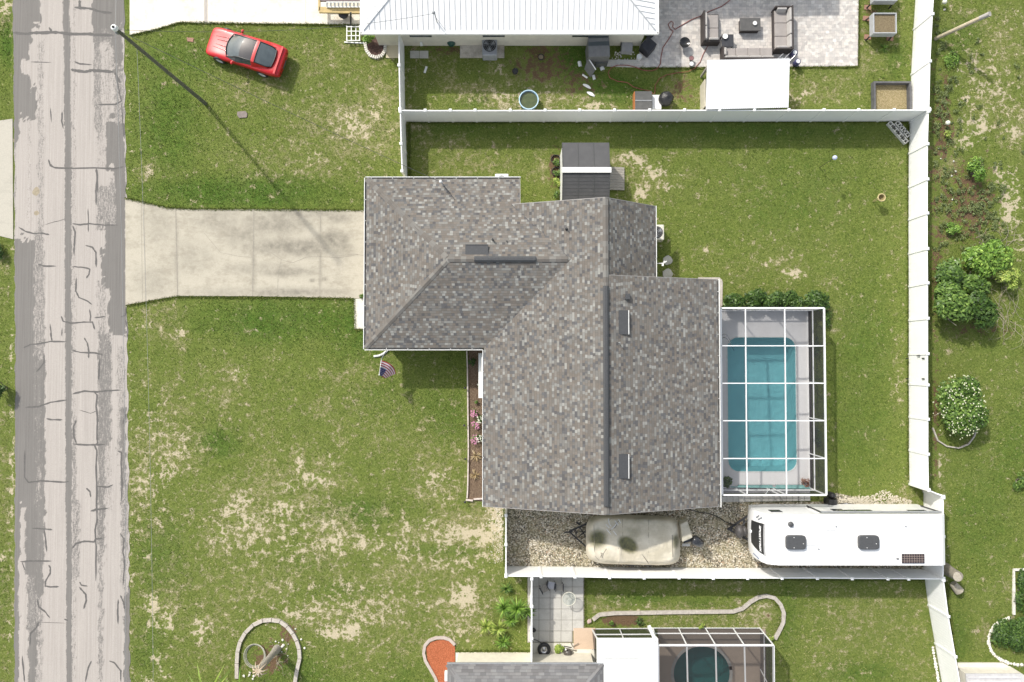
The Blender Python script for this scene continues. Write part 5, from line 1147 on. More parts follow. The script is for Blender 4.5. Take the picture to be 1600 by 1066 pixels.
mb.add([(x0, -W2, 3.2), (x0, -W2, .5), (hL, -W2, .5), (hL, -W2, 2.9), (hL - .05, -W2, 3.1), (hL - .25, -W2, 3.22)], [(0, 1, 2, 3, 4, 5)]); mb.add([(x0, W2, 3.2), (x0, W2, .5), (hL, W2, .5), (hL, W2, 2.9), (hL - .05, W2, 3.1), (hL - .25, W2, 3.22)], [(5, 4, 3, 2, 1, 0)])
mb.add([(hL, -W2, .5), (hL, W2, .5), (hL, W2, 2.9), (hL, -W2, 2.9), (hL - .05, W2, 3.1), (hL - .05, -W2, 3.1), (hL - .25, W2, 3.22), (hL - .25, -W2, 3.22)], [(0, 1, 2, 3), (3, 2, 4, 5), (5, 4, 6, 7)])
for s in (0, 8):
    vs = [r[s] for r in rows]; sg = -1 if s == 0 else 1; w_ = [(x0, W2 * sg, v[2]) for v in vs]; n = len(vs); mb.add(vs + w_, [(i, i + 1, n + i + 1, n + i) if sg > 0 else (n + i, n + i + 1, i + 1, i) for i in range(n - 1)])
mb.box((.2, 0, .47), (L_ - .5, 2 * W2 - .1, .12))
rbody = mb.build('body', RVW, rv, world=False)
def onfront(z, y, lift=.012):   # point on the sloping nose
    zs = [p[1] for p in prof]; dxs = [p[0] for p in prof]; wf = [p[2] for p in prof]
    dx = float(np.interp(z, zs, dxs)); w = W2 * float(np.interp(z, zs, wf)); t_ = y / w
    return Vector((-hL + dx + .12 * (1 - dx / .95) * (t_ * t_) ** 1.2 - lift * .8, y, z + lift * .8))
def frontpatch(name, mat, zrow, parent, lift=.012, n=10):
    mb = MB(); rows_ = [[onfront(z, y0 + (y1 - y0) * k / n, lift) for k in range(n + 1)] for z, y0, y1 in zrow]; m = n + 1
    mb.add([p for r in rows_ for p in r], [(i * m + k, i * m + k + 1, (i + 1) * m + k + 1, (i + 1) * m + k) for i in range(len(rows_) - 1) for k in range(n)], True); return mb.build(name, mat, parent, world=False)
Z = [1.75, 1.9, 2.05, 2.2, 2.35, 2.5, 2.65, 2.8, 2.9]
def Y0(z): return -.84 + .36 * max(0, (2.9 - z) / 1.15) ** 1.2
def Y1(z): return .76 - .06 * max(0, (2.9 - z) / 1.15)
fp = frontpatch('front_panel', BLACK, [(z, Y0(z), Y1(z)) for z in Z], rv)
Zg = [2.905, 2.96, 3.01]
frontpatch('grey_band', M('band_grey', (.42, .42, .43)), [(z, -.90, .77) for z in Zg], rv, .013)
# lettering laid on the nose, read from the front
def text_on(word, parent, mat, fn, size, name='lettering', shear=.25):
    cu = bpy.data.curves.new('tmp', 'FONT'); cu.body = word; cu.size = size; cu.extrude = 0; cu.align_x = 'CENTER'; cu.align_y = 'CENTER'; cu.shear = shear; cu.offset = .012
    to = bpy.data.objects.new('tmp', cu); C.objects.link(to)
    dg = bpy.context.evaluated_depsgraph_get(); me = bpy.data.meshes.new_from_object(to.evaluated_get(dg)); bpy.data.objects.remove(to)
    bm = bmesh.new(); bm.from_mesh(me); bmesh.ops.subdivide_edges(bm, edges=[e for e in bm.edges if e.calc_length() > .12], cuts=1); bmesh.ops.triangulate(bm, faces=bm.faces); 
    for v in bm.verts: v.co = fn(v.co.x, v.co.y)
    bm.to_mesh(me); bm.free(); me.materials.clear(); me.materials.append(mat); me.name = name
    o = bpy.data.objects.new(name, me); C.objects.link(o); o.parent = parent; return o
LET = M('white_letter', (.85, .85, .85))
text_on('SPORTTREK', fp, LET, lambda a_, b_: onfront(2.70 + b_ * .46, -.04 - a_ * .80, .03), .31)
mb = MB(); p = onfront(1.80, .12, .03); mb.box(p, (.1, .14, .03), M=Matrix.Rotation(-.8, 3, 'Y')); mb.build('badge', LET, fp, world=False)
for k, (za, ya) in enumerate(((2.3, 1.06), (2.5, 1.0))):
    mb = MB(); a_ = onfront(za, ya - .12, .05); b_ = onfront(za + .28, ya + .06, .05); mb.bar(a_, b_, .07, .006, up=(-1, 0, 1)); mb.build('side_stripe', M('stripe_grey', (.25, .26, .28)), rv, world=False)
mb = MB(); mb.bar(onfront(1.9, -1.0, .05), onfront(2.5, -1.14, .05), .05, .006, up=(-1, 0, 1)); mb.build('side_stripe', M('stripe_blue', (.18, .22, .34)), rv, world=False)
def lx(px, z=zr): return P(px, 845, z)[0] - rcx
def ly(py, z=zr): return P(1300, py, z)[1] - rcy
DGR = M('vent_cover', (.075, .077, .08), (.06, .061, .063), 10, .5)
for (a_, b_) in ((1227, 1258), (1340, 1372)):
    mb = MB(); x_, y_ = lx((a_ + b_) / 2), ly(847); w = (b_ - a_) / 30.5; n = 12; pts = []
    for k in range(24): t_ = k / 24 * 2 * math.pi; c_, s_ = math.cos(t_), math.sin(t_); pts.append((x_ + w / 2 * abs(c_) ** .35 * (1 if c_ > 0 else -1), y_ + .36 * abs(s_) ** .35 * (1 if s_ > 0 else -1)))
    mb.prism(pts, 3.215, 3.40); vo_ = mb.build('roof_vent_cover', DGR, rv, world=False, bevel=.03)
    mb = MB()
    for q in (-.26, .26): mb.ball((x_ - .12, y_ + q, 3.41), .025, 6, 4)
    mb.ball((x_ + .35, y_ - .05, 3.41), .025, 6, 4); mb.build('screw', LET, vo_, world=False)
mb = MB(); mb.lathe([(.001, .12), (.10, .12), (.13, .08), (.14, 0)], (lx(1236), ly(819.5), 3.22), 18); mb.build('round_vent', DGR, rv, world=False)
mb = MB(); X0_, X1_, Y0_, Y1_ = lx(1408.5), lx(1443.5), ly(880), ly(865.5); mb.box(((X0_ + X1_) / 2, (Y0_ + Y1_) / 2, 3.27), (X1_ - X0_, Y1_ - Y0_, .03)); sp = mb.build('solar_panel', M('panel_dark', (.055, .038, .038), (.035, .03, .035), 8, .25), rv, world=False)
mb = MB()
for k in range(1, 9): mb.box((X0_ + (X1_ - X0_) * k / 9, (Y0_ + Y1_) / 2, 3.2865), (.012, Y1_ - Y0_, .002))
for k in range(1, 4): mb.box(((X0_ + X1_) / 2, Y0_ + (Y1_ - Y0_) * k / 4, 3.288), (X1_ - X0_, .012, .002))
mb.build('cell_grid', M('cell_line', (.40, .32, .27)), sp, world=False)
mb = MB(); mb.box((lx(1402.5), ly(873.5), 3.235), (.14, .05, .03)); mb.build('cable_port', DARK, rv, world=False)
for (a_, b_) in ((1306.5, 822.5), (1279, 858), (1415.5, 822.5)):
    mb = MB(); mb.lathe([(.001, .06), (.035, .06), (.04, .0)], (lx(a_), ly(b_), 3.22), 8); mb.build('roof_fitting', GREY, rv, world=False)
RVP = M('white_plate', (.78, .78, .76), (.72, .72, .70), 3, .4)
for (a_, b_, c_, d_) in ((1290, 1306, 812, 829), (1262, 1280, 834, 852), (1447, 1456, 842, 852), (1383, 1391, 865, 880), (1420, 1430, 810, 815)):
    mb = MB(); mb.box((lx((a_ + b_) / 2), ly((c_ + d_) / 2), 3.235), ((b_ - a_) / 30.5, (d_ - c_) / 30.5, .03)); mb.build('roof_plate', RVP, rv, world=False, bevel=.008)
# awning roll along the north edge, windows and door
mb = MB(); xa = lx(1287); mb.tube([(xa, W2 + .08, 2.96), (hL - .12, W2 + .08, 2.96)], .055, 10); aw = mb.build('awning', M('awning_grey', (.25, .26, .27), (.19, .2, .2), 2, .6), rv, world=False)
mb = MB()
for x_, s in ((xa, 1), (hL - .18, -1)): mb.bar((x_, W2 + .07, 2.95), (x_ - .0, W2 + .05, 1.2), .05, .04); mb.bar((x_, W2 + .1, 2.9), (x_ - .55 * s * 0, W2 + .06, 1.4), .03, .03)
mb.build('awning_arm', DARK, aw, world=False)
for (xc, zc2, w, h) in ((lx(1222), 2.35, .55, .45), (lx(1325), 2.2, .55, .6), (lx(1342), 2.3, .5, .35), (lx(1365), 2.3, .8, .4), (lx(1450), 2.3, .9, .3)):
    mb = MB(); mb.box((xc, W2 + .006, zc2), (w, .012, h)); wn = mb.build('window', GLASS, rv, world=False, bevel=.004)
    mb = MB(); 
    for s in (-1, 1): mb.box((xc + s * w / 2, W2 + .01, zc2), (.035, .022, h + .05)); mb.box((xc, W2 + .01, zc2 + s * h / 2), (w - .035, .022, .035))
    mb.build('window_frame', DARK, wn, world=False)
mb = MB(); xd = lx(1293); mb.box((xd, W2 + .01, 1.75), (.72, .02, 1.95)); dr_ = mb.build('door', RVP, rv, world=False, bevel=.005)
mb = MB(); mb.box((xd - .28, W2 + .03, 1.6), (.05, .04, .2)); mb.build('handle', DARK, dr_, world=False)
for y in (W2 - .12, -W2 + .12):
    for k in (.1, 1.0):
        mb = MB(); mb.lathe([(.18, -.1), (.33, -.1), (.36, -.07), (.36, .07), (.33, .1), (.18, .1)], seg=22); w_ = mb.build('wheel', BLACK, rv, world=False); w_.location = (k, y, .36); w_.rotation_euler = (math.pi / 2, 0, 0)
        mb = MB(); mb.lathe([(.02, .06), (.17, .05), (.19, .09)], seg=16); mb.lathe([(.19, -.09), (.17, -.05), (.02, -.06)], seg=16); mb.build('rim', CHROME, w_, world=False)
for (xx, zz_, w) in ((-2.6, 2.0, 1.0), (2.2, 2.0, 1.2)):
    mb = MB(); mb.box((xx, -W2 - .006, zz_), (w, .012, .5)); mb.build('window', GLASS, rv, world=False)
# hitch frame with dark tank cover
mb = MB(); tip = Vector(P(1138, 827, .5)) - Vector((rcx, rcy, 0))
for y in (-.75, .75): mb.bar((-hL + .4, y, .5), tip, .09, .1)
mb.bar((tip.x - .05, tip.y, .5), (tip.x + .2, tip.y, .5), .12, .12); mb.tube([(tip.x + .28, tip.y, .0), (tip.x + .28, tip.y, .85)], .035, 8); mb.bar((-hL + .02, -.55, .56), (-hL + .02, .55, .56), .1, .06)
mb.build('hitch_frame', DARK, rv, world=False)
tc = Vector(P(1156, 831, .9)) - Vector((rcx, rcy, 0))
mb = MB(); mb.ball((tc.x, tc.y, .80), .33, 16, 8, (.75, 1.12, .95)); mb.ball((tc.x + .28, tc.y, .74), .3, 14, 8, (.6, .95, .8)); mb.build('tank_cover', M('tank_grey', (.075, .068, .066), (.05, .047, .046), 8, .5), rv, world=False)
mb = MB(); mb.tube([P(1134 + i * 0, 0)[:0] or p for p in [Vector(P(x, y, z)) - Vector((rcx, rcy, 0)) for x, y, z in ((1153, 826, .7), (1163, 818, .8), (1169, 812, .75), (1174, 806, .9))]], .03, 6); mb.tube([Vector(P(x, y, z)) - Vector((rcx, rcy, 0)) for x, y, z in ((1160, 834, .8), (1168, 842, .7), (1176, 838, .7))], .03, 6); mb.build('hose', BLACK, rv, world=False)

# ================================================================ boat under its cover, on a trailer
CANV = None
def mat_canvas():
    t = NT('boat_canvas')
    f = t.noise(.9, 4, .6); g = t.noise(30, 2, .6)
    c = t.ramp(f, [(.38, (.50, .45, .345)), (.62, (.66, .605, .49))])
    gr = t.attr('algae'); k = t.math('MULTIPLY_ADD', t.noise(3, 4, .6), .5, t.math('MULTIPLY_ADD', gr, 1.2, -.35), clamp=True)
    c = t.mix(t.math('MULTIPLY', k, .88, clamp=True), c, t.ramp(t.noise(5, 3, .6), [(.35, (.035, .038, .012)), (.65, (.11, .112, .03))]))
    t.col(c); t.rough(.8); t.bump(t.math('ADD', t.noise(2.2, 5, .6, sc=(1, 2.5, 1)), t.math('MULTIPLY', t.noise(6, 3, .6, sc=(3, .7, 1)), .5)), .6, .07); return t.m
bx0, bx1, by0, by1 = 916, 1064, 806, 884
zt = 1.45; cxp, cyp = P(990, 847, zt)[0], P(990, 847, zt)[1]
boat = T('covered_boat', 'boat on a trailer under a stained beige canvas cover with white taped marks', 'boat', (cxp, cyp, 0))
nu, nvv = 60, 36; V = []; AL = []
for j in range(nvv + 1):
    for i in range(nu + 1):
        u = i / nu; v = j / nvv
        a_ = 2 * u - 1; b_ = 2 * v - 1
        # rounded rectangle plan
        r_ = max(abs(a_), abs(b_)); e = 5.0 + 1.0 * (a_ > 0)
        nrm = (abs(a_) ** e + abs(b_) ** e) ** (1 / e) if r_ > 0 else 1
        s_ = r_ / nrm if nrm > 0 else 1
        A_, B_ = a_ * s_, b_ * s_
        side = max(0, (r_ - .86) / .14)
        px = (bx0 + bx1) / 2 + A_ * (bx1 - bx0) / 2; py = (by0 + by1) / 2 + B_ * (by1 - by0) / 2 + (-1.5 if a_ < 0 else 1.5) * abs(a_)
        z = zt - .04 * (A_ * A_) - .06 * B_ * B_ - .65 * side ** 1.3
        # pools where water stands, ridges where poles hold it up
        def dimp(x, y, rx, ry, d): return d * math.exp(-(((px - x) / rx) ** 2 + ((py - y) / ry) ** 2))
        z += -dimp(935, 842, 16, 15, .16) - dimp(982, 851, 16, 12, .18) - dimp(1058, 846, 6, 14, .08) + dimp(955, 862, 16, 14, .06) + dimp(968, 868, 2.5, 14, .06) + dimp(1000, 866, 4, 16, .03) + dimp(928, 870, 4, 16, .05) + dimp(927, 825, 3, 14, .04) + dimp(1052, 866, 3, 14, .04) + .008 * math.sin(px * .9 + py * .5) * (1 - side) + .012 * math.sin(px * .31 - py * .22) - dimp(1030, 850, 30, 2, .015)
        q = P(px, py, z); zz_ = z
        if side > .95: zz_ = .55
        V.append((q[0], q[1], zz_))
        al = max(1.0 * math.exp(-(((px - 934) / 15) ** 2 + ((py - 842) / 15) ** 2) ** 2), 1.1 * math.exp(-(((px - 981 - (py - 851) * .35) / 15) ** 2 + ((py - 851) / 14) ** 2) ** 3), .85 * math.exp(-(((px - 1056) / 5.5) ** 2 + ((py - 846) / 12) ** 2) ** 2), .5 * math.exp(-(((px - 1000) / 30) ** 2 + ((py - 812) / 7) ** 2)), .45 * math.exp(-(((px - 925) / 9) ** 2 + ((py - 812) / 9) ** 2)), .42 * math.exp(-(((px - 990) / 14) ** 2 + ((py - 835) / 14) ** 2)), .25 if py < 810 else 0)
        AL.append(al)
I = np.arange((nu + 1) * (nvv + 1)).reshape(nvv + 1, nu + 1); Fq = np.stack([I[1:, :-1], I[1:, 1:], I[:-1, 1:], I[:-1, :-1]], -1).reshape(-1, 4)
cv = npmesh('canvas_cover', np.array(V), Fq, mat_canvas(), dict(algae=np.array(AL)), loc=(cxp, cyp, 0), parent=boat, smooth=True); cv.location = (0, 0, 0)
mb = MB(); hullp = [P(x, y, .9)[:2] for x, y in ((934, 818), (1046, 817), (1046, 868), (934, 868), (926, 846))]; mb.prism(hullp, .45, 1.05); mb.build('hull', M('hull_grey', (.45, .45, .43)), boat)
mb = MB()
def strokes(mb, s, X0_, Y0_, ls, w, z):
    for l in ls:
        for (a_, b_), (c_, d_) in zip(l[:-1], l[1:]): mb.bar(P(X0_ + a_ / s, Y0_ + b_ / s, z), P(X0_ + c_ / s, Y0_ + d_ / s, z), w, .006)
strokes(mb, 6.956, 880, 790, [[(465, 205), (500, 245)], [(470, 255), (520, 315)], [(545, 275), (580, 322)], [(490, 140), (500, 200), (520, 225)], [(560, 165), (600, 215)], [(600, 148), (625, 190)], [(520, 260), (560, 225)], [(560, 225), (585, 185)]], .04, 1.485)
mb.build('tape_mark', M('tape_white', (.75, .75, .75)), cv)
mb = MB(); strokes(mb, 6.956, 880, 790, [[(510, 275), (545, 235), (560, 245), (585, 205), (570, 195), (615, 160)], [(405, 515), (425, 520), (405, 565)], [(470, 470), (440, 520)], [(440, 515), (425, 568)], [(860, 535), (925, 620)], [(1185, 320), (1192, 560)]], .022, 1.45); mb.build('seam_mark', M('mark_dark', (.10, .09, .08)), cv)
mb = MB(); mb.tube([P(x, y, 1.43) for x, y in ((1183, 0),)] or [P(1013, 812, 1.43)], .01) if False else None
mb = MB()
for pts in ([(1013.5, 812), (1013, 872)], [(972.5, 811), (973, 838)], [(928, 820), (929, 868), (936, 876)], [(966, 856), (968, 870), (967, 881)], [(1003, 866), (1014, 882)], [(955, 810), (950, 815)]):
    for (a_, b_), (c_, d_) in zip(pts[:-1], pts[1:]): mb.tube([P(a_, b_, 1.425), P((a_ + c_) / 2, (b_ + d_) / 2, 1.432), P(c_, d_, 1.40)], .011, 5)
mb.build('cover_seam', M('seam_tan', (.26, .23, .18)), cv)
mb = MB(); tipb = P(889, 830.5, .45)
for y in (817, 858): mb.bar(P(920, y, .48), tipb, .08, .08)
for a_, b_ in (((905, 823), (920, 846)), ((905, 838), (922, 824))): mb.bar(P(*a_, .52), P(*b_, .52), .05, .05)
mb.tube([P(902, 832, .0), P(899, 829, 1.0)], .035, 8); mb.bar(P(882, 832, .47), P(895, 831, .47), .07, .07); mb.bar(P(906, 820, .6), P(901, 816, .75), .1, .06); mb.bar(P(915, 832, .5), P(930, 834, .5), .07, .07); mb.tube([P(905, 830, .55), P(918, 833, .5), P(926, 840, .5)], .02, 5)
mb.ball(P(900, 833, .95), .06, 8, 5); fr3 = mb.build('trailer_frame', BLACK, boat)
for y in (812, 880):
    for x in (985, 1012):
        mb = MB(); mb.lathe([(.12, -.09), (.27, -.09), (.29, -.06), (.29, .06), (.27, .09), (.12, .09)], seg=18); w_ = mb.build('wheel', BLACK, boat); q = P(x, y, .3); w_.location = (q[0] - cxp, q[1] - cyp, .3); w_.rotation_euler = (math.pi / 2, 0, 0)
        for v_ in w_.data.vertices: v_.co += OFF[boat]
mb = MB(); mb.prism([P(*p, 1.0)[:2] for p in ((1061, 817), (1072, 812), (1080, 838), (1064, 845))], .75, 1.35); mb.build('motor_cover', M('canvas_plain', (.56, .52, .43), (.40, .37, .28), 2, .8, bump=.4), boat, bevel=.05)
mb = MB(); mb.bar(P(1068, 847, .9), P(1082, 842, 1.0), .12, .12); a_, b_ = Vector(P(1082, 842, 1.15)), Vector(P(1097, 851, .95)); mb.tube([a_, a_.lerp(b_, .15), a_.lerp(b_, .85), b_], [.16, .27, .25, .14], 12); mb.build('outboard_motor', M('motor_black', (.02, .021, .025), (.03, .031, .034), 10, .2, coat=.6), boat)
mb = MB(); mb.box(P(1072, 851.5, .35), (.42, .14, .05)); mb.build('step_plate', M('pale_grey', (.6, .6, .59)), boat)
# power cord
mb = MB(); mb.tube([P(x, y, .02) for x, y in ((1065, 793), (1080, 797), (1095, 801), (1110, 803), (1122, 808), (1132, 815), (1143, 819), (1153, 822))], .022, 6)
solo('power_cord', 'black cord lying on the gravel between the roof and the trailer hitch', 'cord', mb, BLACK, P(1100, 802))
# ================================================================ poles and wires
PB = Vector(P(321, 162)); PT = Vector(P(178, 43, 10.2))
up = T('utility_pole', 'tall dark utility pole with a round white cap rising from the left lawn', 'utility pole', tuple(PB))
mb = MB(); mb.tube([PB, PB.lerp(PT, .5), PT], [.11, .09, .075], 12); mb.build('pole', M('pole_wood', (.15, .155, .115), (.09, .095, .07), 5, .9, bump=.5), up)
mb = MB(); mb.lathe([(.03, .05), (.09, .06), (.13, .02), (.135, -.12)], PT, 16); mb.build('cap', WPAINT, up)
mb = MB(); mb.ball(PT + Vector((.0, 0, .06)), .06, 8, 5); mb.build('bolt', BLACK, up)
mb = MB(); mb.ball(PB.lerp(PT, .93) + Vector((-.22, .1, 0)), .1, 8, 6, (1, 1, 1.6)); mb.build('insulator', GREY, up)
WIRE = M('wire_grey', (.10, .10, .10), (.07, .07, .07), 10, .6)
WIREP = M('wire_pale', (.30, .30, .30), (.25, .25, .25), 10, .5)
def wire(label, a_, b_, sag, r, loc, mat=WIRE, n=24):
    a_, b_ = Vector(a_), Vector(b_); mb = MB(); pts = [a_.lerp(b_, k / n) - Vector((0, 0, sag * 4 * (k / n) * (1 - k / n))) for k in range(n + 1)]; mb.tube(pts, r, 5)
    return solo('overhead_wire', label, 'wire', mb, mat, loc, 'overhead wires')
wire('thin service wire sagging from the pole cap to the mast on the shingle roof', PT - Vector((0, 0, .15)), MASTTOP, .35, .011, tuple(PT))
wire('thin service wire sagging from the pole cap to the mast on the white metal roof', PT - Vector((0, 0, .2)), MAST2, .9, .009, tuple(PT))
wire('overhead wire following the road, from the pole cap towards the bottom', PT - Vector((0, 0, .1)), P(176, 1900, 9.2), .9, .010, tuple(PT), WIREP)
wire('overhead wire following the road, from the pole cap off the top of the picture', PT - Vector((0, 0, .1)), P(177, -600, 9.2), .3, .012, tuple(PT), WIREP)
q_ = PB.lerp(PT, .8)
wire('lower overhead wire over the edge of the lawn beside the road, from the pole downwards', q_, P(240, 1500, 7.3), .5, .007, tuple(q_), WIREP)
# leaning timber pole at the top right
b0 = Vector(P(1461, 61)); t0 = Vector(P(1546, 22, 2.9)); lp = T('timber_post', 'weathered pale timber post leaning behind the upper right fence', 'post', tuple(b0))
mb = MB(); mb.tube([b0, b0.lerp(t0, .5), t0], [.10, .11, .115], 12); mb.build('shaft', M('pale_timber', (.56, .49, .36), (.33, .28, .20), 4, .85, bump=.6, sc=(1, 4, 4)), lp)
d_ = (t0 - b0).normalized(); mb = MB(); mb.tube([t0 - d_ * .5, t0 + d_ * .02], [.118, .124], 12); mb.build('top_end', M('grey_timber', (.46, .44, .41), (.30, .28, .26), 8, .85, bump=.4), lp)

# ================================================================ shed
sz, srz = 2.0, 2.45
sh = T('garden_shed', 'small dark-roofed garden shed with a white ridge strip between the fence and the house', 'shed', P(914, 266))
def sp_(px, py, z): q = P(px, py, z); return Vector(q)
sx0, sx1 = P(878, 262, sz)[0], P(952, 262, sz)[0]; sy1, sy0 = P(900, 223, sz)[1], P(900, 316, sz)[1]; syr = (sy0 + sy1) / 2
DR = M('dark_panel_roof', (.080, .085, .085), (.06, .064, .064), 2.5, .6); DR2 = M('charcoal_panel_roof', (.068, .068, .07), (.052, .052, .055), 2.5, .6)  # the second is one even charcoal, laid on both slopes
mb = MB(); roofskin(mb, [([(sx0, sy0, sz), (sx1, sy0, sz), (sx1, syr, srz), (sx0, syr, srz)], (1, 0, 0)), ([(sx0, sy1, sz), (sx1, sy1, sz), (sx1, syr, srz), (sx0, syr, srz)], (1, 0, 0))], .05)
rs = mb.build('roof', DR2, sh)
mb = MB()
for s_, ye in ((1, sy0), (-1, sy1)):
    for k in range(0, 4):
        x = sx0 + .02 + (sx1 - sx0 - .04) * k / 3; mb.bar((x, ye, sz + .012), (x, syr, srz + .012), .03, .02)
    for k in range(1, 9):
        if s_ > 0: t_ = k / 9; mb.bar((sx0, ye + (syr - ye) * t_, sz + (srz - sz) * t_ + .006), (sx1, ye + (syr - ye) * t_, sz + (srz - sz) * t_ + .006), .022, .014)
mb.build('roof_rib', M('dark_rib', (.062, .066, .066), (.05, .053, .053), 4, .6), rs)
mb = MB(); mb.box(((sx0 + sx1) / 2, syr, srz + .035), (sx1 - sx0 + .08, .28, .05)); mb.build('ridge_strip', WPAINT, rs)
mb = MB(); mb.box(((sx0 + sx1) / 2, syr, 1.0), (sx1 - sx0 - .06, sy1 - sy0 - .3, 2.0)); mb.add([(sx0 + .04, sy0 + .16, 2), (sx0 + .04, sy1 - .16, 2), (sx0 + .04, syr, srz - .06), (sx0 + .2, sy0 + .16, 2), (sx0 + .2, sy1 - .16, 2), (sx0 + .2, syr, srz - .06)], [(0, 2, 1), (3, 4, 5), (0, 3, 5, 2), (1, 2, 5, 4)]); mb.build('wall', WPAINT, sh)
mb = MB(); mb.box((sx1 - .01, syr, .95), (.05, 1.3, 1.8)); mb.build('door', M('shed_door', (.6, .6, .58)), sh)
for k, py in enumerate((232, 250, 268, 286)):
    pass
rp = MB()
c_ = P(964, 280); w_ = .83
for k in range(9):
    y = P(0, 262)[1] + (P(0, 298)[1] - P(0, 262)[1]) * (k + .5) / 9; rp.box(((P(950, 280)[0] + P(975, 280)[0]) / 2, y, .12), (.92, .135, .05), M=Matrix.Rotation(.12, 3, 'Y'))
solo('wooden_ramp', 'grey plank ramp on the right side of the shed', 'ramp', rp, WOODG, c_)
for i, (px, py, r) in enumerate(((868, 250, 7), (870, 269, 7), (871, 283, 7), (868, 303, 7))):
    pass
for i, (px, py, lab) in enumerate(((870, 254, 'potted bush in a black ring planter beside the shed, nearest the long fence'), (871, 269, 'small leafy bush beside the shed, second from the long fence'), (871, 284, 'yellow-green bush beside the shed, third from the long fence'), (869, 304, 'leafy bush beside the shed, closest to the house roof'))):
    s_ = shrub('small_bush', lab, px, py, 7, .35, 130, .06, LEAF_M if i != 2 else LEAF_Y, seed=40 + i, group='bushes along the shed', st=3)
    mb = MB(); q = P(868, 250) if i == 0 else P(px - 2, py)
    if i < 2: mb.lathe([(.25, 0), (.27, .12), (.24, .12), (.23, .04)], q, 20); mb.build('pot', BLACK, s_)

# ================================================================ air conditioners
def acunit(label, px, py, w, d, h, mat, fan=.27, rz=0, name='air_conditioner', cut=None, z=0):
    x, y, _ = P(px, py, h + z); r = T(name, label, 'air conditioner', (x, y, z), rz, group='outdoor air conditioning units'); OFF[r] = Vector((0, 0, 0))
    mb = MB(); mb.box((0, 0, h / 2), (w, d, h)); mb.build('casing', mat, r, world=False, bevel=.05)
    mb = MB(); mb.lathe([(fan, h + .004), (fan * .2, h + .002), (.001, h + .003)], seg=28); o = mb.build('fan_opening', BLACK, r, world=False)
    mb = MB()
    for k in range(3):
        a_ = k * 2.094 + .5; mb.add([(.06 * math.cos(a_), .06 * math.sin(a_), h + .02), (fan * .9 * math.cos(a_ - .35), fan * .9 * math.sin(a_ - .35), h + .012), (fan * .95 * math.cos(a_ + .35), fan * .95 * math.sin(a_ + .35), h + .028)], [(0, 1, 2)])
    mb.build('fan_blade', GREY, o, world=False)
    mb = MB()
    for k in range(1, 4): rr = fan * k / 3.6; mb.tube([(rr * math.cos(t_ * .524), rr * math.sin(t_ * .524), h + .035) for t_ in range(13)], .006, 4)
    for k in range(6): a_ = k * 1.047; mb.tube([(.03 * math.cos(a_), .03 * math.sin(a_), h + .04), (fan * math.cos(a_), fan * math.sin(a_), h + .02)], .007, 4)
    mb.build('grille', GREY, r, world=False); return r
CRM = M('cream_metal', (.68, .66, .57), (.58, .56, .48), 5, .5)
acunit('cream air conditioner partly under the east eave of the shingle roof', 1026.5, 363, .8, .85, .8, CRM, .33)
acunit('white air conditioner partly hidden under the upper eave of the shingle roof', 784, 282, .75, .75, .75, WPAINT, .27)
a3 = acunit('grey air conditioner on a slab below the white metal roof', 765, 71, .82, 1.1, .75, M('grey_casing', (.33, .34, .36), (.26, .27, .29), 5, .5), .36)
for (px, py, r, lab) in ((1043, 407, 7.5, 'round pale stone by the wall camera, the upper of two'), (1043, 428, 8, 'round pale stone by the wall camera, the lower of two')):
    mb = MB(); x, y, _ = P(px, py); pts = [(x + r / 28 * (1 + .08 * math.sin(3 * k + r)) * math.cos(k * .4488), y + r / 28 * (1 + .1 * math.cos(2 * k)) * math.sin(k * .4488)) for k in range(14)]; mb.prism(pts, 0, .05)
    solo('stepping_stone', lab, 'stone', mb, mat_concrete('lichen_stone' , (.50, .49, .44), (.34, .33, .29), (.2, .2, .15), .5), (x, y, 0), 'round stones', bevel=.015)
mb = MB(); mb.ribbon(PL([(1090, 436), (1124, 436), (1126.5, 440), (1126, 478)]), .16, 0, .06, .02); solo('stone_border', 'pale stone border along the upper right corner of the shingle roof', 'border', mb, CURB, P(1124, 436))

# ================================================================ flag, downspout hose
fp0 = Vector(P(608, 546, 1.7)); fp1 = Vector(P(593, 585, 3.0))
fl = T('flag', 'striped flag with a blue corner hanging on a pole from the garage wall', 'flag', tuple(fp0))
FT, FB = Vector(P(596, 561, 1.9)), Vector(P(592.5, 586, 2.2))
mb = MB(); mb.tube([P(608, 541, 1.6), FT, FB], .018, 8); mb.ball(FB, .035); mb.build('flagpole', M('pole_white', (.7, .7, .7)), fl)
red = M('flag_red', (.42, .035, .06), rough=.8); wht = M('flag_white', (.72, .71, .72), rough=.8); blu = M('flag_blue', (.045, .045, .16), rough=.8)
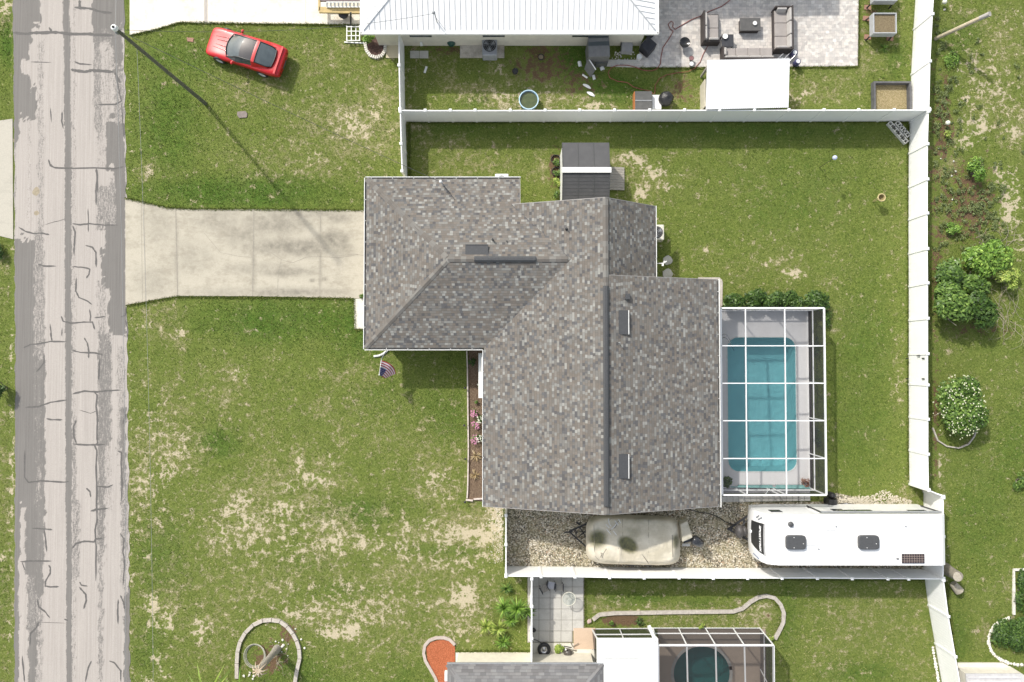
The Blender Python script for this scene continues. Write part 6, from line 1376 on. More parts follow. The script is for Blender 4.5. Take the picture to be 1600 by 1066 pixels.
# cloth: u along the fly, v along the hoist (v=0 at pole tip)
g_tip = Vector(P(592.5, 586, 2.2)); g_in = Vector(P(596, 563, 1.95)); 
def cloth(u, v):
    h = g_tip.lerp(g_in, v)
    t_ = Vector(P(611 + 6.5 * v * 1.0, 591.5 - 9 * v, 2.55 - 1.15 * 1)) if False else None
    e = Vector(P(602, 591.5, 1.1)).lerp(Vector(P(618.5, 584, 1.1)), v)
    m_ = h.lerp(e, u); bulge = Vector(P(0, 0)) * 0
    up_ = math.sin(math.pi * min(1, u)) * (.28 * v); d2 = Vector((.62, .32, .1))
    return m_ + d2 * up_ + Vector((0, 0, .04 * math.sin(9 * u + 4 * v)))
for k in range(13):
    v0, v1 = k / 13, (k + 1) / 13; blue = k < 7; mb = MB(); n = 12; s0 = .42 if blue else 0
    r0 = [cloth(s0 + (1 - s0) * i / n, v0) for i in range(n + 1)]; r1 = [cloth(s0 + (1 - s0) * i / n, v1) for i in range(n + 1)]
    m = n + 1; mb.add(r0 + r1, [(i, i + 1, m + i + 1, m + i) for i in range(n)], True); mb.build('stripe', red if k % 2 == 0 else wht, fl)
mb = MB(); n = 8; rows_ = [[cloth(.42 * i / n, 7 / 13 * j / n) for i in range(n + 1)] for j in range(n + 1)]; m = n + 1
mb.add([p for r in rows_ for p in r], [(j * m + i, j * m + i + 1, (j + 1) * m + i + 1, (j + 1) * m + i) for j in range(n) for i in range(n)], True); can = mb.build('canton', blu, fl)
mb = MB()
for j in range(5):
    for i in range(6):
        c_ = cloth(.42 * (i + .5) / 6, 7 / 13 * (j + .5) / 5) + Vector((0, 0, .006)); s = .022
        mb.add([c_] + [c_ + Vector((s * (1 if q % 2 == 0 else .4) * math.cos(q * .628), s * (1 if q % 2 == 0 else .4) * math.sin(q * .628), 0)) for q in range(10)], [(0, q + 1, (q + 1) % 10 + 1) for q in range(10)])
mb.build('star', wht, can)
mb = MB(); mb.tube([P(x, y, .06) for x, y in ((608, 544), (604, 549), (598, 553.5), (592, 556), (584, 557))], .06, 10); solo('downspout_hose', 'white curved drain hose on the grass under the flag', 'hose', mb, WPAINT, P(598, 553))

# ================================================================ flower bed along the west wall
mb = MB(); mb.prism(PL([(732, 545), (756, 545), (756, 784), (731, 780), (733, 690)]), -.05, .03)
def mat_mulch(name, a, b, c):
    t = NT(name); v = t.noise(26, 5, .8); t.col(t.ramp(v, [(.36, a), (.5, b), (.62, c)])); t.rough(.95); t.bump(v, 1, .04); return t.m
setp(mb.build('flower_bed_soil', mat_mulch('brown_mulch', (.05, .03, .02), (.15, .10, .065), (.33, .25, .17))), kind='structure')
mb = MB(); pts = PL([(729.5, 548), (730.5, 575), (731, 620), (731.5, 665), (732, 700), (731, 760), (730, 778)]); 
for a_, b_ in zip(pts[:-1], pts[1:]): mb.bar((a_[0], a_[1] - .02, .07), (b_[0], b_[1] + .01, .07), .07, .14)
mb.bar(P(728, 781, .08), P(739, 782, .08), .09, .15); mb.bar(P(740, 780, .07), P(755, 779, .07), .08, .12)
solo('bed_edging', 'thin whitish edging along the flower bed at the front wall', 'edging', mb, M('pinkish_edge', (.62, .55, .50), (.46, .38, .34), 5, .8), P(731, 660))
fb = [(736.5, 565, 7, .5, 160, LEAF_D, 'dark green bush in the shaded upper end of the flower bed'), (749, 601, 4, .25, 60, LEAF_M, 'small leafy plant with pale flowers in the flower bed near the window sill'), (744, 627, 4, .3, 50, LEAF_M, 'thin plant in the middle of the flower bed'),
      (741, 645, 6, .35, 120, LEAF_M, 'pink flowering plant in the flower bed, nearest the window sill'), (743, 664, 7, .4, 150, LEAF_M, 'pink flowering plant in the middle of the row'), (742, 686, 7, .4, 150, LEAF_M, 'pink flowering plant in the flower bed, farthest from the window sill'),
      (750, 655, 6, .45, 130, LEAF_D, 'white-dotted bush against the wall, nearer the window sill'), (750, 685, 7, .5, 150, LEAF_D, 'white-dotted bush against the wall, farther from the window sill')]
for i, (px, py, r, h, n, m_, lab) in enumerate(fb):
    s_ = shrub('flowering_plant' if 'flower' in lab or 'dotted' in lab else 'small_plant', lab, px, py, r, h, n, .05, m_, 'plant', 60 + i, 'plants in the front flower bed', st=4)
    x, y, _ = P(px, py)
    if 'pink' in lab: blooms(s_, (x, y, h * .5), (r / 28, r / 28, h * .55), 22, .045, PINK, i)
    if 'white' in lab or 'pale' in lab: blooms(s_, (x, y, h * .5), (r / 28, r / 28, h * .55), 16, .035, BLOOM, i)
for i, (px, py, w) in enumerate(((744, 712, .035), (742, 742, .03))):
    rosette(px, py, .42, .08, 40, ('straw-coloured grass clump in the flower bed, upper one', 'straw-coloured grass clump in the flower bed, lower one')[i], mat_leaf('straw_%d' % i, (.14, .09, .04), (.34, .25, .13), (.58, .48, .30)), 70 + i, 'grass_clump', w=.018, group='dry grass clumps')
def solarlight(px, py, lab):
    x, y, _ = P(px, py); r = T('solar_light', lab, 'garden light', (x, y, 0), group='small lights along the flower bed')
    mb = MB(); mb.tube([(x, y, 0), (x, y, .28)], .01, 6); mb.build('stake', BLACK, r)
    mb = MB(); mb.lathe([(.03, .24), (.035, .32), (.065, .33), (.05, .36), (.001, .37)], (x, y, 0), 12); mb.build('lamp_head', BLACK, r)
for px, py, l in ((727, 606, 'small stake light beside the flower bed nearest the garage shadow'), (726, 664, 'small stake light beside the pink flowers'), (728, 716, 'small stake light beside the lower straw clumps'), (727, 783, 'small stake light at the bottom corner of the flower bed')): solarlight(px, py, l)

# ================================================================ hedge behind the pool cage and plants inside
for i, (px, r, lab) in enumerate(((1146, 21, 'dark green bush at the house end of the hedge above the pool cage'), (1176, 17, 'dark green bush second from the house in the hedge above the pool cage'), (1207, 17, 'dark green bush in the middle of the hedge above the pool cage'), (1240, 18, 'dark green bush fourth from the house in the hedge above the pool cage'), (1275, 21, 'dark green bush at the outer end of the hedge above the pool cage'))):
    shrub('hedge_bush', lab, px, 468 + (i % 2), r + 3, 1.1, 1500, .085, LEAF_D, 'bush', 80 + i, 'bushes of the pool hedge', rpy=18)
for i, (px, py, r, ry, lab) in enumerate(((1291, 498, 7, 16, 'low bush at the top right corner of the pool cage'), (1277, 688, 6, 22, 'narrow bush beside the lower right side of the pool cage'), (1276, 540, 6, 22, 'narrow bush beside the upper right side of the pool cage'))):
    shrub('hedge_bush', lab, px, py, r, .5, 260, .07, LEAF_D, 'bush', 90 + i, 'low bushes right of the pool cage', rpy=ry)
s_ = shrub('potted_palm', 'leafy dark plant in the lower left corner of the pool cage', 1133, 754, 11, .9, 260, .09, LEAF_D, 'plant', 95)
s_ = shrub('potted_plant', 'small reddish plant in a pot near the lower right corner of the pool cage', 1257, 753, 7, .4, 120, .05, mat_leaf('red_leaf', (.10, .04, .03), (.28, .14, .10), (.48, .34, .24)), 'plant', 96)
mb = MB(); q = P(1257, 755); mb.lathe([(.14, .06), (.17, .28), (.14, .28)], q, 14); mb.build('pot', M('terracotta', (.42, .2, .12)), s_)
mb = MB()
for dy in (0, 5): mb.tube([P(1128, 524 + dy, .06), P(1131, 522 + dy, .7), P(1136, 524 + dy, .75), P(1142, 534 + dy, .35), P(1147, 543 + dy, -.4)], .022, 8)
solo('pool_rail', 'bent steel handrail at the upper left corner of the blue pool', 'rail', mb, CHROME, P(1132, 525))
mb = MB(); mb.tube([P(1142, 761, .25), P(1266, 763, .25)], .035, 8); mb.box(P(1235, 761, .2), (1.6, .22, .1)); mb.box(P(1180, 760, .15), (1.9, .14, .08)); solo('pool_pole', 'long teal pole lying along the lower wall of the pool cage', 'pool pole', mb, M('teal_plastic', (.22, .42, .40), (.16, .33, .32), 5, .5), P(1200, 761))
mb = MB()
for k in range(15): mb.box(P(1131 + k * 9.3, 780 - k * .12, .04), (.31, .30 , .08))
setp(mb.build('paver_edge', PATW), kind='structure')
pe = T('pool_pump', 'black pool pump and filter by the lower right corner of the pool cage', 'pool pump', P(1297, 780))
mb = MB(); mb.box(P(1297, 784, .4), (.42, .34, .8)); mb.build('pump_housing', BLACK, pe, bevel=.04); mb = MB(); q = P(1295, 772); mb.lathe([(.15, 0), (.17, .5), (.1, .62), (.001, .64)], q, 16); mb.build('filter', DARK, pe); mb = MB(); mb.tube([P(1293, 776, .5), P(1288, 780, .3), P(1289, 788, .1)], .03, 6); mb.tube([P(1304, 776, .4), P(1307, 784, .2), P(1304, 792, .05)], .03, 6); mb.build('pipe', BLACK, pe)

# rocks of the gravel border and gravel scattered
mb = MB(); r_ = random.Random(3)
for i in range(1300):
    x = r_.uniform(1306, 1424); t_ = (x - 1306) / 118; y0_ = 782 - 7 * math.sin(t_ * 3) - (10 * math.exp(-((x - 1383) / 16) ** 2)); y = r_.uniform(y0_, 797); q = P(x, y); mb.rock((q[0], q[1], .015), r_.uniform(.018, .048))
for i in range(500):
    x = r_.gauss(782, 8); y = r_.uniform(792, 880); q = P(min(x, 789), y); mb.rock((q[0], q[1], .01), r_.uniform(.02, .05) * (1 if y < 830 else .7))
setp(mb.build('white_gravel', M('cream_stone', (.66, .61, .50), (.42, .37, .27), 11, .85, bump=.4)), 'loose white stones spilling at both ends of the gravel strip', 'stones', kind='stuff')

# ================================================================ garden of the white-roofed house
def boxthing(name, label, cat, px, py, w, d, h, mat, rz=0, z0=0, group=None, bevel=.01):
    mb = MB(); q = P(px, py, z0 + h); mb.box((q[0], q[1], z0 + h / 2), (w, d, h), rz); return solo(name, label, cat, mb, mat, (q[0], q[1], z0), group, bevel)
tub = T('garden_tub', 'round tub with a blue and white rim standing against the long fence', 'tub', P(826, 160)); q = P(826, 160)
mb = MB(); mb.lathe([(.50, 0), (.54, .4), (.50, .4), (.46, .04), (.001, .03)], q, 32); mb.build('shell', M('tub_blue', (.10, .20, .30), (.07, .14, .22), 4, .4), tub)
mb = MB(); mb.tube([(q[0] + .53 * math.cos(k * .1963), q[1] + .53 * math.sin(k * .1963), .41) for k in range(33)], .033, 8); mb.build('rim', M('tub_rim', (.50, .66, .76), (.4, .58, .70), 4, .4), tub)
mb = MB(); mb.lathe([(.50, .3), (.001, .301)], q, 28); mb.build('water', M('murky_water', (.10, .12, .05), (.06, .08, .035), 4, .15), tub)
for px, py, r, lab, cc in ((845, 91, .17, 'sand-filled black pot below the white roof', (.36, .28, .18)), (805, 113, .17, 'empty black pot on bare soil below the white roof', (.05, .05, .05))):
    x, y, _ = P(px, py); t_ = T('plant_pot', lab, 'pot', (x, y, 0), group='black pots'); mb = MB(); mb.lathe([(r * .8, 0), (r, .2), (r * .85, .2), (r * .8, .12)], (x, y, 0), 20); mb.build('pot', BLACK, t_); mb = MB(); mb.lathe([(r * .85, .14), (.001, .15)], (x, y, 0), 18); mb.build('soil', M('soil_%d' % px, cc), t_)
mb = MB(); q = P(867.5, 63); mb.prism([(q[0] - .26, q[1] - .22), (q[0] + .22, q[1] - .22), (q[0] + .28, q[1] + .25), (q[0] - .28, q[1] + .25)], 0, .5); solo('storage_tote', 'translucent grey plastic tote against the wall of the white-roofed house', 'tote', mb, M('grey_plastic', (.34, .37, .38), (.27, .3, .31), 3, .4), q, bevel=.03)
mb = MB(); mb.tube([P(713, 58, .3), P(717, 59.5, .32), P(728, 59.5, .33), P(740, 59.5, .33), P(747, 60, .3)], [.03, .11, .12, .11, .06], 10); solo('yellow_float', 'long yellow tube lying beside the grey air conditioner', 'tube', mb, M('yellow_plastic', (.62, .53, .10), (.42, .37, .08), 3, .5), P(730, 59))
mb = MB(); q = P(706, 66); mb.ball((q[0], q[1], .32), .36, 14, 8, (.8, 1.1, .9)); mb.ball((q[0] - .05, q[1] + .3, .3), .25, 12, 6); solo('green_bag', 'dark green bag under the eave of the white roof', 'bag', mb, M('green_sheet', (.015, .07, .055), (.01, .045, .035), 4, .5), q)
rk = T('wire_rack', 'low rack with upright pale slats under the eave of the white roof', 'rack', P(688, 62))
mb = MB(); 
for k in range(6): mb.bar(P(679 + k * 4, 59, .2), P(679 + k * 4, 66, .35), .05, .03)
mb.build('slat', WPAINT, rk); mb = MB(); mb.box(P(689, 61, .12), (.85, .3, .2)); mb.build('base', DARK, rk)
mb = MB(); mb.bar(P(635, 61.5, .35), P(675, 55.5, .35), .15, .05); solo('plank', 'longer white plank leaning under the white eave, crossed by a shorter one', 'plank', mb, WPAINT, P(650, 60), 'white planks')
mb = MB(); mb.bar(P(654, 48, .6), P(659, 72, .42), .14, .05); solo('plank', 'shorter white plank lying across the longer one', 'plank', mb, WPAINT, P(656, 60), 'white planks')
mb = MB(); q = P(665.5, 66); mb.lathe([(.15, 0), (.19, .3), (.16, .3), (.15, .2), (.001, .2)], q, 16); solo('bucket', 'dark bucket beside the crossed white planks', 'bucket', mb, DARK, q)
for px, py, a_, l in ((665, 109, .3, 'white plastic scrap on the shaded grass below the crossed planks'), (887, 66, .9, 'white bottle near the grey lean-to'),):
    mb = MB(); q = P(px, py, .03); mb.box(q, (.12, .38, .05), -a_); solo('scrap', l, 'scrap', mb, WPAINT, q, bevel=.01)
# lean-to shed dark grey with broken panel
lt = T('lean_to_shed', 'dark grey panelled lean-to against the wall of the white-roofed house', 'shed', P(935, 80))
LG, LG2 = M('leanto_dark', (.07, .085, .09), (.05, .06, .065), 4, .6), M('leanto_grey', (.17, .17, .17), (.13, .13, .13), 5, .6)
mb = MB(); A = [P(919, 60, 1.6), P(952, 59, 1.6), P(953, 88, 1.2), P(920, 89, 1.2)]; mb.add(A, [(3, 2, 1, 0)]); mb.add([(p[0], p[1], p[2] - .04) for p in A], [(0, 1, 2, 3)]); mb.add([A[3], A[2], (A[2][0], A[2][1], 0), (A[3][0], A[3][1], 0)], [(0, 3, 2, 1)]); mb.add([A[0], A[3], (A[3][0], A[3][1], 0), (A[0][0], A[0][1], 0)], [(0, 1, 2, 3)]); mb.add([A[1], A[2], (A[2][0], A[2][1], 0), (A[1][0], A[1][1], 0)], [(3, 2, 1, 0)]); mb.build('cover', LG2, lt)
mb = MB(); A = [P(919, 55, 1.62), P(951, 55, 1.62), P(952, 71, 1.46), P(919, 72, 1.46)]; mb.add(A, [(3, 2, 1, 0)]); mb.build('upper_cover', LG, lt)
mb = MB(); mb.prism(PL([(922, 90), (951, 89), (948, 104), (930, 106)]), 0, .5); mb.build('lower_box', M('box_grey', (.11, .115, .11), (.08, .085, .08), 4, .7), lt)
mb = MB(); mb.bar(P(919, 91, .8), P(931, 109, .8), .05, .05); lp_ = [P(918, 92, .75), P(930, 110, .75), P(923, 121, .1), P(913, 108, .1)]; mb2 = MB(); mb2.add(lp_, [(0, 1, 2, 3)]); mb2.add([(p[0], p[1], p[2] - .03) for p in lp_], [(3, 2, 1, 0)]); mb2.build('loose_panel', LG2, lt); mb.build('edge_strip', WPAINT, lt)
for i, (px, py, w, d, rz, lab) in enumerate(((906, 100, .2, .3, .2, 'white scrap left of the loose grey panel'), (914, 119, .1, .34, 1.0, 'white scrap below the loose grey panel'), (928, 121, .16, .26, .3, 'curled white scrap beside the tip of the loose panel'), (941, 107, .24, .2, .4, 'white scrap at the foot of the lean-to'), (917, 135, .5, .16, -.5, 'larger curved white scrap in the grass, upper of two'), (923, 147, .5, .18, -.5, 'larger curved white scrap in the grass, lower of two'))):
    mb = MB(); q = P(px, py, .04); n = 6; R = Matrix.Rotation(rz, 3, 'Z'); vs = []
    for k in range(n + 1): t_ = -1 + 2 * k / n; wd_ = d / 2 * (1 - .7 * t_ * t_ if i > 3 else 1); vs += [Vector(q) + R @ Vector((t_ * w / 2, wd_, .05 - .06 * t_ * t_)), Vector(q) + R @ Vector((t_ * w / 2, -wd_, .04 - .06 * t_ * t_))]
    mb.add(vs, [(2 * k, 2 * k + 1, 2 * k + 3, 2 * k + 2) for k in range(n)]); mb.add([v - Vector((0, 0, .015)) for v in vs], [(2 * k + 2, 2 * k + 3, 2 * k + 1, 2 * k) for k in range(n)]); solo('scrap', lab, 'scrap', mb, WPAINT, q, 'white scraps on the grass')
gb = boxthing('grey_crate', 'flat-topped grey crate between the lean-to and the black cover', 'crate', 980, 73, .6, .5, .45, M('crate_grey', (.36, .36, .37), (.29, .29, .30), 6, .6), -.06)
mb = MB(); 
for k in range(9): q = P(962 + k * 3.4, 82 + (k % 2) * 1.5, .04); mb.rock(q, .06)
for k in range(22): q = P(random.uniform(955, 992), random.uniform(84, 93), .03); mb.rock(q, random.uniform(.03, .05))
setp(mb.build('pebbles', WSTONE), 'pale pebbles scattered in front of the grey crate', 'pebbles', kind='stuff')
mb = MB(); q = P(1010, 78.5); mb.box((q[0], q[1], .35), (.66, .70, .7), -.72); solo('covered_grill', 'square grill under a black cover standing askew on the patio corner', 'grill', mb, M('black_cover', (.035, .036, .045), (.02, .02, .026), 3, .6), q, bevel=.05)
mb = MB(); q = P(997.5, 92.5); mb.lathe([(.12, 0), (.15, .32), (.16, .34), (.15, .35), (.10, .33), (.001, .335)], q, 20); solo('bucket', 'white bucket with a lid beside the black-covered grill', 'bucket', mb, WPAINT, q)
mb = MB(); q = P(1014, 57); mb.lathe([(.15, 0), (.24, .3), (.21, .3), (.001, .25)], q, 20); solo('kettle_pot', 'round black pot under the corner of the white roof', 'pot', mb, BLACK, q)
mb = MB(); mb.box(P(990, 64, .2), (.8, .3, .3)); mb.box(P(975, 61, .25), (.5, .4, .35)); mb.tube([P(970, 72, .3), P(971, 62, .6), P(974, 60, .6)], .02, 6); solo('junk_pile', 'dark clutter under the eave beside the grey crate', 'clutter', mb, DARK, P(985, 64))
# dark chest with orange edge and black bag
dc = T('storage_chest', 'dark two-part chest with an orange edge against the long fence', 'chest', P(1006, 157))
mb = MB(); q0, q1 = P(992.5, 142.5, .7), P(1019, 171, .7); mb.box(((q0[0] + q1[0]) / 2, (q0[1] + q1[1]) / 2, .35), (q1[0] - q0[0], q0[1] - q1[1], .7)); mb.build('lid', M('chest_dark', (.10, .10, .095), (.07, .07, .068), 4, .6), dc, bevel=.02)
mb = MB(); mb.bar((q0[0], (q0[1] + q1[1]) / 2 - .02, .71), (q1[0], (q0[1] + q1[1]) / 2 - .02, .71), .05, .03); mb.build('hinge_strip', GREY, dc); mb = MB(); mb.bar((q0[0] - .03, q0[1], .4), (q0[0] - .03, q1[1], .4), .04, .5); mb.build('side_panel', M('orange_wood', (.45, .17, .05), (.33, .12, .04), 5, .7), dc)
mb = MB(); q = P(1038, 159); mb.ball((q[0], q[1], .42), .42, 14, 9, (1, 1, .95)); mb.rock((q[0], q[1], .45), .44, .9); solo('black_sack', 'bulging black sack next to the dark chest', 'sack', mb, M('sack_black', (.025, .025, .027), (.012, .012, .013), 9, .4, bump=.8), q)
mb = MB(); mb.box(P(1026, 160, .3), (.5, .8, .1)); solo('white_board', 'white board between the chest and the black sack', 'board', mb, WPAINT, P(1026, 160))
# garden hose
HOSE = M('red_hose', (.30, .085, .06), (.22, .06, .045), 8, .5)
hp = [(1141, 0), (1128, 10), (1108, 18), (1098, 24), (1080, 31), (1066, 39), (1055, 46), (1051, 42), (1052, 36), (1049, 33), (1044, 38), (1047, 45), (1052, 49), (1048, 56), (1043, 64), (1036, 74), (1033, 88), (1032, 100), (1026, 108), (1018, 111), (1005, 110), (993, 105), (980, 102), (965, 102), (955, 106), (950, 114), (953, 122), (965, 127), (980, 129), (990, 136), (1003, 140), (1015, 142), (1021, 147)]
mb = MB(); mb.tube([P(x, y, .07) for x, y in hp], .022, 6); solo('garden_hose', 'long red hose looping across the patio to the lean-to and the dark chest', 'hose', mb, HOSE, P(1044, 64))
mb = MB(); mb.tube([P(x, y, .07) for x, y in ((1115, 62), (1106, 72), (1099, 84), (1094, 97), (1085, 107), (1075, 112), (1058, 114), (1042, 117), (1030, 123), (1024, 133), (1023, 147))], .02, 6); solo('garden_hose', 'thinner red hose curving from the armchair past the white-roofed shelter', 'hose', mb, HOSE, P(1094, 97))
# fire bowl and bowls
mb = MB(); q = P(1067, 72); mb.lathe([(.1, 0), (.12, .2), (.28, .42), (.30, .47), (.26, .47), (.2, .40), (.001, .39)], q, 26); solo('charcoal_grill', 'round black kettle grill on the patio', 'grill', mb, M('gloss_black', (.015, .015, .015), (.02, .02, .02), 5, .12), q)
for px, py, l, m_ in ((1078.5, 94.5, 'dark-rimmed bowl with a red edge on the patio, the upper of two', M('bowl_red', (.25, .12, .12))), (1078.5, 103, 'white bowl in a dark ring on the patio edge, the lower of two', WPAINT)):
    x, y, _ = P(px, py); t_ = T('bowl', l, 'bowl', (x, y, 0), group='bowls on the patio edge'); mb = MB(); mb.lathe([(.06, .04), (.13, .3), (.14, .3)], (x, y, 0), 18); mb.build('ring', DARK, t_); mb = MB(); mb.lathe([(.125, .29), (.10, .30), (.001, .27)], (x, y, 0), 18); mb.build('dish', m_, t_)
# patio furniture
RAT = M('dark_rattan', (.055, .045, .042), (.035, .028, .027), 30, .7, bump=.4); CUS = M('grey_cushion', (.34, .31, .29), (.29, .265, .25), 3, .9, bump=.2); CUS2 = M('pale_cushion', (.44, .42, .40), (.37, .35, .33), 3, .9, bump=.2)
def sofa(label, x0, x1, y0, y1, back, n, arms, name='patio_sofa', cat='sofa', seat=None):
    hb = .78; a_ = P(x0, y1, hb); b_ = P(x1, y0, hb); X0_, X1_, Y0_, Y1_ = a_[0], b_[0], a_[1], b_[1]; r = T(name, label, cat, ((X0_ + X1_) / 2, (Y0_ + Y1_) / 2, 0), group='dark rattan patio furniture')
    mb = MB(); t_ = .09; cx_, cy_ = (X0_ + X1_) / 2, (Y0_ + Y1_) / 2; mb.box((cx_, cy_, .18), (X1_ - X0_ - .02, Y1_ - Y0_ - .02, .26))
    W_ = X1_ - X0_; D_ = Y1_ - Y0_
    if back in ('E', 'W'):
        s = 1 if back == 'E' else -1; mb.box((cx_ + s * (W_ / 2 - t_ / 2), cy_, .39), (t_, D_, .78))
        for e in arms: mb.box((cx_ - s * t_ / 2, cy_ + e * (D_ / 2 - t_ / 2), .36 if cat == 'sofa' else .3), (W_ - t_, t_, .72 if cat == 'sofa' else .58))
    else:
        s = 1 if back == 'N' else -1; mb.box((cx_, cy_ + s * (D_ / 2 - t_ / 2), .39), (W_, t_, .78))
        for e in arms: mb.box((cx_ + e * (W_ / 2 - t_ / 2), cy_ - s * t_ / 2, .3), (t_, D_ - t_, .6))
    mb.build('frame', RAT, r, bevel=.015)
    if back in ('E', 'W'):
        L = D_ - 2 * t_
        for k in range(n):
            yk = cy_ - L / 2 + L * (k + .5) / n; mb = MB(); mb.box((cx_ - s * .02, yk, .37), (W_ - t_ - .06, L / n - .012, .13)); mb.build('seat_cushion', CUS, r, bevel=.035)
            mb = MB(); mb.box((cx_ + s * (W_ / 2 - t_ - .09), yk, .60), (.13, L / n - .03, .36), M=Matrix.Rotation(s * .3, 3, 'Y')); mb.build('back_cushion', CUS2, r, bevel=.05)
        for e in arms:
            mb = MB(); mb.box((cx_ - s * .1, cy_ + e * (D_ / 2 - t_ - .09), .56), (W_ * .55, .14, .32), M=Matrix.Rotation(-e * .35, 3, 'X')); mb.build('side_pillow', CUS2, r, bevel=.05)
    else:
        L = W_ - 2 * t_
        for k in range(n):
            xk = cx_ - L / 2 + L * (k + .5) / n; mb = MB(); mb.box((xk, cy_ - s * .02, .37), (L / n - .012, D_ - t_ - .06, .13)); mb.build('seat_cushion', CUS, r, bevel=.035)
            mb = MB(); mb.box((xk, cy_ + s * (D_ / 2 - t_ - .09), .58), (L / n - .03, .13, .34), M=Matrix.Rotation(-s * .3, 3, 'X')); mb.build('back_cushion', CUS2, r, bevel=.05)
        for e in arms:
            mb = MB(); mb.box((cx_ + e * (W_ / 2 - t_ - .08), cy_ - s * .1, .52), (.13, D_ * .5, .26), M=Matrix.Rotation(e * .35, 3, 'Y')); mb.build('side_pillow', CUS2, r, bevel=.05)
    return r
sofa('grey cushioned three-seat sofa standing lengthwise at the right of the coffee table', 1213, 1240, 8, 76, 'E', 3, (1, -1))
sofa('grey cushioned four-seat sofa along the edge of the white-roofed shelter', 1131, 1213, 69, 92, 'S', 4, (-1,))
sofa('dark rattan armchair with a single grey cushion left of the coffee table', 1100, 1127, 16, 63, 'W', 2, (-1,), 'patio_armchair', 'armchair')
ct = T('coffee_table', 'dark grey coffee table with a white dish on it', 'table', P(1173, 40)); q0, q1 = P(1156, 28, .45), P(1188.5, 48, .45)
mb = MB(); mb.box(((q0[0] + q1[0]) / 2, (q0[1] + q1[1]) / 2, .42), (q1[0] - q0[0], q0[1] - q1[1], .06)); mb.build('table_top', M('table_grey', (.11, .105, .10), (.08, .078, .075), 6, .5), ct, bevel=.01)
mb = MB(); mb.box(((q0[0] + q1[0]) / 2, (q0[1] + q1[1]) / 2, .2), (q1[0] - q0[0] - .12, q0[1] - q1[1] - .08, .4)); mb.build('base', RAT, ct)
mb = MB(); q = P(1179, 37, .46); mb.lathe([(.04, 0), (.12, .07), (.11, .07), (.001, .02)], q, 16); solo('dish', 'small white dish on the dark coffee table', 'dish', mb, WPAINT, q)
st_ = T('side_table', 'dark side table with a round white bowl between the armchair and the sofa', 'table', P(1138, 65)); q = P(1137, 63.5, .5); mb = MB(); mb.box((q[0], q[1], .48), (.66, .7, .05)); mb.build('table_top', M('table_dark', (.05, .05, .055), (.035, .035, .04), 6, .4), st_)
mb = MB()
for sx_ in (-.28, .28):
    for sy_ in (-.3, .3): mb.box((q[0] + sx_, q[1] + sy_, .23), (.05, .05, .46))
mb.build('leg', RAT, st_)
mb = MB(); q = P(1132.5, 58, .51); mb.lathe([(.06, 0), (.15, .1), (.13, .1), (.001, .03)], q, 20); solo('bowl', 'round white bowl on the dark side table', 'bowl', mb, WPAINT, q)
# shelter with white roof
sl_ = T('roofed_shelter', 'small shelter with a flat white corrugated roof between patio and fence', 'shelter', P(1168, 130))
zs_ = 1.9; A = [P(1105, 94, zs_)[:2], P(1234, 91.5, zs_)[:2], P(1232, 168, zs_)[:2], P(1103, 171, zs_)[:2]]
mb = MB(); mb.prism(A, zs_ - .04, zs_); r_s = mb.build('roof', M('shelter_metal', (.74, .74, .745), (.70, .70, .71), 1.5, .5), sl_)
mb = MB()
for k in range(1, 40):
    t_ = k / 40; a_ = Vector((*A[0], zs_ + .006)).lerp(Vector((*A[1], zs_ + .006)), t_); b_ = Vector((*A[3], zs_ + .006)).lerp(Vector((*A[2], zs_ + .006)), t_); mb.bar(a_, b_, .03, .03)
mb.build('roof_rib', M('white_rib', (.58, .59, .61), (.54, .55, .57), 3, .45), r_s)
for px, py in ((1110, 98), (1226, 97), (1225, 160), (1110, 163)): mb = MB(); q = P(px, py, zs_); mb.box((q[0], q[1], .93), (.1, .1, 1.86)); mb.build('post', WOODG, sl_)
mb = MB(); q0 = P(1106, 120, 1.0); mb.box((q0[0] - .15, P(0, 145, 1.0)[1], .5), (.05, 1.5, 1.0)); mb.build('side_board', M('cream_board', (.6, .56, .45)), sl_); mb = MB(); mb.box((q0[0] + .1, P(0, 140, 1.0)[1], .45), (.35, 1.3, .9)); mb.build('shelf', DARK, sl_)
# wheeled clutter at the shelter corner
bk = T('walking_frame', 'folded steel walking frame with wheels at the corner of the white-roofed shelter', 'walking frame', P(1240, 88))
mb = MB(); mb.tube([P(1213, 94, .8), P(1224, 84, .85)], .02, 6); mb.tube([P(1222, 96, .8), P(1233, 84, .85)], .02, 6); mb.tube([P(1231, 98, .7), P(1243, 86, .85)], .02, 6); mb.tube([P(1219, 90, .85), P(1237, 94, .6)], .02, 6); mb.build('tube_frame', CHROME, bk)
for (px, py) in ((1247, 96), (1242, 82)): mb = MB(); q = P(px, py, .5); mb.lathe([(.04, .0), (.10, .02), (.16, .0), (.16, -.4), (.1, -.45)], q, 18); mb.build('drum', M('navy_plastic', (.05, .05, .13)), bk); mb = MB(); mb.lathe([(.11, .025), (.001, .03)], q, 16); mb.build('drum_lid', WPAINT, bk)
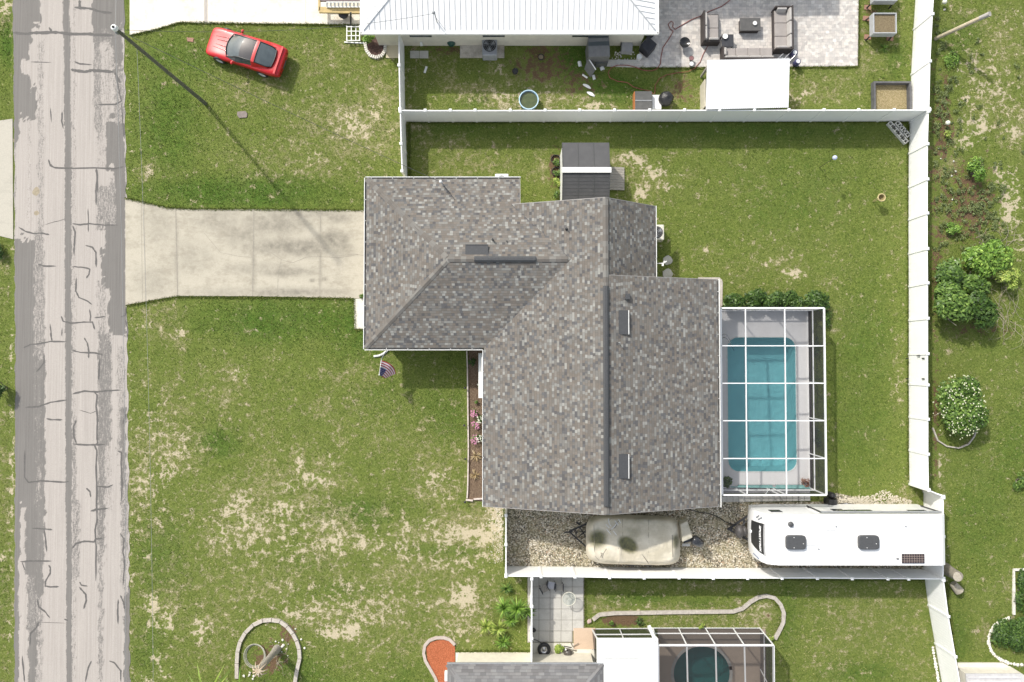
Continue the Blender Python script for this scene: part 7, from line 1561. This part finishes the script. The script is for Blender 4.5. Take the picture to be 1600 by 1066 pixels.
# raised planters
def planter(label, px0, px1, py0, py1, h, mat, soil, legs=True, th=.05, zb=0, group='raised planters'):
    a_ = P(px0, py1, h); b_ = P(px1, py0, h); X0_, X1_, Y0_, Y1_ = a_[0], b_[0], a_[1], b_[1]; r = T('planter_box', label, 'planter', ((X0_ + X1_) / 2, (Y0_ + Y1_) / 2, 0), group=group); cx_, cy_ = (X0_ + X1_) / 2, (Y0_ + Y1_) / 2
    mb = MB(); hh_ = (h - zb) / 2; zc_ = zb + hh_
    for s in (-1, 1): mb.box((cx_ + s * ((X1_ - X0_) / 2 - th / 2), cy_, zc_), (th, Y1_ - Y0_, hh_ * 2)); mb.box((cx_, cy_ + s * ((Y1_ - Y0_) / 2 - th / 2), zc_ - .001), (X1_ - X0_ - 2 * th, th, hh_ * 2 - .002))
    mb.build('side', mat, r); mb = MB(); mb.box((cx_, cy_, h - .12 if legs else h - .35), (X1_ - X0_ - 2 * th, Y1_ - Y0_ - 2 * th, .04)); mb.build('soil', soil, r)
    if legs:
        for sx_ in (-1, 1):
            for sy_ in (-1, 1): mb = MB(); mb.bar((cx_ + sx_ * ((X1_ - X0_) / 2 - .04), cy_ + sy_ * ((Y1_ - Y0_) / 2 - .04), zb), (cx_ + sx_ * ((X1_ - X0_) / 2 - .0), cy_ + sy_ * ((Y1_ - Y0_) / 2), 0), .06, .06); mb.build('leg', DARK, r)
    return r
SOIL = mat_mulch('planter_soil', (.10, .075, .04), (.20, .155, .09), (.30, .24, .14))
PLM = M('galvanised', (.45, .46, .47), (.36, .37, .38), 5, .4)
planter('legged planter box with dark soil right of the patio, wholly in view', 1365, 1401, 20, 52, .9, PLM, SOIL, zb=.45)
planter('legged planter box right of the patio, cut off by the top edge', 1366, 1402, -28, 1, .9, PLM, SOIL, zb=.45)
planter('low raised bed of dark boards tucked into the corner of the two white fences', 1366, 1424, 127, 176, .35, M('dark_board', (.12, .12, .125), (.08, .08, .085), 4, .7), mat_mulch('bed_fill', (.13, .11, .04), (.30, .24, .12), (.46, .38, .24)), legs=False, th=.1)
rosette(1380, 76, .36, .05, 26, 'bright green spiky plant on the grass below the planter boxes', LEAF_L, 101, 'spiky_plant', w=.022)
rosette(1377, 122, .25, .03, 9, 'small spiky plant above the low raised bed', LEAF_Y, 102, 'spiky_plant', w=.018)
for i, (px, py) in enumerate(((1355, 12), (1353, 29), (1355, 58), (1390, 60))):
    mb = MB(); q = P(px, py); mb.prism([(q[0] - .2, q[1] - .12), (q[0] + .18, q[1] - .16), (q[0] + .2, q[1] + .1), (q[0] - .16, q[1] + .14)], 0, .05)
    solo('brick_paver', ('reddish paver at the top left of the legged planters', 'reddish paver at the left of the planter wholly in view', 'reddish paver at the lower left foot of the planter wholly in view', 'reddish paver at the lower right foot of the planter wholly in view')[i], 'paver', mb, M('brick_red', (.36, .20, .14), (.26, .15, .11), 8, .9), q, 'reddish pavers')

# concrete blocks in the corner
BLK = M('concrete_block', (.66, .65, .60), (.52, .51, .47), 9, .9, bump=.4)
def block(px, py, rz, label):
    q = P(px, py, .2); mb = MB(); L, D_, h = .42, .26, .2; R = Matrix.Rotation(rz, 3, 'Z'); t_ = .05
    for (cx_, cy_, w, d) in ((0, D_ / 2 - t_ / 2, L, t_), (0, -D_ / 2 + t_ / 2, L, t_), (-L / 2 + t_ / 2, 0, t_, D_ - 2 * t_), (0, 0, t_, D_ - 2 * t_), (L / 2 - t_ / 2, 0, t_, D_ - 2 * t_)):
        v = R @ Vector((cx_, cy_, 0)); mb.box((q[0] + v.x, q[1] + v.y, .1), (w, d, h - .0), rz)
    return solo('concrete_block', label, 'block', mb, BLK, (q[0], q[1], 0), 'hollow concrete blocks in the fence corner')
a_, b_ = Vector((1391, 192)), Vector((1418, 223)); rzb = math.atan2(-(b_.y - a_.y), b_.x - a_.x)
for k in range(4): t_ = (k + .42) / 4; block(a_.x + (b_.x - a_.x) * t_ - .5, a_.y + (b_.y - a_.y) * t_, rzb, ('hollow block at the top end of the slanted row', 'second hollow block from the top of the slanted row', 'third hollow block from the top of the slanted row', 'hollow block at the bottom end of the slanted row')[k])
for k, (px, py) in enumerate(((1405, 194.5), (1411, 201.5), (1417, 208.5))): block(px, py, rzb, ('hollow block of the inner row nearest the top fence', 'middle hollow block of the inner row', 'hollow block of the inner row nearest the right fence')[k])
# garden globe and basket
q = P(1280, 262); gl = T('globe_light', 'pale glass globe on a thin pole standing in the back lawn', 'garden light', q)
mb = MB(); mb.tube([q, (q[0], q[1], 1.85)], .015, 6); mb.build('pole', DARK, gl); mb = MB(); mb.ball((q[0], q[1], 1.95), .13, 16, 10); mb.build('globe', M('globe_glass', (.58, .62, .78), (.40, .44, .60), 6, .15, coat=.5), gl)
q = P(1366, 315); bs = T('hoop_basket', 'round yellowish hoop basket on a stand in the back lawn', 'basket', q)
mb = MB(); z_ = .75; mb.tube([(q[0] + .03 + .2 * math.cos(k * .3927), q[1] + .05 + .2 * math.sin(k * .3927), z_) for k in range(17)], .035, 8); mb.build('hoop', M('wicker', (.50, .42, .22), (.38, .31, .15), 12, .8), bs)
mb = MB(); mb.lathe([(.18, z_), (.14, z_ - .18), (.001, z_ - .2)], (q[0] + .03, q[1] + .05, 0), 16); mb.build('bowl', M('wicker_dark', (.30, .24, .11), (.2, .16, .07), 12, .8), bs); mb = MB(); mb.tube([q, (q[0] + .03, q[1] + .05, z_ - .2)], .02, 6); mb.tube([(q[0] - .1, q[1], .02), (q[0] - .2, q[1] + .02, z_)], .02, 6); mb.build('stand', M('wicker', (.5, .42, .22)), bs)
# grates and covers in the lawn
mb = MB(); q = P(378, 180); mb.prism(PL([(371, 175), (384, 174), (387, 178), (386, 184), (374, 185), (371, 181)]), 0, .05); solo('meter_cover', 'grey-brown utility cover set in the lawn below the red car', 'utility cover', mb, M('cover_brown', (.24, .20, .18), (.17, .14, .125), 8, .8), q, bevel=.01)
mb = MB(); mb.prism(PL([(292, 59), (303, 60), (302, 66), (293, 65)]), 0, .04); solo('brick_paver', 'reddish brick lying flat in the lawn left of the red car', 'paver', mb, M('brick_red', (.36, .20, .14)), P(298, 62))

# ================================================================ porch and bed at the upper left of the white-roofed house
pr = T('porch_railing', 'tan beam with a white slatted rail at the left end of the white-roofed house', 'railing', P(530, 12))
mb = MB(); zt_ = 1.0; mb.bar(P(499, 16, .6), P(566, 17, .6), .32, .12); mb.bar(P(499, 0, .6), P(499, 17, .6), .1, .12); mb.build('beam', M('tan_wood', (.52, .39, .17), (.40, .30, .13), 3, .7), pr)
mb = MB(); mb.bar(P(510, 3.6, zt_), P(566, 3.6, zt_), .05, .05); mb.bar(P(510, 11, .72), P(566, 11, .72), .07, .05)
for k in range(10): mb.bar(P(511 + k * 6, 4, zt_), P(511 + k * 6, 11, .73), .1, .03)
mb.build('slat_rail', WPAINT, pr); mb = MB(); mb.bar(P(500, -3, .55), P(566, -3, .55), .4, .1); mb.build('deck_board', M('brown_deck', (.20, .15, .16), (.14, .11, .11), 4, .8), pr)
mb = MB(); q = P(539, 26); mb.lathe([(.12, 0), (.28, .3), (.30, .36), (.2, .42), (.001, .44)], q, 20); solo('kettle_grill', 'dark round grill half under the tan beam on the pale driveway', 'grill', mb, DARK, q)
mb = MB(); mb.tube([P(548, 20, 1.2), P(548, 42, .05)], .05, 8); solo('black_post', 'black post between the pale driveway and the white wire frame', 'post', mb, BLACK, P(548, 40))
wf = MB()
for x in (542, 549, 556, 562): wf.bar(P(x, 41, .25), P(x, 64, .25), .05, .04)
for y in (42, 49, 56, 63.5): wf.bar(P(541, y, .26), P(563, y, .26), .04, .04)
for x, y in ((542, 42), (542, 63), (562, 63), (562, 42)): wf.box(P(x, y, .12), (.04, .04, .26))
wf.bar(P(538, 66, .04), P(568, 67.5, .04), .06, .05)
solo('garden_trellis', 'low white grid trellis standing on the grass beside the black post', 'frame', wf, WPAINT, P(552, 52))
rb = T('stone_ring_bed', 'U-shaped planting bed ringed with white blocks below the corner of the white roof', 'flower bed', P(587, 75))
ring = [(571, 60), (571, 70), (573, 80), (579, 88), (588, 91), (597, 88), (602, 80), (603, 70), (602, 58)]
rs_ = []
for i in range(len(ring) - 1):
    for k in range(3): t_ = k / 3; rs_.append((ring[i][0] * (1 - t_) + ring[i + 1][0] * t_, ring[i][1] * (1 - t_) + ring[i + 1][1] * t_))
mb = MB(); mb.ribbon([p[:2] for p in PL(rs_)], .17, 0, .14, .035); mb.build('edging_blocks', WSTONE, rb)
mb = MB(); mb.prism(PL([(573, 60), (573, 78), (580, 86), (588, 89), (596, 86), (601, 78), (601, 58)]), 0, .06); mb.build('mulch', mat_mulch('dark_mulch', (.03, .015, .015), (.085, .05, .04), (.18, .11, .09)), rb)
shrub('leafy_bush', 'bright leafy bush at the corner of the white roof in the stone-ringed bed', 575, 58, 11, .8, 300, .09, LEAF_L, 'bush', 110, rpy=8)

# ================================================================ right-hand strip: shrubs, weeds, stumps
shrub('round_bush', 'bright green round bush on the brown strip right of the fence', 1527, 268, 19, .9, 700, .085, LEAF_L, 'bush', 120)
shrub('round_bush', 'low bright bush just above the big shrubs right of the fence', 1491, 357, 14, .45, 420, .07, LEAF_L, 'bush', 121, rpy=11)
for i, (px, py, r, h, n, m_, lab) in enumerate(((1484, 430, 29, 1.5, 1300, LEAF_M, 'large shrub next to the fence, topmost of the big shrubs'), (1486, 480, 36, 1.9, 1900, LEAF_M, 'widest shrub next to the fence, lowest of the big shrubs'), (1528, 478, 32, 1.7, 1400, LEAF_D, 'darker broadleaf shrub beside the bare branches'), (1547, 404, 32, 1.5, 1400, LEAF_L, 'bright feathery shrub at the upper right of the big shrubs'), (1518, 440, 28, 1.2, 800, LEAF_M, 'shrub in the middle of the big shrubs'), (1574, 432, 20, 1.0, 400, LEAF_Y, 'pale thin shrub among white twigs at the right'))):
    shrub('large_shrub', lab, px, py, r, h, int(n * 1.7), .115, m_, 'shrub', 130 + i, 'big shrubs behind the right fence', st=8)
def bare(label, px, py, n, R, seed, hgt=.9):
    r = random.Random(seed); x, y, _ = P(px, py); root = T('dead_branches', label, 'branches', (x, y, 0), group='bare pale branches'); mb = MB()
    for i in range(n):
        a_ = r.uniform(0, 6.28); p = Vector((x + r.uniform(-.7, .7) * R * .6, y + r.uniform(-.7, .7) * R * .6, 0)); pts = [p.copy()]; d = Vector((math.cos(a_), math.sin(a_), r.uniform(.3, 1.0)))
        for k in range(5):
            d = (d + Vector((r.uniform(-.6, .6), r.uniform(-.6, .6), r.uniform(-.5, .2)))).normalized(); p = p + d * R * .22; p.z = max(p.z, .05); pts.append(p.copy())
            if k > 1 and r.random() < .6: e = p + Vector((r.uniform(-.3, .3), r.uniform(-.3, .3), r.uniform(-.1, .2))) * R * .6; mb.tube([p, p.lerp(e, .5) + Vector((0, 0, .05)), e], [.008, .006, .003], 4)
        mb.tube(pts, [.013 * (1 - k / 7) for k in range(6)], 5)
    mb.build('branch', M('bare_branch', (.40, .35, .27), (.26, .22, .17), 8, .9), root); return root
bare('tangle of bare pale branches right of the broadleaf shrub', 1575, 500, 22, 1.6, 5); bare('bare branches between the upper shrubs', 1556, 440, 10, 1.2, 6); bare('bare pale twigs above the bright feathery shrub', 1575, 375, 8, 1.2, 7); bare('short white twigs just above the topmost big shrub', 1529, 376, 5, .7, 8)
# weeds as stuff
parts = []; r_ = random.Random(9)
for i in range(240):
    px, py = r_.choice([(r_.uniform(1462, 1500), r_.uniform(120, 240)), (r_.uniform(1465, 1568), r_.uniform(250, 390)), (r_.uniform(1500, 1568), r_.uniform(290, 400)), (r_.uniform(1460, 1480), r_.uniform(20, 400)), (r_.uniform(1465, 1600), r_.uniform(60, 240)) if r_.random() < .3 else (r_.uniform(1480, 1560), r_.uniform(285, 390))])
    q = P(px, py); s = r_.uniform(.10, .32); parts.append(foliage((q[0], q[1], s * .3), (s, s, s * .5), int(28 + s * 90), .045, 500 + i, lumps=4))
V = np.concatenate([p[0] for p in parts]); t_ = np.concatenate([p[1] for p in parts]); n = len(V)
w_ = npmesh('weeds', V.reshape(-1, 3), np.arange(n * 4).reshape(-1, 4), mat_leaf('weed_leaf', (.05, .075, .022), (.12, .155, .05), (.22, .26, .10)), dict(tone=np.repeat(t_, 4)))
setp(w_, 'low mixed weeds covering the strip behind the right fence', 'weeds', kind='stuff')
mb = MB()
for (px, py, s) in ((1490, 252, .05), (1493, 268, .07), (1487, 275, .06), (1488, 312, .05), (1497, 406, .09), (1492, 408, .08), (1467, 232, .05), (1470, 248, .04), (1476, 15, .07)):
    q = P(px, py, .04); mb.rock(q, s)
setp(mb.build('litter', WSTONE), 'pale stones and litter scattered on the strip behind the right fence', 'litter', kind='stuff')
for i, (px, py, l) in enumerate(((1481, 192, 'white ball-shaped bloom near the fence corner'), (1476, 3, 'white ball-shaped bloom near the top edge'))):
    mb = MB(); q = P(px, py, .3); mb.ball(q, .13, 12, 8); mb.tube([(q[0], q[1], 0), q], .012, 5); solo('flower_head', l, 'flower', mb, BLOOM, (q[0], q[1], 0), 'white ball blooms')
shrub('small_bush', 'tiny yellow-green bush below the white bloom near the fence corner', 1481, 211, 7, .35, 140, .055, LEAF_Y, 'bush', 141)
shrub('small_bush', 'bright leafy weed bush below the leaning post', 1487, 93, 14, .3, 420, .05, LEAF_L, 'bush', 142)
# gardenia
g_ = shrub('blossoming_bush', 'large round bush covered in white blossoms right of the fence', 1497, 638, 51, 1.7, 6200, .095, LEAF_M, 'bush', 150, rpy=50, st=12)
q = P(1497, 636, 1.02); blooms(g_, (q[0], q[1], .85), (1.55, 1.9, .92), 150, .034, M('cream_bloom', (.80, .80, .58), (.70, .70, .48), 30, .6), 12)
mb = MB(); mb.ribbon([p[:2] for p in PL([(1456, 668), (1464, 688), (1478, 697), (1497, 700), (1512, 694), (1521, 682), (1526, 665)])], .07, 0, .10, .02); solo('stone_border', 'curved pale border around the foot of the white-blossomed bush', 'border', mb, CURB, P(1497, 700))
shrub('ground_cover_bush', 'wide low dark green bush inside the white-stone ring at the bottom right', 1590, 1002, 40, .5, 3200, .085, LEAF_D, 'bush', 160, rpy=34, st=10)
shrub('ground_cover_bush', 'low green planting inside the angled white edging at the right edge', 1598, 925, 14, .35, 800, .08, LEAF_D, 'bush', 161, rpy=34)
shrub('small_bush', 'small leafy bush cut by the right edge beside the lawn', 1594, 752, 14, .5, 320, .07, LEAF_M, 'bush', 163)
mb = MB(); mb.ribbon([p[:2] for p in PL([(1640, 888), (1583, 890), (1583, 925), (1583, 960)])], .13, 0, .1, .02); solo('stone_border', 'angled white edging at the right edge of the picture', 'border', mb, WSTONE, P(1583, 925))
mb = MB()
arc = [(1576, 966), (1566, 969), (1556, 976), (1549, 985), (1545, 995), (1545, 1006), (1549, 1017), (1555, 1025), (1564, 1031), (1575, 1036), (1590, 1039), (1610, 1038)]
for i in range(len(arc) - 1):
    for k in range(3): t_ = k / 3; q = P(arc[i][0] * (1 - t_) + arc[i + 1][0] * t_, arc[i][1] * (1 - t_) + arc[i + 1][1] * t_, .04); mb.rock(q, random.uniform(.08, .12))
solo('stone_border', 'ring of white stones around the wide low bush at the bottom right', 'border', mb, WSTONE, P(1545, 1000))
mb = MB()
for k in range(14): q = P(1457.5 + k * .75, 1012 + k * 4.3, .05); mb.rock(q, random.uniform(.06, .11))
solo('stone_border', 'short line of white stones along the inner side of the bottom right fence', 'border', mb, WSTONE, P(1460, 1040))
# stumps behind the trailer
ts = T('tree_stump', 'tall sawn tree stump behind the rear of the travel trailer', 'tree stump', P(1477, 888))
b0, b1 = Vector(P(1476, 888)), Vector(P(1497, 901, 1.35)); mb = MB(); mb.tube([b0, b0.lerp(b1, .6), b1], [.33, .28, .27], 14); mb.build('trunk', BARK, ts); mb = MB(); mb.lathe([(.27, .002), (.2, .012), (.001, .015)], b1, 14); mb.build('cut_face', M('cut_wood', (.48, .43, .35), (.34, .30, .24), 12, .8), ts)
mb = MB(); mb.tube([P(1489, 912, .3), P(1499, 924, .3)], [.2, .26], 9); solo('cut_log', 'short cut log lying beside the tall stump', 'log', mb, M('log_pale', (.42, .38, .30), (.28, .25, .2), 9, .85, bump=.5), P(1494, 918))

# ================================================================ bottom: yuccas, palm, edging, slab-patio things
YU = [(808, 944, .75, .7, 90, 'large green yucca pushing over the fence by the slab patio', LEAF_L), (788, 944, .7, .6, 80, 'green yucca left of the largest one with a purple heart', LEAF_L), (798, 965, .55, .3, 60, 'smaller green yucca below the two large ones', LEAF_L), (760, 976, .55, .3, 60, 'yellow-green yucca farthest to the left', LEAF_Y), (779, 978, .6, .35, 70, 'yellowest yucca in the middle of the group', LEAF_Y), (786, 1001, .55, .2, 60, 'lowest yucca nearest the cream walk', LEAF_L), (792, 918, .45, .2, 45, 'low green yucca nearest the long white fence', LEAF_M), (822, 950, .6, .6, 60, 'dark yucca on the patio side of the fence', LEAF_M)]
for i, (px, py, R, h, n, l, m_) in enumerate(YU): rosette(px, py, R, h, n, l, m_, 200 + i, group='yuccas by the slab patio fence')
q = P(344, 1070); pm = T('palm_tree', 'palm whose fronds reach in from the bottom edge beside the stump ring', 'palm tree', q)
mb = MB(); mb.tube([q, (q[0], q[1], 1.9)], [.18, .13], 10); mb.build('trunk', BARK, pm)
rosette(344, 1070, 2.3, 1.7, 110, '', LEAF_Y, 210, parent=pm, w=.05, droop=.3)
q = P(388, 1074); pm = T('palm_tree', 'palm whose darker frond tips show at the bottom edge right of the other palm', 'palm tree', q)
mb = MB(); mb.tube([q, (q[0], q[1], 1.4)], [.15, .12], 10); mb.build('trunk', BARK, pm); rosette(388, 1074, 1.7, 1.2, 70, '', LEAF_L, 211, parent=pm, w=.05, droop=.3)
# ring of edging
def edging(label, pts, w, mat, gap=.012, h=.1, step=3):
    q = []
    for i in range(len(pts) - 1):
        for k in range(step): t_ = k / step; q.append((pts[i][0] * (1 - t_) + pts[i + 1][0] * t_, pts[i][1] * (1 - t_) + pts[i + 1][1] * t_))
    q.append(pts[-1]); mb = MB(); mb.ribbon([p[:2] for p in PL(q)], w, 0, h, gap); return solo('concrete_edging', label, 'edging', mb, mat, P(*pts[len(pts) // 2]), 'curved concrete edging')
edging('horseshoe of grey concrete edging around the leaning trunk', [(371, 1060), (371, 1036), (372, 1018), (376, 1002), (384, 988), (396, 976), (411, 969), (425, 968), (438, 970), (449, 978), (458, 989), (464, 1000), (468, 1013), (469, 1028), (465, 1045), (460, 1075)], .2, CURB, .03, .13, 1)
edging('slim pinkish edging around the red mulch bed', [(686, 1075), (680, 1058), (672, 1044), (665, 1032), (662, 1020), (664, 1008), (671, 1000), (682, 996), (694, 996), (703, 999), (711, 1007)], .16, M('kerb_pink', (.50, .43, .38), (.38, .32, .28), 6, .9), .0)
edging('long S-shaped concrete edging in the bottom garden, above the dark cage', [(926, 968), (936, 960), (960, 957.5), (1000, 957), (1050, 956), (1100, 955.5), (1145, 955), (1160, 950), (1172, 940), (1184, 933), (1197, 930.5), (1210, 934), (1219, 944), (1224, 957), (1223, 972), (1217, 985), (1210, 998)], .2, CURB, .008, .11, 2)
mb = MB(); mb.prism(PL([(689, 1075), (682, 1057), (674, 1043), (668, 1030), (666, 1012), (674, 1003), (690, 999), (703, 1002), (711, 1010), (711, 1075)]), -.05, .05); setp(mb.build('red_mulch', mat_mulch('red_mulch', (.17, .06, .02), (.42, .11, .045), (.58, .22, .10))), kind='structure')
tk = T('bare_palm', 'grey bare palm trunk standing inside the horseshoe edging', 'tree', P(432, 1014))
b0, b1 = Vector(P(433, 1014)), Vector(P(404, 1048, 3.0)); b1b = b0.lerp(b1, .5); mb = MB(); mb.tube([b0, b0.lerp(b1, .25), b0.lerp(b1, .7), b1], [.24, .17, .15, .14], 14); mb.build('trunk', M('palm_bark', (.36, .33, .29), (.25, .23, .20), 10, .9, bump=.7), tk)
mb = MB()
for k in range(9): a_ = k * .7; mb.tube([b1, b1 + Vector((.25 * math.cos(a_), .25 * math.sin(a_), .1)), b1 + Vector((.42 * math.cos(a_), .42 * math.sin(a_), -.15 - .1 * (k % 3)))], [.05, .04, .015], 6)
mb.build('frond_stub', M('dead_frond', (.56, .48, .36), (.34, .25, .17), 8, .9), tk)
hc = MB(); c_ = P(399, 1024)
for k in range(3): hc.tube([(c_[0] + (.50 + .05 * k) * math.cos(t_ * .3307), c_[1] + (.58 + .04 * k) * math.sin(t_ * .3307), .03 + .04 * k) for t_ in range(20)], .02, 6)
solo('hose_coil', 'coil of pale hose on the ground beside the palm trunk', 'hose', hc, M('pale_hose', (.45, .44, .36), (.33, .32, .26), 8, .6), c_)
mb = MB(); r_ = random.Random(21)
for i in range(26): px, py = r_.choice([(r_.gauss(395, 8), r_.gauss(1058, 5)), (r_.gauss(450, 12), r_.gauss(1000, 16)), (r_.gauss(438, 6), r_.gauss(1010, 5))]); mb.rock(P(px, py, .04), r_.uniform(.03, .09))
setp(mb.build('white_rocks', WSTONE), 'white stones scattered inside the horseshoe edging', 'stones', kind='stuff')
bare('dry twigs inside the horseshoe edging', 440, 1030, 9, .9, 31)
# things on the slab patio
wt = T('wire_table', 'round table with a pale rim and glass top on the slab patio', 'table', P(887, 934)); q = P(889, 936, .72)
mb = MB(); mb.tube([(q[0] + .36 * math.cos(k * .2618), q[1] + .36 * math.sin(k * .2618), .72) for k in range(25)], .022, 8); mb.build('rim', M('rim_cream', (.64, .62, .52)), wt)
mb = MB(); mb.lathe([(.35, .71), (.001, .7101)], (q[0], q[1], 0), 28); mb.build('table_top', mat_screen('patterned_glass', .30, (.35, .40, .36)), wt)
mb = MB()
for k in range(3): a_ = k * 2.09; mb.tube([(q[0] + .3 * math.cos(a_), q[1] + .3 * math.sin(a_), .7), (q[0] + .1 * math.cos(a_), q[1] + .1 * math.sin(a_), .35), (q[0] + .28 * math.cos(a_), q[1] + .28 * math.sin(a_), .045)], .012, 6)
mb.build('leg', M('rim_cream', (.64, .62, .52)), wt)
def chair(px, py, rz, label, seat, frame=DARK, group='folding chairs on the slab patio'):
    q = P(px, py, .42); r = T('patio_chair', label, 'chair', (q[0], q[1], 0), rz, group); OFF[r] = Vector((0, 0, 0))
    mb = MB(); mb.box((0, 0, .42), (.36, .36, .04)); mb.build('seat', seat, r, world=False, bevel=.01)
    mb = MB(); mb.box((0, .24, .65), (.36, .03, .28), M=Matrix.Rotation(-.3, 3, 'X')); mb.build('backrest', seat, r, world=False)
    for sx_ in (-1, 1):
        for sy_ in (-1, 1): mb = MB(); mb.bar((sx_ * .2, sy_ * .17, .5), (sx_ * .2, -sy_ * .17, 0.04), .025, .025); mb.build('leg', frame, r, world=False)
        mb = MB(); mb.bar((sx_ * .21, -.18, .6), (sx_ * .21, .26, .62), .035, .025); mb.build('armrest', frame, r, world=False)
chair(851, 920, .5, 'brown slatted chair leftmost of the three under the fence shadow', WOODG); chair(861, 915, -.15, 'chair with a pale grey seat in the middle of the three', M('seat_pale', (.5, .5, .53))); chair(874, 918, 0, 'stone-coloured chair rightmost of the three', M('seat_stone', (.34, .32, .28)))
ty = T('tyre', 'black tyre with a steel rim lying by the fence on the cream walk', 'tyre', P(850, 1012)); q = P(850, 1013)
mb = MB(); mb.lathe([(.20, .03), (.31, .0), (.36, .06), (.36, .17), (.31, .23), (.20, .20)], (q[0], q[1], .045), 30); mb.build('tread', BLACK, ty); mb = MB(); mb.lathe([(.20, .18), (.19, .12), (.08, .10), (.07, .16), (.001, .16)], (q[0], q[1], .045), 24); mb.build('rim', CHROME, ty)
shrub('potted_plant', 'small yellow-green leafy plant between the tyre and the round dark pot', 873, 1013, 7, .35, 90, .12, LEAF_Y, 'plant', 230)
dp = T('fire_pot', 'dark round pot with a glinting lid beside the yellow-green plant', 'pot', P(887, 1017)); q = P(887, 1018); mb = MB(); mb.lathe([(.12, .04), (.24, .2), (.23, .34), (.15, .42), (.001, .45)], q, 20); mb.build('body', M('iron', (.05, .045, .04), (.10, .09, .08), 10, .3), dp)
mb = MB(); mb.tube([P(881, 1010, .3), P(893, 1012, .5)], .03, 6); mb.build('handle', DARK, dp); mb = MB(); mb.ball(P(884, 1015, .45), .08, 8, 5); mb.build('lid_knob', CHROME, dp)
mb = MB(); mb.tube([P(891, 1003, .1), P(895, 1011, .15)], .02, 5); mb.tube([P(895, 1011, .1), P(904, 1005, .15)], .02, 5); mb.tube([P(895, 1016, .1), P(901, 1016, .1)], .02, 5); solo('driftwood', 'crooked brown stick lying on the clay-coloured slab', 'stick', mb, BARK, P(897, 1009))
mb = MB(); mb.lathe([(.08, 0), (.12, .2), (.1, .2), (.001, .15)], P(834, 983), 14); solo('watering_can', 'dark pot beside the fence on the slab patio', 'pot', mb, DARK, P(834, 983))
mb = MB(); mb.tube([P(833, 999, .05), P(840, 1001, .1), P(847, 1006, .2)], .018, 5); solo('stick', 'thin dark rod from the fence to the tyre', 'rod', mb, DARK, P(840, 1001))
mb = MB(); mb.rock(P(921, 971, .1), .15); solo('pink_rock', 'pinkish upright rock at the left end of the long curved edging', 'rock', mb, M('pink_stone', (.55, .42, .37)), P(921, 971))
for i, (px, py, m_, l) in enumerate(((955, 974, LEAF_M, 'small leafy plant in the brown mulch above the screened porch'), (1000, 972, LEAF_D, 'small dark bush at the right end of the brown mulch'), (1096, 978, LEAF_Y, 'small yellow plant above the dark cage wall'), (1205, 998, LEAF_Y, 'yellow bush at the outer corner of the dark cage'), (1199, 1003, LEAF_L, 'green bush beside the yellow one at the dark cage corner'), (565, 463, LEAF_M, 'small green weed at the driveway edge by the garage corner'))):
    shrub('small_bush', l, px, py, 5 if i != 1 else 8, .28, 90, .055, m_, 'plant', 240 + i, 'small scattered plants', st=3)
# left edge
shrub('roadside_bush', 'dark bush cut by the left edge of the picture beside the road', -2, 607, 12, 1.0, 500, .08, LEAF_D, 'bush', 260, rpy=14)
shrub('roadside_bush', 'low dark bush at the left edge near the opposite driveway', -4, 395, 10, .5, 400, .08, LEAF_D, 'bush', 261, rpy=16)
